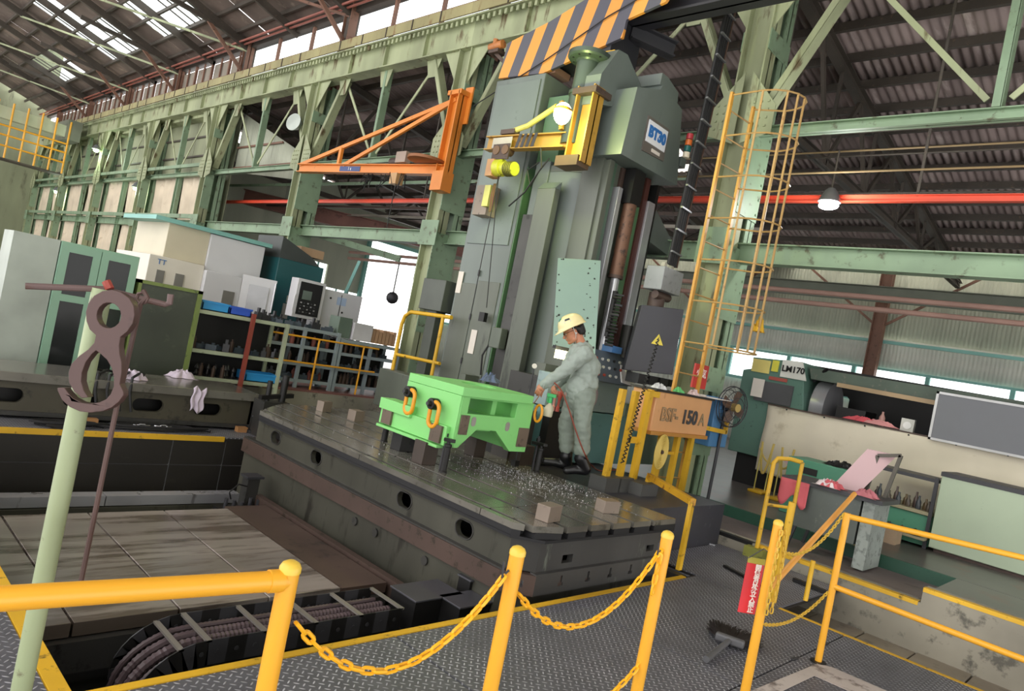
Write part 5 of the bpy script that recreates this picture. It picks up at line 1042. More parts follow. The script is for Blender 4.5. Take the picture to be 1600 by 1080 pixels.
# lamps hanging in the hall
for (px, py, Xx, s, lb, pw) in ((1295, 321, 8.8, .13, 'bright oval lamp under the aisle roof right of the ladder', 60), (150, 235, 7.6, .16, 'greenish floodlight high on the far left columns', 60), (212, 295, 7.8, .14, 'green tinted lamp among the tarpaulins', 30), (88, 300, 7.8, .16, 'small lamp at the left end of the tarpaulin wall', 30)):
    p = aX(px, py, Xx); l = thing('bay_lamp', lb, 'lamp', p); w = px < 400
    MB().ball(p, s*.6, 16, (1.0, 1.6, .7)).build('bulb', emis('bay lamp glow green', '#c8ffb0', 12) if w else emis('bay lamp glow', '#ffffff', 25), l); MB().lathe([(.04, .2), (.08, .16), (s, .04), (s*1.05, .02)], p+V((0, 0, .02)), n=20).build('shade', M('grey lamp shade', '#77787a', .4, .4), l); MB().cyl(p+V((0, 0, .2)), p+V((0, 0, .7)), .012, 8).build('stem', DSTEEL, l)
    spot_point(p-V((.1, .1, .15)), pw, (.8, 1, .75) if w else (1, 1, 1), .1, l)
p = aX(458, 190, 7.7); l = thing('round_floodlight', 'unlit round glass floodlight on the column truss', 'lamp', p)
MB().lathe([(.05, .2), (.12, .18), (.2, .04), (.21, 0)], p, (1, .35, -.1), n=24).build('reflector', M('pale lamp glass', '#a8b0a8', .3, .2), l); MB().cyl(p+V((.2, .05, 0)), p+V((.35, .1, -.05)), .06, 12).build('housing', DGREY, l)
# ================================================================== THE WORKER
def blob(chains, name, mat, parent, voxel=.012, smooth=3, disp=0, dscale=.08, balls=(), carve=None):
    """limbs laid out as chains of (point, radius); fused into ONE continuous surface"""
    mb = MB()
    for ch in chains:
        for (p, r), (q, s) in zip(ch[:-1], ch[1:]):
            p, q = V(p), V(q); L = (q-p).length; n = max(1, int(L/(min(r, s)*.5)))
            for i in range(n+1): u = i/n; mb.ball(p.lerp(q, u), r+(s-r)*u, 14)
    for c, r, sc in balls: mb.ball(c, r, 20, sc)
    off = parent_off(parent); me = bpy.data.meshes.new(name); me.from_pydata([p-off for p in mb.v], [], mb.f)
    bm = bmesh.new(); bm.from_mesh(me); bmesh.ops.remove_doubles(bm, verts=bm.verts, dist=1e-6); bmesh.ops.recalc_face_normals(bm, faces=bm.faces); bm.to_mesh(me); bm.free()
    o = bpy.data.objects.new(name, me); C.objects.link(o)
    q = o.modifiers.new('r', 'REMESH'); q.mode = 'VOXEL'; q.voxel_size = voxel
    if smooth: q = o.modifiers.new('s', 'SMOOTH'); q.iterations = smooth; q.factor = .6
    if disp:
        tx = bpy.data.textures.new('folds', 'CLOUDS'); tx.noise_scale = dscale; tx.noise_depth = 1
        q = o.modifiers.new('d', 'DISPLACE'); q.texture = tx; q.strength = disp; q.mid_level = .5; q.texture_coords = 'LOCAL'
    dg = bpy.context.evaluated_depsgraph_get(); m2 = bpy.data.meshes.new_from_object(o.evaluated_get(dg)); bpy.data.objects.remove(o)
    m2.name = name; m2.polygons.foreach_set('use_smooth', [True]*len(m2.polygons)); m2.materials.clear(); m2.materials.append(mat)
    o = bpy.data.objects.new(name, m2); C.objects.link(o); o.parent = parent; return o
DN, D0, DF = 6.80, 6.90, 7.02                       # near side, middle, far side of the figure
SKIN = M('tanned skin', '#b57a5c', .5, var=.06, bump=.05); UNI = M('pale sage work uniform', '#96a098', .8, wear='#848f84', amt=.2, scale=3, var=.1, bump=.2)
UNI2 = M('sage work trousers', '#7f897f', .8, wear='#78836f', amt=.25, scale=3, var=.12, bump=.2)
hipc, neck = aD(906, 612, D0), aD(909, 541, D0)
footp = aD(893, 738, D0)
w = thing('person', 'worker in pale sage uniform, cream helmet and black boots bending over the casting', 'person', (footp.x, footp.y, .43))
shN, shF = aD(913, 553, DN-.04), aD(901, 549, DF+.03)
elN, wrN = aD(881, 580, DN-.06), aD(850, 601, DN-.02)
elF, wrF = aD(878, 590, DF+.03), aD(866, 604, DF)
hN, hF = aD(913, 617, DN+.02), aD(902, 616, DF-.02)
kN, aN = aD(910, 664, DN), aD(909, 708, DN+.02)
kF, aF = aD(885, 661, DF), aD(886, 705, DF-.02)
spn = aD(915, 575, D0); chest = aD(908, 558, D0)
fdir = (aD(860, 540, D0)-aD(900, 540, D0)).normalized(); fdir = V((fdir.x, fdir.y, 0)).normalized()
head = aD(896, 517, D0); tilt = R(32)
hfw = (fdir*math.cos(tilt)-V((0, 0, 1))*math.sin(tilt)).normalized(); hup = (V((0, 0, 1))*math.cos(tilt)+fdir*math.sin(tilt)).normalized(); hs = hfw.cross(hup).normalized()
hs = hs if hs.dot(FW) < 0 else -hs                   # towards the camera
HP = lambda f, u, s: head+hfw*f+hup*u+hs*s
toeN, toeF = aD(884, 741, DN+.02), aD(850, 726, DF-.02)
heelN, heelF = aD(913, 743, DN+.04), aD(884, 735, DF)
# hands: palm and five separate bent fingers
def hand(wr, dirv, side, curl, spread=1.0):
    d = V(dirv).normalized(); s = V(side); s = (s-d*s.dot(d)).normalized(); nrm = d.cross(s).normalized(); nrm = nrm if nrm.z < 0 else -nrm; chs = []
    pc = V(wr)+d*.045
    chs.append([(V(wr), .024), (pc, .026)])
    for k, (L, r) in enumerate(((.068, .0085), (.078, .009), (.073, .0088), (.056, .0078))):
        b = V(wr)+d*.078+s*((k-1.5)*.019); m1 = b+d*L*.42*math.cos(curl)+nrm*L*.42*math.sin(curl)+s*(k-1.5)*.004*spread; c2 = curl*2.1; m2 = m1+d*L*.33*math.cos(c2)+nrm*L*.33*math.sin(c2); c3 = curl*2.8; tp = m2+d*L*.25*math.cos(c3)+nrm*L*.25*math.sin(c3)
        chs.append([(V(wr)+d*.03+s*((k-1.5)*.013), .014), (b, .0115), (m1, r), (m2, r*.95), (tp, r*.85)])
    tb = V(wr)+d*.025-s*.03; chs.append([(V(wr)+d*.01-s*.012, .016), (tb, .013), (tb+d*.028-s*.014+nrm*.012, .0105), (tb+d*.05-s*.012+nrm*.028, .009)])
    return chs
hdirN = (aD(835, 624, DN)-wrN).normalized(); hdirF = (aD(861, 622, DF-.08)-wrF).normalized()
chains_ = [[(neck, .055), (HP(-.02, -.06, 0), .052)], [(aD(908, 552, D0), .09), (neck, .06)], [(aD(908, 552, D0), .10), (spn, .115), (hipc, .12)], [(shF, .06), (chest, .09), (shN, .06)],
           [(shN, .052), (elN, .042), (wrN, .026)], [(shF, .052), (elF, .042), (wrF, .026)], [(hipc, .11), (hN, .085), (kN, .058), (aN, .036)], [(hipc, .11), (hF, .085), (kF, .058), (aF, .036)],
           [(aN, .034), (heelN+V((0, 0, .07)), .03), (heelN.lerp(toeN, .8)+V((0, 0, .045)), .02)], [(aF, .034), (heelF+V((0, 0, .07)), .03), (heelF.lerp(toeF, .8)+V((0, 0, .045)), .02)],
           # jaw, cheek, nose, brow, ears
           [(HP(.045, -.075, 0), .035), (HP(.075, -.095, 0), .022)], [(HP(.02, -.08, .045), .025), (HP(.06, -.095, .015), .02)], [(HP(.02, -.08, -.045), .025), (HP(.06, -.095, -.015), .02)],
           [(HP(.09, .0, 0), .010), (HP(.112, -.033, 0), .013)], [(HP(.078, .022, -.04), .014), (HP(.088, .022, 0), .013), (HP(.078, .022, .04), .014)], [(HP(.088, -.062, -.015), .010), (HP(.095, -.062, 0), .010), (HP(.088, -.062, .015), .010)],
           [(HP(-.01, .01, .078), .012), (HP(-.012, -.015, .08), .013), (HP(-.005, -.038, .074), .009)], [(HP(-.01, .01, -.078), .012), (HP(-.005, -.038, -.074), .009)]]
chains_ += hand(wrN, hdirN, FW*-.2+V((0, 0, 1))*.2+RT*.6, .38) + hand(wrF, hdirF, FW, .75)
body = blob(chains_, 'body', SKIN, w, voxel=.0058, smooth=1, balls=[(HP(0, .02, 0), .092, (1, .82, 1.12)), (HP(.02, -.035, 0), .072, (1, .85, 1.1))])
blob([[(aD(908, 553, D0), .125), (aD(916, 575, D0), .145), (aD(912, 597, D0), .148), (aD(907, 610, D0), .15)], [(shF, .082), (chest+V((0, 0, .01)), .11), (shN, .085)], [(aD(911, 545, D0), .082), (aD(910, 552, D0), .10)],
      [(aD(906, 603, DN+.05), .13), (aD(908, 612, DN+.06), .13)], [(aD(904, 606, DF), .12), (aD(906, 612, DF), .12)],
      [(shN, .078), (shN.lerp(elN, .5), .074), (elN, .068), (elN.lerp(wrN, .6), .056), (wrN, .045)], [(shF, .076), (elF, .066), (wrF.lerp(elF, .15), .045)]], 'jacket', UNI, w, voxel=.011, smooth=2, disp=.03, dscale=.055)
blob([[(hipc-V((0, 0, .0)), .135), (aD(908, 626, D0), .13)], [(hN, .115), (hN.lerp(kN, .6), .095), (kN, .086), (kN.lerp(aN, .6), .080), (kN.lerp(aN, .86), .082)], [(hF, .112), (hF.lerp(kF, .6), .093), (kF, .088), (kF.lerp(aF, .6), .082), (kF.lerp(aF, .86), .082)]], 'trousers', UNI2, w, voxel=.011, smooth=2, disp=.024, dscale=.06)
BOOT = M('black rubber boots', '#121215', .35, var=.1)
for a, hl, te in ((aN, heelN, toeN), (aF, heelF, toeF)):
    blob([[(a+V((0, 0, .04)), .062), (a-V((0, 0, .05)), .066), (hl+V((0, 0, .07)), .055)], [(hl+V((0, 0, .045)), .045), (hl.lerp(te, .55)+V((0, 0, .05)), .045), (te+V((0, 0, .035)), .038)]], 'boot', BOOT, w, voxel=.01, smooth=2)
# collar, pocket flap, buttons
MB().tube([neck+V((0, 0, .0))+(fdir*math.cos(a)+hs*math.sin(a))*.066+V((0, 0, -.02-.02*math.cos(a))) for a in [k*math.pi/8 for k in range(16)]], .016, 8, closed=True).build('collar', UNI, w)
MB().tube([wrN+(V((0, 0, 1))*math.cos(a)+FW*math.sin(a))*.04 for a in [k*math.pi/8 for k in range(16)]], .008, 6, closed=True).build('cuff', UNI, w)
# hair, eye, glasses, helmet
HAIR = M('black hair', '#15110f', .6, var=.1); 
blob([[(HP(-.075, .02, 0), .045), (HP(-.082, -.035, 0), .035)], [(HP(-.055, .0, .05), .035), (HP(-.06, -.035, .045), .028)], [(HP(-.055, .0, -.05), .035), (HP(-.06, -.035, -.045), .028)], [(HP(.02, .03, .066), .016), (HP(-.02, .02, .072), .02)]], 'hair', HAIR, w, voxel=.007, smooth=1)
for s in (-1, 1): MB().ball(HP(.079, -.004, s*.032), .011, 12).build('eye', M('eye white', '#d8d0c8', .3, bump=0), w); MB().ball(HP(.087, -.006, s*.033), .006, 10).build('pupil', BLK, w)
GLS = M('thin glasses frame', '#2c2624', .3, .5)
for s in (-1, 1): MB().tube([HP(.100, -.006+.018*math.sin(a), s*.034+.024*math.cos(a)) for a in [k*math.pi/8 for k in range(16)]], .0018, 5, closed=True).build('glasses_rim', GLS, w); MB().tube([HP(.10, 0, s*.058), HP(.04, .004, s*.082), HP(-.01, .006, s*.088)], .002, 5).build('glasses_arm', GLS, w)
HEL = M('cream helmet shell', '#e6d9a4', .3, var=.04, bump=0); HQ = lambda f, u, s: HP(f, u, s)
mb = MB(); NU, NV = 28, 12
def hel(i, j):
    a = 2*math.pi*i/NU; e = math.pi/2*j/NV; r = math.cos(e)**.85; f = .135*r*math.cos(a); s = .112*r*math.sin(a)
    if j == 0: f *= 1.05; s *= 1.03
    return HP(f, .045+.125*math.sin(e)**.9, s)
k0 = 0
brim = [HP((.150+.045*max(0, math.cos(2*math.pi*i/NU))**2)*math.cos(2*math.pi*i/NU), .038-.018*max(0, math.cos(2*math.pi*i/NU)), .122*math.sin(2*math.pi*i/NU)) for i in range(NU)]
rows = [brim]+[[hel(i, j) for i in range(NU)] for j in range(NV)]+[[HP(0, .170, 0)]*NU]
for r in rows: mb.v += r
for j in range(len(rows)-1):
    for i in range(NU): i2 = (i+1) % NU; mb.f.append((j*NU+i, j*NU+i2, (j+1)*NU+i2, (j+1)*NU+i))
hm2 = mb.build('helmet', HEL, w, solid=.004, ang=50)
def onhel(a, e, out=.004): return HP((.135*math.cos(e)*math.cos(a))*(1+out*8), .045+.125*math.sin(e)**.9+out, (.112*math.cos(e)*math.sin(a))*(1+out*8))
A0 = math.atan2(1, .25)
lq = [onhel(A0-.28, .38), onhel(A0+.28, .38), onhel(A0+.28, .72), onhel(A0-.28, .72)]; MB().add(lq, [(0, 1, 2, 3)]).build('white_sticker', M('white sticker', '#dfe3e6', .5, bump=0), hm2, solid=.002)
lq = [onhel(A0-.20, .5, .007), onhel(A0+.22, .5, .007), onhel(A0+.22, .66, .007), onhel(A0-.20, .66, .007)]; MB().add(lq, [(0, 1, 2, 3)]).build('dark_mark', M('navy mark', '#2a3444', .5, bump=0), hm2, solid=.001)
GC = M('green cross paint', '#1f8a72', .5, bump=0)
for (a0, a1, e0, e1) in ((A0-1.15, A0-.75, .78, .93), (A0-1.04, A0-.86, .66, 1.05)): MB().add([onhel(a0, e0, .006), onhel(a1, e0, .006), onhel(a1, e1, .006), onhel(a0, e1, .006)], [(0, 1, 2, 3)]).build('green_cross', GC, hm2, solid=.002)
MB().tube([HP(.0, .04, .112), HP(.0, -.05, .085), HP(.03, -.125, .03), HP(.035, -.13, 0)], .003, 5).build('chin_strap', M('pale strap', '#c9c8c0', .6), w); MB().ball(HP(-.01, -.03, .093), .009, 8).build('ear_plug', WHITE2, w)
# spray bottle held in the far hand and the air hose
bt = aD(857, 640, 6.9); b = thing('spray_bottle', 'white spray bottle with green trigger head held by the worker', 'bottle', bt-V((0, 0, .07)))
MB().lathe([(.04, 0), (.047, .01), (.048, .07), (.04, .10), (.018, .125), (.016, .14)], bt-V((0, 0, .07)), (.05, 0, 1), n=20).build('bottle_body', M('milky bottle plastic', '#cfc9ae', .4, bump=0), b)
GG = M('bright green plastic', '#3fc46e', .4, bump=0); MB().cyl(bt+V((0, 0, .065)), bt+V((0, 0, .12)), .018, 14).build('neck_cap', GG, b); MB().bar(bt+V((0, 0, .14))-fdir*.02-fdir*.03, bt+V((0, 0, .14))+fdir*.04, .025, .035).build('spray_head', GG, b, bevel=.004); MB().tube([bt+V((0, 0, .13))+fdir*.02, bt+V((0, 0, .10))+fdir*.03, bt+V((0, 0, .07))+fdir*.025], .006, 6).build('trigger', GG, b)
hp2 = [aD(a, b_, d) for a, b_, d in ((866, 598, 6.72), (878, 612, 6.7), (889, 640, 6.68), (898, 668, 6.68), (908, 696, 6.68), (917, 716, 6.68))]+[aZ(925, 728, .44), aZ(940, 736, .44), aZ(975, 732, .44)]
sm = []
for i in range(len(hp2)-1):
    p0, p1, p2_, p3_ = hp2[max(i-1, 0)], hp2[i], hp2[i+1], hp2[min(i+2, len(hp2)-1)]
    for j in range(6):
        u = j/6; sm.append(.5*((2*p1)+(p2_-p0)*u+(2*p0-5*p1+4*p2_-p3_)*u*u+(3*p1-p0-3*p2_+p3_)*u**3))
oneoff(MB().tube(sm+[hp2[-1]], .0075, 8), 'air_hose', M('red brown rubber hose', '#7e3a2a', .45), 'red brown air hose running from the worker hand down to the floor', 'hose')
n1_, n2_ = aD(838, 626, 6.76), aD(826, 640, 6.76); oneoff(MB().cyl(aD(848, 610, 6.76), aD(828, 640, 6.74), .005, 8), 'thin_nozzle', M('orange brown tube', '#8a5a3a', .4), 'thin nozzle tube pointing down from the worker near hand', 'nozzle')
# ================================================================== LEFT BACKGROUND
CG = M('sea green cabinet enamel', '#7da089', .4, wear='#66826f', amt=.15, var=.08); GLD = M('dark reflective door glass', '#232525', .12, .0, spec=.25, bump=.02, var=.3)
t = thing('tool_cabinet', 'tall sea green cabinet with two dark glazed doors behind the hanging hook', 'cabinet', (2.1, 9.3, 0))
X0_, X1_, yc = 2.1, 2.93, 9.2
MB().box((X0_, yc, .02), (X1_, yc+.5, 1.79)).build('body', CG, t, bevel=.008); MB().box((X0_-.45, yc, .02), (X0_-.01, yc+.5, 1.79)).build('side_body', M('grey cabinet side', '#9aa198', .5), t); 
for x0, x1 in ((2.11, 2.512), (2.52, 2.92)):
    d = MB().prism([(x0, yc-.02, .2), (x1, yc-.02, .2), (x1, yc-.02, 1.76), (x0, yc-.02, 1.76)], (0, .02, 0), [[(x0+.08, yc-.02, .28), (x1-.08, yc-.02, .28), (x1-.08, yc-.02, 1.12), (x0+.08, yc-.02, 1.12)], [(x0+.08, yc-.02, 1.2), (x1-.08, yc-.02, 1.2), (x1-.08, yc-.02, 1.68), (x0+.08, yc-.02, 1.68)]]).build('door', CG, t)
    for z0, z1 in ((.28, 1.12), (1.2, 1.68)): MB().box((x0+.08, yc-.008, z0), (x1-.08, yc-.002, z1)).build('pane', GLD, d)
MB().box((2.49, yc-.035, .86), (2.54, yc-.02, 1.02)).build('latch', RUST, t)
t = thing('green_locker', 'dark green oily open fronted locker right of the sea green cabinet', 'locker', (3.3, 9.4, 0)); DG = M('olive green locker edge', '#6b7a40', .5, wear='#44502c', amt=.4); DG2 = M('dark oily locker panel', '#3d4238', .45, .1, wear='#4a5042', amt=.35, scale=1, var=.3)
MB().box((3.0, 9.22, .25), (3.72, 9.7, 1.5)).build('body', DG2, t); 
for a, b in (((2.97, 9.2, 0), (3.01, 9.72, 1.53)), ((3.69, 9.2, 0), (3.75, 9.72, 1.53)), ((2.97, 9.2, 1.49), (3.75, 9.72, 1.53))): MB().box(a, b).build('frame', DG, t)
# steel shelf racks
RK = M('grey green rack steel', '#a3ab92', .5, wear='#7c836c', amt=.3); RK2 = M('blue grey rack steel', '#8e9a9e', .5, var=.1)
def rack(x0, x1, y0, y1, levels, z0, mat, label, posts=2):
    t = thing('shelf_rack', label, 'rack', ((x0+x1)/2, (y0+y1)/2, z0)); top = levels[-1]
    for k in range(posts):
        x = x0+(x1-x0)*k/(posts-1)
        for y in (y0, y1): MB().bar((x, y, z0), (x, y, top), .05, .05, up=(0, 1, 0)).build('upright', mat, t)
    MB().box((x0, y1+.01, z0+.1), (x1, y1+.03, top-.04)).build('dark_interior_sheet', BLK, t)  # black sheet added, its colour stands in for the dark inside
    for z in levels:
        MB().box((x0, y0+.02, z-.03), (x1, y1-.02, z-.01)).build('shelf', DGREY, t); MB().bar((x0, y0, z-.03), (x1, y0, z-.03), .03, .05).build('shelf_edge', mat, t)
    return t
rack(3.78, 5.08, 9.35, 9.8, (.42, .78, 1.3), .0, RK, 'grey green shelf rack with red post and tool holders right of the locker')
oneoff(MB().bar((4.52, 9.28, .0), (4.52, 9.28, 1.36), .05, .05, up=(0, 1, 0)), 'red_post', M('oxide red post', '#8a3d30', .6, var=.15), 'oxide red angle post standing against the shelf rack', 'post')
rack(5.12, 6.35, 9.98, 10.4, (.46, .72, 1.0, 1.28), .32, RK2, 'blue grey shelf rack behind the yellow handrail, left of the pair', 3)
rack(6.42, 7.6, 9.98, 10.4, (.46, .72, .98, 1.2), .32, RK2, 'blue grey shelf rack behind the yellow handrail, right of the pair', 3)
BL1, BL2 = M('light blue crate plastic', '#2f8fcf', .4, var=.06), M('deep blue crate plastic', '#2a52b8', .4, var=.06)
def crate(p, w, d, h, mat, label):
    t = thing('crate', label, 'crate', p); x, y, z = p
    MB().box((x-w/2, y-d/2, z), (x+w/2, y+d/2, z+.01)).build('bottom', mat, t)
    for a, b in (((x-w/2, y-d/2, z), (x+w/2, y-d/2+.012, z+h)), ((x-w/2, y+d/2-.012, z), (x+w/2, y+d/2, z+h)), ((x-w/2, y-d/2, z), (x-w/2+.012, y+d/2, z+h)), ((x+w/2-.012, y-d/2, z), (x+w/2, y+d/2, z+h))): MB().box(a, b).build('side', mat, t)
    MB().box((x-w/2-.012, y-d/2-.012, z+h-.025), (x+w/2+.012, y-d/2, z+h)).build('rim', mat, t)
crate((4.02, 9.52, 1.30), .36, .3, .12, BL1, 'light blue plastic crate on top of the shelf rack'); crate((4.36, 9.5, 1.30), .3, .3, .11, BL2, 'deep blue plastic crate on top of the shelf rack'); crate((4.86, 9.5, .42), .5, .3, .12, BL1, 'light blue plastic crate on the lowest shelf behind the red post')
rb = random.Random(21)
def holder(kind, c_):
    mb = MB()
    if kind == 0: mb.lathe([(.022, 0), (.03, .03), (.018, .05), (.016, .09), (.03, .1), (.03, .12), (.008, .16)], (0, 0, 0), n=10)
    elif kind == 1: mb.cbox((0, 0, 0), .07, .06, .09).cbox((0, 0, .09), .03, .03, .05)
    elif kind == 2: mb.cyl((0, 0, 0), (0, 0, .13), .025, 10).cyl((0, 0, .13), (0, 0, .16), .012, 8)
    elif kind == 3: mb.cbox((0, 0, 0), .11, .08, .06).cyl((.02, 0, .06), (.02, 0, .08), .02, 8)
    else: mb.lathe([(.03, 0), (.03, .1), (.02, .11), (.014, .12), (.014, .14)], (0, 0, 0), n=10)
    o = mb.build('tool_holder', c_); return o
protos = [holder(k, m_) for k, m_ in enumerate((BLK, DGREY, M('brown tool steel', '#4a3a30', .5, .3), M('dark blue grey part', '#39434c', .5, .2), M('dusty red part', '#7c4238', .6)))]
used = set(); ORD = ('first', 'second', 'third', 'fourth', 'fifth', 'sixth', 'seventh', 'eighth', 'ninth', 'tenth', 'eleventh', 'twelfth', 'thirteenth', 'fourteenth')
def place_item(kind, loc, grp, lab, cat, s=1, rz_=0):
    o = protos[kind]; c = o if kind not in used else o.copy()
    if kind in used: C.objects.link(c)
    used.add(kind); c.location = V(loc); c.rotation_euler = (0, 0, rz_); c.scale = (s, s, s); tag(c, lab, cat, grp)
for (x0, x1, y, z, n, grp, lab, ks) in ((3.95, 4.48, 9.45, .42, 11, 'tool holders in the rack by the red post', 'black tool holder on the rack left of the red post', (0, 2)), (3.85, 5.0, 9.5, .78, 11, 'parts on the middle shelf of the red post rack', 'dark machine part on the middle shelf, red post rack', (1, 3, 1, 2)),
        (4.6, 5.05, 9.5, 1.3, 7, 'loose tools on the rack top', 'dark loose tool heap piece on top of the red post rack', (3, 1)), (5.2, 6.3, 10.1, .46, 10, 'parts in the left blue grey rack bottom', 'part on the lowest shelf, left blue grey rack', (3, 1, 4)), (5.2, 6.3, 10.1, .72, 9, 'parts in the left blue grey rack second shelf', 'part on the second shelf, left blue grey rack', (1, 2, 3)),
        (5.2, 6.3, 10.1, 1.0, 9, 'bottles and parts in the left blue grey rack third shelf', 'bottle or part on the third shelf, left blue grey rack', (4, 2, 3)), (5.15, 6.3, 10.1, 1.28, 12, 'parts on the left blue grey rack top', 'dark part on the top board, left blue grey rack', (1, 3, 3)), (6.5, 7.5, 10.1, .46, 14, 'arbors in the right blue grey rack bottom', 'slim dark arbor on the lowest shelf, right blue grey rack', (0, 2)),
        (6.5, 7.5, 10.1, .72, 7, 'castings in the right blue grey rack second shelf', 'dark casting on the second shelf, right blue grey rack', (1, 3)), (6.5, 7.5, 10.1, .98, 7, 'parts in the right blue grey rack third shelf', 'part on the third shelf, right blue grey rack', (3, 2))):
    for i in range(n): place_item(rb.choice(ks), (x0+(x1-x0)*(i+.5)/n+rb.uniform(-.02, .02), y+rb.uniform(-.04, .1), z-.01), grp, ORD[i]+' from the left, '+lab, 'machine part', rb.uniform(.85, 1.25), rb.uniform(-.5, .5))
for k, o in enumerate(protos):
    if k not in used: bpy.data.objects.remove(o)
oneoff(MB().box((6.62, 10.0, 1.21), (7.0, 10.3, 1.5)), 'white_carton', M('off white carton', '#c4c2c6', .7, bump=0), 'off white carton on top of the right blue grey rack', 'box', bevel=.006)
oneoff(MB().box((6.35, 10.05, 1.21), (6.6, 10.35, 1.55)), 'green_crate', M('grey green bin', '#5e6e62', .5), 'grey green bin on top of the right blue grey rack beside the carton', 'box', bevel=.006)
for k in range(7): place = oneoff(MB().box((7.03+k*.075, 10.05, 1.21), (7.09+k*.075, 10.3, 1.46-(k % 3)*.02)), 'binder', M('tan board', '#b08c6c', .7, var=.15), ORD[k]+' tan upright board from the left on top of the right blue grey rack', 'board', group='tan boards on the rack top')
# yellow handrail in front of the racks
t = thing('handrail', 'long yellow handrail on the red brown floor in front of the racks', 'handrail', (5.8, 9.85, .32))
for x in (4.45, 5.1, 5.95, 6.8): MB().cyl((x, 9.87, .32), (x, 9.87, 1.14), .016, 10).build('post', YEL, t)
for z in (1.13, .73): MB().cyl((4.45, 9.87, z), (7.1, 9.87, z), .015, 10).build('rail', YEL, t)
# yellow loop handrail by the machine
t = thing('loop_handrail', 'tall yellow loop handrail at the left foot of the boring machine', 'handrail', (6.4, 7.9, .42))
A_, B_ = aX(612, 585, 6.2), aX(672, 585, 6.2)
yA, yB2 = A_.y, aX(675, 585, 6.2).y
lp = [V((6.2, yA, .42)), V((6.2, yA, 1.62)), V((6.2, yA-.04, 1.75)), V((6.2, yA-.16, 1.82)), V((6.2, 7.15, 1.84))]
MB().tube(lp, .028, 12).build('loop_rail', YELW, t); MB().cyl((6.2, 7.32, .42), (6.2, 7.32, 1.83), .026, 12).build('post', YELW, t); MB().cyl((6.2, yA, 1.18), (6.2, 7.2, 1.2), .024, 12).build('middle_rail', YELW, t)
oneoff(MB().box((6.05, 7.6, .42), (6.38, 8.3, .95)), 'grey_pedestal', MG2, 'grey box pedestal below the loop handrail behind the casting', 'pedestal', bevel=.01)
oneoff(MB().box((6.42, 7.75, .42), (6.6, 7.95, 1.95)).box((6.36, 7.6, 1.9), (6.75, 8.1, 2.35)), 'pendant_station', M('dark grey green pendant box', '#4c514a', .5), 'dark grey box on a post left of the boring machine before the bright door', 'control box', bevel=.01)
# black cast block with oval openings, cables and cloths
t = thing('cast_block', 'low black cast iron base plate with oval openings on the far walkway', 'casting', (3.0, 8.1, 0)); xL, xR, yF, yK = .9, 4.1, 7.95, 8.75
MB().prism([(xL, yF, .06), (xR, yF, .06), (xR, yF, .36), (xL, yF, .36)], (0, .05, 0), [[(a, yF, b) for a, b in stadium(x, .22, .32, .14)] for x in (1.6, 2.25, 2.9, 3.55)]).build('front_wall', M('dark olive cast iron', '#4a463a', .5, .2, wear='#2f2c26', amt=.4, scale=1.5), t)
MB().box((xL, yF+.25, .06), (xR, yK, .36)).build('core', BLK, t); MB().box((xL, yF-.04, .36), (xR+.03, yK, .45)).build('top_plate', STEELW, t, bevel=.004); MB().box((xL, yF-.02, .03), (xR+.02, yK, .075)).build('foot', CAST, t); MB().box((xR-.05, yF, .06), (xR, yK, .36)).build('end_wall', CAST, t)
for x in (2.35, 3.95): oneoff(MB().cbox((x, 7.86, 0), .12, .08, .06), 'wood_chock', M('worn orange wood', '#a4774a', .7), 'orange wood chock under the %s of the cast base plate front' % ('middle' if x < 3 else 'right end'), 'chock')
for k, (px, py, lb) in enumerate(((283, 590, 'mauve white cloth draped over the cast base plate edge'), (205, 592, 'white cloth on the left of the cast base plate'))):
    p = aZ(px, py, .45); o = oneoff(fabric('cloth', (p.x, p.y, .45), .3, .2, .1, None, 30+k), 'cloth', M('mauve white cloth', '#c9bccb', .85, var=.08), lb, 'cloth', loc=(p.x, p.y, .45))
p = aZ(288, 600, .45); mb = MB(); mb.grid(lambda u, v_: (p.x-.02+.14*u+.01*math.sin(v_*9), 7.895-.012*math.sin(u*14), .46-.26*v_+.03*math.sin(u*7)), 12, 10); oneoff(mb, 'hanging_cloth', MC['mauve white cloth'], 'hanging corner of mauve cloth in front of the base plate', 'cloth', solid=.004)
rb = random.Random(12)
for k in range(5):
    x = 2.25+k*.11; pts = [(x+.3, 8.5, .47), (x+.15, 8.2, .52), (x, 7.95, .5), (x-.02, 7.88, .35), (x+.02, 7.86, .15)]; oneoff(MB().tube(pts, .014, 8), 'hanging_cable', RUB, ORD[k]+' thick dark cable from the left hanging over the cast base plate edge', 'cable', group='cables over the base plate')
def coil(c, rx_, ry_, n, r, mat, lb, seed):
    rb = random.Random(seed); pts = []
    for i in range(n*16): a = i*math.pi/8; k = 1+.25*math.sin(i*.13+seed); pts.append((c[0]+rx_*k*math.cos(a)+rb.uniform(-.006, .006), c[1]+ry_*k*math.sin(a), c[2]+r+.012*(i/16)))
    return oneoff(MB().tube(pts, r, 6), 'cable_coil', mat, lb, 'cable')
coil((2.95, 7.72, 0), .48, .09, 3, .014, RUB, 'long black sling coil lying before the base plate', 1); coil((2.1, 7.68, 0), .26, .07, 3, .014, RUB, 'black cable coil left of the shackle chain on the walkway', 2); coil((2.05, 7.56, 0), .12, .03, 2, .012, BLK, 'small flat black ring coil at the walkway edge', 5)
pts = [V((2.62+.05*i, 7.78+.02*math.sin(i*1.3), .03)) for i in range(12)]; chain('steel_chain', pts, 'pale steel chain piled among the black cables', mat=CHROME, L=.08, w=.045, r=.009)
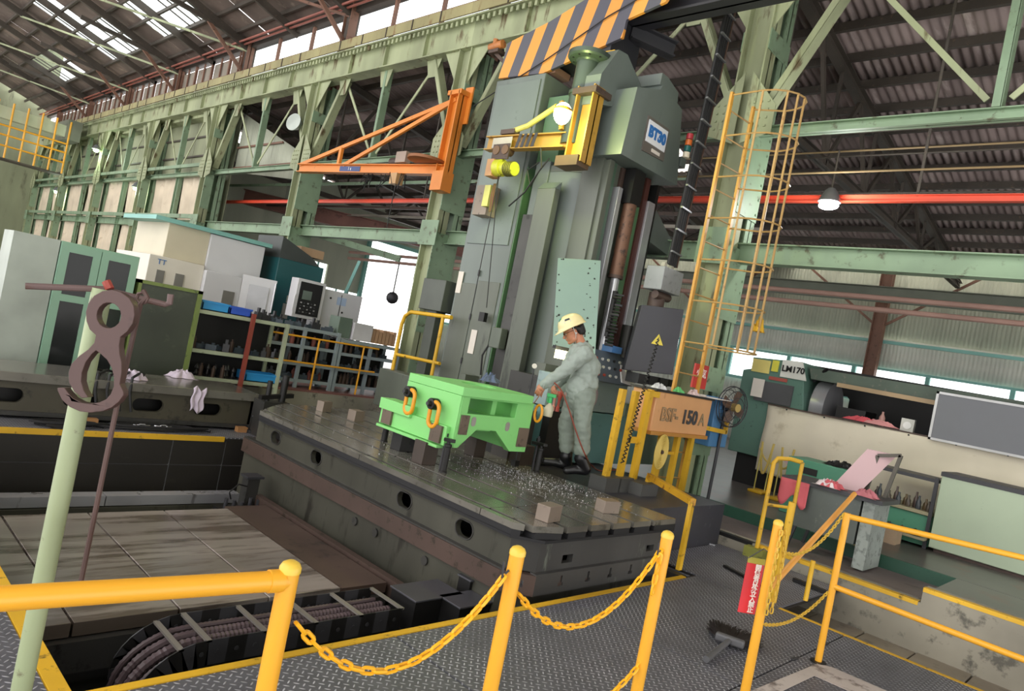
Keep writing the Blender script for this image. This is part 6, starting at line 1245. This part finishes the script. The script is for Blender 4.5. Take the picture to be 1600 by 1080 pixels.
# clamps at the far left corner of the table
t = thing('clamp_pile', 'pile of black clamps and bolts at the far left corner of the machine table', 'clamps', (4.2, 7.7, 0)); rb = random.Random(6)
for k in range(9): x, y = 4.02+.35*rb.random(), 7.58+.3*rb.random(); MB().lathe([(.05, 0), (.05, .04), (.025, .05), (.025, .12+.12*rb.random()), (.035, .2), (.03, .22)], (x, y, .0+.33*(y < 0)), n=12).build('clamp_bolt', BLK, t)
MB().cbox((4.2, 7.72, 0), .34, .26, .42).build('box', CAST, t); MB().cyl((4.1, 7.68, .42), (4.1, 7.68, .66), .03, 12).build('screw', BLK, t); MB().cyl((4.3, 7.7, .42), (4.3, 7.7, .74), .04, 12).build('screw', BLK, t); MB().bar((4.0, 7.66, .46), (4.45, 7.74, .5), .06, .05).build('strap', BLK, t)
# machining centres behind the racks
t = thing('machining_centre', 'large cream and white machining centre behind the blue crates', 'machine', (5, 12.8, .32)); Wt = WHITE
MB().box((4.05, 12.3, .32), (4.95, 14, 1.95)).build('left_cabinet', WHITE, t, bevel=.01); MB().box((4.95, 12.2, .32), (5.6, 14, 1.88)).build('centre_cover', WHITE2, t, bevel=.01)
MB().box((4.3, 12.45, 1.95), (5.0, 14, 2.55)).build('upper_cover', M('cream enamel', '#c9c0a8', .45, var=.08), t, bevel=.01); MB().box((5.0, 12.4, 1.85), (6.0, 14, 2.52)).build('upper_cover', WHITE2, t, bevel=.01)
dq = MB().prism([(5.6, 12.2, .4), (6.15, 12.0, .4), (6.15, 12.0, 1.95), (5.6, 12.2, 1.95)], (.01, .04, 0)).build('door', WHITE2, t); MB().prism([(5.72, 12.14, .9), (6.03, 12.02, .9), (6.03, 12.02, 1.8), (5.72, 12.14, 1.8)], (.0, -.01, 0)).build('door_window', M('pale window', '#b7b8bc', .15), dq); MB().cyl((6.12, 11.98, .6), (6.12, 11.98, 1.9), .018, 8).build('handle', CHROME, dq)
for x0, x1, z0, z1 in ((4.2, 4.32, 1.25, 1.72), (4.5, 4.64, 1.2, 1.72), (5.3, 5.5, .95, 1.6)): MB().box((x0, 12.18 if x0 > 5 else 12.28, z0), (x1, 12.3, z1)).build('vent_panel', M('grey vent panel', '#77756f', .5), t)
text('TT', .12, LETB, (4.25, 12.29, 1.85), (1, 0, 0), (0, 0, 1), t); MB().box((4.05, 12.35, 2.53), (6.1, 14, 2.6)).build('roof', TEAL, t)
t = thing('teal_machine', 'dark teal tall machine between the white machining centre and the column', 'machine', (6.7, 12.8, .32)); TM = M('deep teal enamel', '#1f5458', .4, wear='#24484c', amt=.2, var=.12)
MB().box((6.25, 12.3, .32), (7.2, 13.6, 2.4)).build('body', TM, t, bevel=.01); MB().prism([(6.25, 12.3, 2.4), (7.1, 12.3, 2.4), (6.9, 12.3, 2.55), (6.25, 12.3, 2.8)], (0, 1, 0)).build('hood', M('dark grey hood', '#3e4342', .5), t)
for x, z, w_, h_ in ((6.55, 1.6, .12, .14), (6.5, 1.3, .13, .28), (6.85, 1.45, .07, .06), (6.85, 1.25, .1, .07)): MB().box((x, 12.28, z), (x+w_, 12.3, z+h_)).build('plate', M('grey switch plate', '#9a9a90', .5), t)
oneoff(MB().box((6.7, 12.4, 2.56), (7.2, 12.9, 2.72)), 'cardboard_box', M('brown cardboard', '#a08468', .8), 'brown cardboard box on top of the deep teal machine', 'box')
t = thing('control_panel', 'white framed control panel with black keypad right of the teal machine', 'control panel', (6.9, 11.5, .32))
MB().box((6.28, 11.5, 1.38), (6.85, 11.75, 2.08)).build('housing', WHITE2, t, bevel=.01); MB().box((6.34, 11.48, 1.44), (6.78, 11.5, 2.03)).build('keypad', RUB, t); MB().box((6.4, 11.47, 1.72), (6.58, 11.48, 1.88)).build('screen', M('dim screen', '#5d6a62', .2), t)
for i in range(5):
    for j in range(4): MB().cbox((6.40+i*.07, 11.475, 1.48+j*.055), .03, .01, .025).build('key', (DGREY, CHROME)[(i+j) % 2], t)
MB().tube([(6.27, 11.46, 1.45), (6.24, 11.44, 1.5), (6.24, 11.44, 1.75), (6.27, 11.46, 1.8)], .012, 6).build('handle', WHITE2, t); MB().box((6.5, 11.6, .32), (6.65, 11.7, 1.4)).build('stand', DGREY, t)
t = thing('white_cabinet', 'plain white machine cabinet right of the control panel', 'cabinet', (7.3, 11.9, .32)); MB().box((6.86, 11.7, .32), (7.8, 12.3, 2.0)).build('body', WHITE2, t, bevel=.01); MB().box((7.33, 11.69, .4), (7.34, 11.7, 1.95)).build('seam', DGREY, t)
for x, z in ((7.1, 1.85), (7.4, 1.62)): MB().cyl((x, 11.69, z), (x, 11.68, z), .02, 10).build('knob', BLK, t)
MB().box((7.25, 11.69, 1.75), (7.45, 11.695, 1.9)).build('blue_label', M('pale blue label', '#a9bcd8', .5), t)
# swing arm of a teal jib in the distance, hook
t = thing('swing_crane', 'slim pale green swing arm reaching across the bright doorway', 'crane arm', (8, 15, 3)); a, b = aX(480, 362, 8.2), aD(625, 405, 16); MB().bar(a, b, .12, .14).build('arm', GT, t); MB().cyl(b-V((0, 0, .1)), b-V((0, 0, .8)), .015, 6).build('chain_fall', BLK, t); MB().ball(b-V((0, 0, .9)), .14, 12).build('hook_block', DGREY, t)
oneoff(MB().bar(aD(530, 480, 15), aD(562, 408, 15), .06, .06), 'teal_strut', TEAL, 'slanting teal strut beside the bright doorway', 'strut')
# steelwork of the next building bay seen through the open bays
BRG = M('faded red brown girder', '#8a6258', .7, wear='#6a4c44', amt=.35, scale=.7)
oneoff(MB().ibeam((10.5, 24, 4.9), (17.5, 14, 4.2), .3, .5, .03), 'old_girder', BRG, 'faded red brown girder slanting behind the open bay by the jib crane', 'girder')
for k, (x, z) in enumerate(((9.6, 5.0), (11.0, 4.75), (12.6, 4.9), (14.5, 4.6))):
    oneoff(MB().bar((x, 23.5, z), (x+.6, 6.5, z), .05, .07), 'pipe_run', (GT, RUST, M('pale dusty pipe', '#a39c90', .6), DGREY)[k], ('mint', 'brown', 'pale dusty', 'dark grey')[k]+' thin beam running deep under the aisle roof', 'pipe')
# overhead crane far left
cp = aY(110, 185, 33); t = thing('overhead_crane', 'overhead travelling crane with yellow guard rails at the far left', 'crane', cp); xr = 7.9
PWH = M('pale green white crane girder', '#b9c0a4', .5, var=.1)
for y in (33.5, 35.0): MB().bar((0, y, 6.6), (7.2, y, 6.6), .35, .45).build('bridge_girder', PWH, t)
MB().box((7.0, 33.2, 6.3), (7.5, 35.3, 7.1)).build('end_carriage', M('grey crane gear', '#6f7264', .5), t)
for z in (4.75, 5.15, 5.5): MB().cyl((4.6, 33.2, z+.6), (7.1, 33.2, z+.6), .035, 8).build('guard_rail', YEL, t)
for k in range(6): MB().cyl((4.7+k*.48, 33.2, 4.9), (4.7+k*.48, 33.2, 7.0), .035, 8).build('rail_post', YEL, t)
MB().box((4.5, 33.2, 4.85), (7.1, 34, 4.9)).build('walkway', DSTEEL, t)
# ================================================================== RIGHT SIDE
t = thing('long_lathe', 'long dark green LM170 lathe with headstock along the right aisle', 'lathe', (10.8, 2, .24)); LG = M('blue green lathe paint', '#56776a', .45, wear='#3c5249', amt=.25, var=.12)
# headstock as an extruded side profile with window
MB().prism([(10.5, 5.02, .7), (10.5, 4.02, .7), (10.5, 3.98, 1.5), (10.5, 4.10, 2.2), (10.5, 4.12, 2.24), (10.5, 4.9, 2.2), (10.5, 4.88, 2.02), (10.5, 5.02, 1.98)], (1.2, 0, 0)).build('headstock', LG, t, bevel=.01)
MB().prism([(10.48, 4.02, 1.97), (10.48, 4.42, 1.97), (10.48, 4.42, 2.23), (10.48, 4.12, 2.24)][:4], (.02, 0, 0)).build('name_plate', M('grey white plate', '#c8c8c0', .5, bump=0), t); text('LM170', .125, BLK, (10.47, 4.235, 2.1), (0, -1, 0), (0, 0, 1), t, bold=.004)
MB().box((10.48, 4.6, 1.98), (10.5, 4.88, 2.18)).build('yellow_notice', M('pale yellow notice', '#cfc070', .6, bump=0), t); MB().box((10.48, 4.47, 2.03), (10.5, 4.57, 2.2)).build('caution_label', M('caution yellow', '#c9c244', .6, bump=0), t); MB().box((10.48, 4.3, 1.90), (10.5, 4.58, 1.95)).build('red_strip', M('dull red strip', '#9a4a40', .5), t)
MB().box((10.46, 4.18, 1.55), (10.5, 4.75, 1.86)).build('panel', M('grey panel', '#4a4a4c', .5), t); MB().box((10.44, 4.62, 1.6), (10.455, 4.80, 1.88)).build('sheet', PAPER, t)
MB().box((10.6, 4.0, .24), (11.6, 4.9, .72)).build('base', BLK, t); MB().box((10.45, -3, .24), (11.6, 3.98, .55)).build('bed_base', BLK, t)
MB().box((10.75, -3, .55), (11.6, 3.98, 1.1)).build('bed', LG, t)
CLO = M('grey cream canvas guard', '#d6cdb8', .75, wear='#bfb49c', amt=.3, scale=.6, var=.1)
MB().grid(lambda u, v_: (10.46+.025*math.sin(u*40+v_*5)*v_+.02*math.sin(u*17+v_*8), 4.5-7.5*u+.0*v_, 1.52+.05*math.sin(u*3)*0-(1.0+.06*math.sin(u*12))*v_+.0*u), 90, 24).build('canvas_guard', CLO, t, solid=.006)
MB().bar((10.45, 4.5, 1.53), (10.45, -3, 1.53), .03, .02).build('guard_rail', RUST, t)
for k in range(12): MB().cyl((10.43, 4.2-k*.55, 1.50), (10.44, 4.2-k*.55, 1.50), .012, 8).build('rivet', BLK, t)
# dark tunnel of the cover: top beam, back panel, window
TOPB = M('dusty dark green beam', '#4f5c50', .6, wear='#6d6a60', amt=.35, var=.2)
MB().prism([(10.6, 4.0, 2.02), (10.6, -3, 1.98), (10.6, -3, 2.2), (10.6, 4.05, 2.18)], (.75, 0, 0)).build('top_beam', TOPB, t); MB().bar((10.55, 3.6, 2.0), (10.55, 1.3, 1.97), .05, .06).build('tan_rail', M('tan rail', '#a28a68', .5), t)
wy = lambda a, b: [(11.9, y, z) for y, z in [(c[0]+a, c[1]+b) for c in stadium(0, 0, .46, .36, 4)]]
pwin = aX(1303, 632, 11.9)
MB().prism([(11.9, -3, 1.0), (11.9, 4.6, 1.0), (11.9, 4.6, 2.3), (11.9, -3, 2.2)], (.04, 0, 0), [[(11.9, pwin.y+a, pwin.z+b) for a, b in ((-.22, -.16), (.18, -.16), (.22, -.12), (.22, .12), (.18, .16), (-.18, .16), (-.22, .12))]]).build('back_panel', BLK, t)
MB().cyl((11.0, 3.95, 1.62), (11.0, 3.75, 1.62), .42, 32).build('face_plate', CHROME, t); MB().box((10.7, 3.2, 1.1), (11.2, 3.6, 1.7)).build('tool_post', BLK, t); MB().box((10.75, -3, 1.1), (11.7, 3.7, 1.16)).build('way', DGREY, t)
MB().cyl((10.7, 4.0, 2.0), (10.6, 3.8, 2.2), .03, 8).build('gooseneck', BLK, t)
for (y, z, w_, c_) in ((2.55, 1.62, .16, '#c8c8be'), (1.62, 1.78, .14, '#d6d6ca')):
    b = MB().box((10.6, y, z-.09), (10.68, y+w_, z+.09)).build('dial_box', M('dial plate '+c_, c_, .5), t); MB().cyl((10.595, y+w_/2, z), (10.59, y+w_/2, z), .05, 20).build('dial', M('white dial', '#e6e6e0', .4), b)
p = aX(1385, 665, 10.5)
MB().box((10.7, .9, 1.3), (11.2, 1.25, 2.05)).build('carriage_panel', BLK, t); MB().bar((10.65, .95, 2.0), (10.65, .95, 2.32), .12, .1, up=(0, 1, 0)).build('post', TOPB, t)
t2 = thing('grey_screen', 'large flat grey panel with pale frame at the right of the lathe', 'panel', (10.4, 1.3, 1.5)); c0, c1 = aX(1463, 622, 10.38), aX(1455, 682, 10.38)
MB().box((10.36, -.3, 1.53), (10.4, c0.y-.03, 2.1)).build('sheet', M('flat grey sheet', '#6d6f74', .6, var=.04, bump=0), t2)
for a, b in (((10.35, -.32, 1.5), (10.41, c0.y, 1.53)), ((10.35, -.32, 2.1), (10.41, c0.y, 2.13)), ((10.35, c0.y-.03, 1.5), (10.41, c0.y, 2.13))): MB().box(a, b).build('frame', M('pale frame', '#b0b0b0', .4, .3), t2)
p = aX(1395, 662, 10.46)
for k, (px, lb, c_) in enumerate(((1345, 'red pink rag on the lathe guard rail by the oval window', '#c9525a'), (1372, 'long pinkish rag trailing along the lathe guard rail', '#c98a88'))):
    p = aX(px, 660, 10.48); oneoff(fabric('rag', (10.5, p.y, 1.545), .12, .5, .07, None, 50+k), 'rag', M('rag '+c_, c_, .8), lb, 'rag', loc=(10.5, p.y, 1.545))
p = aX(1352, 655, 10.5); oneoff(MB().lathe([(.035, 0), (.04, .02), (.04, .12), (.015, .17), (.015, .2)], (10.6, 2.95, 1.54), n=12), 'pink_bottle', M('dull pink bottle', '#b48a80', .5), 'small dull pink bottle standing in the dark lathe opening', 'bottle')
# green drawers, bottle shelf, pale cabinet
GD = M('mid green drawer paint', '#4f8d72', .45, wear='#3a6a55', amt=.2, var=.1)
t = thing('drawer_unit', 'mid green steel drawer box with cut handle before the lathe canvas', 'drawer unit', (9.3, 3.4, .24)); p = aZ(1265, 770, .24)
gc = aX(1265, 745, 9.0); MB().box((9.0, gc.y-.45, .24), (9.6, gc.y+.3, .95)).build('body', GD, t, bevel=.008); MB().box((8.985, gc.y-.08, .78), (9.0, gc.y+.10, .86)).build('handle_cutout', BLK, t)
MB().box((8.99, gc.y-.43, .62), (9.0, gc.y+.28, .63)).build('seam', BLK, t)
oneoff(fabric('box', (9.3, gc.y-.25, .95), .4, .35, .07, None, 61), 'dark_cloth', BLK, 'dark cloth on top of the mid green drawer box', 'cloth', loc=(9.3, gc.y-.25, .95))
t = thing('bottle_shelf', 'green shelf unit with bottles and clutter in front of the lathe canvas', 'shelf', (9.9, 2.2, .24))
MB().box((9.55, 1.93, .62), (10.2, 3.0, .66)).build('shelf', M('tan shelf edge', '#9a9276', .5), t); MB().box((9.6, 1.93, .26), (10.2, 3.0, .61)).build('lower_body', GD, t); MB().box((9.57, 1.93, 1.02), (10.2, 2.7, 1.06)).build('shelf', DGREY, t)
for y in (1.95, 2.98): MB().bar((9.56, y, .24), (9.56, y, 1.08 if y < 2 else .7), .03, .04, up=(0, 1, 0)).build('post', DGREY, t)
MB().box((9.4, 1.93, .34), (9.6, 2.6, .37)).build('shelf', M('tan shelf edge', '#9a9276', .5), t)
rb = random.Random(31)
for k in range(12):
    h = .12+.1*rb.random(); c_ = ('#4a3f33', '#6d5a3c', '#3a3f44', '#5a4a44')[k % 4]
    oneoff(MB().lathe([(.028, 0), (.03, .01), (.028, h*.55), (.012, h*.75), (.012, h)], (9.64+.1*(k % 2), 2.0+k*.055, .662), n=10), 'oil_bottle', M('bottle '+c_, c_, .35), ORD[k]+' from the right of the dark oil bottles on the green shelf', 'bottle', group='bottles on the green shelf')
oneoff(fabric('rag', (9.7, 2.85, .662), .2, .25, .12, None, 70), 'rag_heap', M('dull red cloth', '#a4564c', .8), 'dull red rag heap at the left end of the bottle shelf', 'rag', loc=(9.7, 2.85, .662))
for k in range(4): oneoff(fabric('part', (9.48, 2.05+k*.14, .372), .12, .12, .07, None, 80+k), 'clutter_piece', (BLK, RUST, DGREY, M('dull red cloth', '#a4564c'))[k], ('black lump', 'brown lump', 'dark grey lump', 'dull red lump')[k]+' on the low ledge under the bottles', 'part', group='clutter on the low ledge')
t = thing('carton', 'tan woven box on the floor under the bottle shelf', 'box', (9.25, 2.35, .24)); MB().box((9.1, 2.15, .24), (9.35, 2.45, .40)).build('body', M('tan wicker', '#a08a72', .7, bump=.5), t)
oneoff(MB().cyl((8.85, 2.62, .24), (8.85, 2.62, .38), .05, 16), 'blue_can', M('blue can', '#2f62a0', .4), 'small blue can with crumpled rag beside the desk leg', 'can'); oneoff(fabric('r', (8.85, 2.62, .382), .1, .1, .09, None, 90), 'white_rag', PAPER, 'white rag stuffed on the small blue can', 'rag', loc=(8.85, 2.62, .382))
t = thing('pale_cabinet', 'pale green steel cabinet at the right end of the bottle shelf', 'cabinet', (9.8, 1.3, .24)); PC = M('pale grey green cabinet paint', '#a8b79e', .45, wear='#5b6458', amt=.12, scale=4, var=.06)
MB().box((9.5, .2, .28), (10.3, 1.9, 1.16)).build('body', PC, t, bevel=.008); MB().box((9.49, .2, 1.12), (10.3, 1.91, 1.17)).build('top', DGREY, t); MB().box((9.55, .25, .24), (10.2, 1.85, .28)).build('plinth', RUST, t)
# work desk with pink sheet, frame and trough
t = thing('steel_desk', 'scruffy grey steel desk with dark top below the pink sheet', 'desk', (7.8, 2.4, .12))
a = [aX(1240, 758, 7.75), aX(1330, 778, 7.75)]
MB().box((7.55, 1.95, .80), (8.15, 2.95, .84)).build('top', DGREY, t); MB().prism([(7.6, 2.85, .8), (7.6, 2.15, .8), (7.6, 2.15, .35), (7.6, 2.75, .35)], (.5, 0, 0)).build('trough', M('grey green hopper steel', '#565c58', .5, .2, wear='#6e716c', amt=.3), t); MB().box((7.6, 2.02, .13), (8.1, 2.13, .8)).build('block', M('pale mottled block', '#8a918c', .7, wear='#6a706c', amt=.5, scale=3), t)
for x, y in ((7.65, 2.8), (8.1, 2.8)): MB().bar((x, y, .12), (x, y-.15, .8), .03, .03, up=(0, 1, 0)).build('leg', DGREY, t)
PK = M('pale pink paper sheet', '#c8a9ac', .7, bump=0, var=.05)
f = [aX(1358, 705, 8.1), aX(1405, 712, 8.1), aX(1362, 795, 8.1), aX(1325, 790, 8.1)]
q = [aX(1290, 770, 7.7), aX(1340, 772, 7.9), aX(1402, 712, 8.15), aX(1355, 702, 8.0)]
oneoff(MB().prism(q, (.01, .0, .004)), 'pink_sheet', PK, 'pale pink sheet leaning from the desk up to the bent frame', 'sheet')
t = thing('bent_frame', 'dark steel frame standing askew at the right of the desk', 'frame', (8.1, 2.1, .8)); 
fr_ = [aX(1345, 790, 8.05), aX(1372, 712, 8.05), aX(1408, 712, 8.05), aX(1375, 795, 8.05)]
for a, b in ((0, 1), (1, 2), (2, 3)): MB().bar(fr_[a], fr_[b], .035, .035).build('member', M('dark worn frame steel', '#55514a', .5, .3), t)
for k, (px, py, c_, lb) in enumerate(((1262, 762, '#c25a62', 'red rag heap on the left corner of the desk'), (1280, 760, '#d8ccd0', 'white crumpled cloth on the desk beside the red rag'), (1318, 778, '#b06a72', 'dull rose rag at the foot of the pink sheet'))):
    p = aZ(px, py, .842); oneoff(fabric('rag', (min(max(p.x, 7.6), 8.1), min(max(p.y, 2.0), 2.9), .842), .2, .22, .08, None, 40+k), 'rag', M('rag '+c_, c_, .8), lb, 'rag', loc=(min(max(p.x, 7.6), 8.1), min(max(p.y, 2.0), 2.9), .842))
oneoff(MB().grid(lambda u, v_: (7.54-.01*math.sin(u*12), 2.95-.3*u, .82-.22*v_*(1+.3*math.sin(u*9))), 14, 6), 'red_cloth', M('rag #c25a62', '#c25a62'), 'red cloth hanging down from the near desk edge', 'cloth', solid=.004)
# yellow stands
t = thing('yellow_stand', 'tall scuffed yellow double post stand behind the sign post', 'stand', (6.3, 2.5, 0)); 
b0, b1 = aZ(1180, 868, .02), aZ(1207, 940, .0)
tz = 1.02
MB().tube([(b0.x, b0.y, .02), (b0.x, b0.y, .98), (b0.x+.03, b0.y-.02, 1.03), (b0.x+.1, b0.y-.12, 1.05), (b0.x+.16, b0.y-.22, 1.04)], .022, 10).build('bent_pipe', YELW, t)
MB().cyl((b0.x+.16, b0.y-.22, .3), (b0.x+.16, b0.y-.22, 1.04), .02, 10).build('pipe', YELW, t); MB().cyl((b0.x, b0.y, .55), (b0.x+.16, b0.y-.22, .57), .016, 8).build('crossbar', YELW, t)
MB().cbox((b0.x, b0.y, .0), .16, .2, .1).build('clamp_base', M('mossy yellow clamp', '#7f8038', .6, wear='#4f4f28', amt=.4), t)
o = aZ(1258, 938, 0); 
t = thing('yellow_post', 'thick orange yellow post left of the desk trough', 'post', (b1.x, b1.y, 0)); MB().cyl((b1.x, b1.y, 0), (b1.x, b1.y, .82), .028, 14).build('shaft', YELW, t)
for px, py, h, lb in ((1258, 938, .34, 'short yellow post behind the lower thin chain'), (1322, 918, .36, 'short yellow post at the foot of the kerb wall behind the railing')):
    p = aZ(px, py, -.0 if px < 1300 else -.3); oneoff(MB().cyl((p.x, p.y, p.z), (p.x, p.y, p.z+h+(.3 if px > 1300 else 0)), .02, 12), 'yellow_post', YELW, lb, 'post')
for (px, py, lb) in ((1185, 770, 'left yellow rope stand in the aisle before the lathe'), (1216, 782, 'right yellow rope stand in the aisle before the lathe')):
    p = aZ(px, py, .24); t = thing('rope_stand', lb, 'stand', p); MB().cbox(p, .3, .22, .04).build('base', YELW, t, bevel=.01)
    for dx in (-.08, .08): MB().cyl(p+V((dx*.7, -dx*.7, .04)), p+V((dx*.7, -dx*.7, .72)), .010, 8).build('rod', M('pale yellow rod', '#cdbf66', .5), t)
    MB().tube([q_-V((0, 0, 0)) for q_ in sag(p+V((-.06, .06, .74)), p+V((.06, -.06, .74)), .45)], .016, 8).build('rope_loop', M('pale yellow rope', '#cbb260', .7), t)
a, b, c_, d = aZ(1205, 705, .24), aX(1188, 690, 10.3), aX(1235, 720, 10.3), aX(1282, 760, 10.3)
oneoff(MB().tube(sag(aX(1188, 700, 10.2), aX(1217, 720, 10.2), .12)+sag(aX(1217, 720, 10.2), aX(1240, 715, 10.2), .14)+sag(aX(1240, 715, 10.2), aX(1290, 752, 10.2), .2), .014, 8), 'rope', MC['pale yellow rope'], 'long pale yellow rope swagged along the lathe foot', 'rope')
oneoff(MB().prism([aX(1224, 720, 9.4), aX(1230, 714, 9.4), aX(1250, 735, 9.4), aX(1246, 744, 9.4)], (.02, 0, 0)), 'pink_strip', PK, 'small pale pink paper strip before the green drawer box', 'sheet')
# debris under the post, left
oneoff(MB().bar(aZ(1240, 905, .02), aZ(1290, 925, .02), .05, .03), 'dark_bar', BLK, 'dark bar lying behind the sign post by the kerb', 'bar')
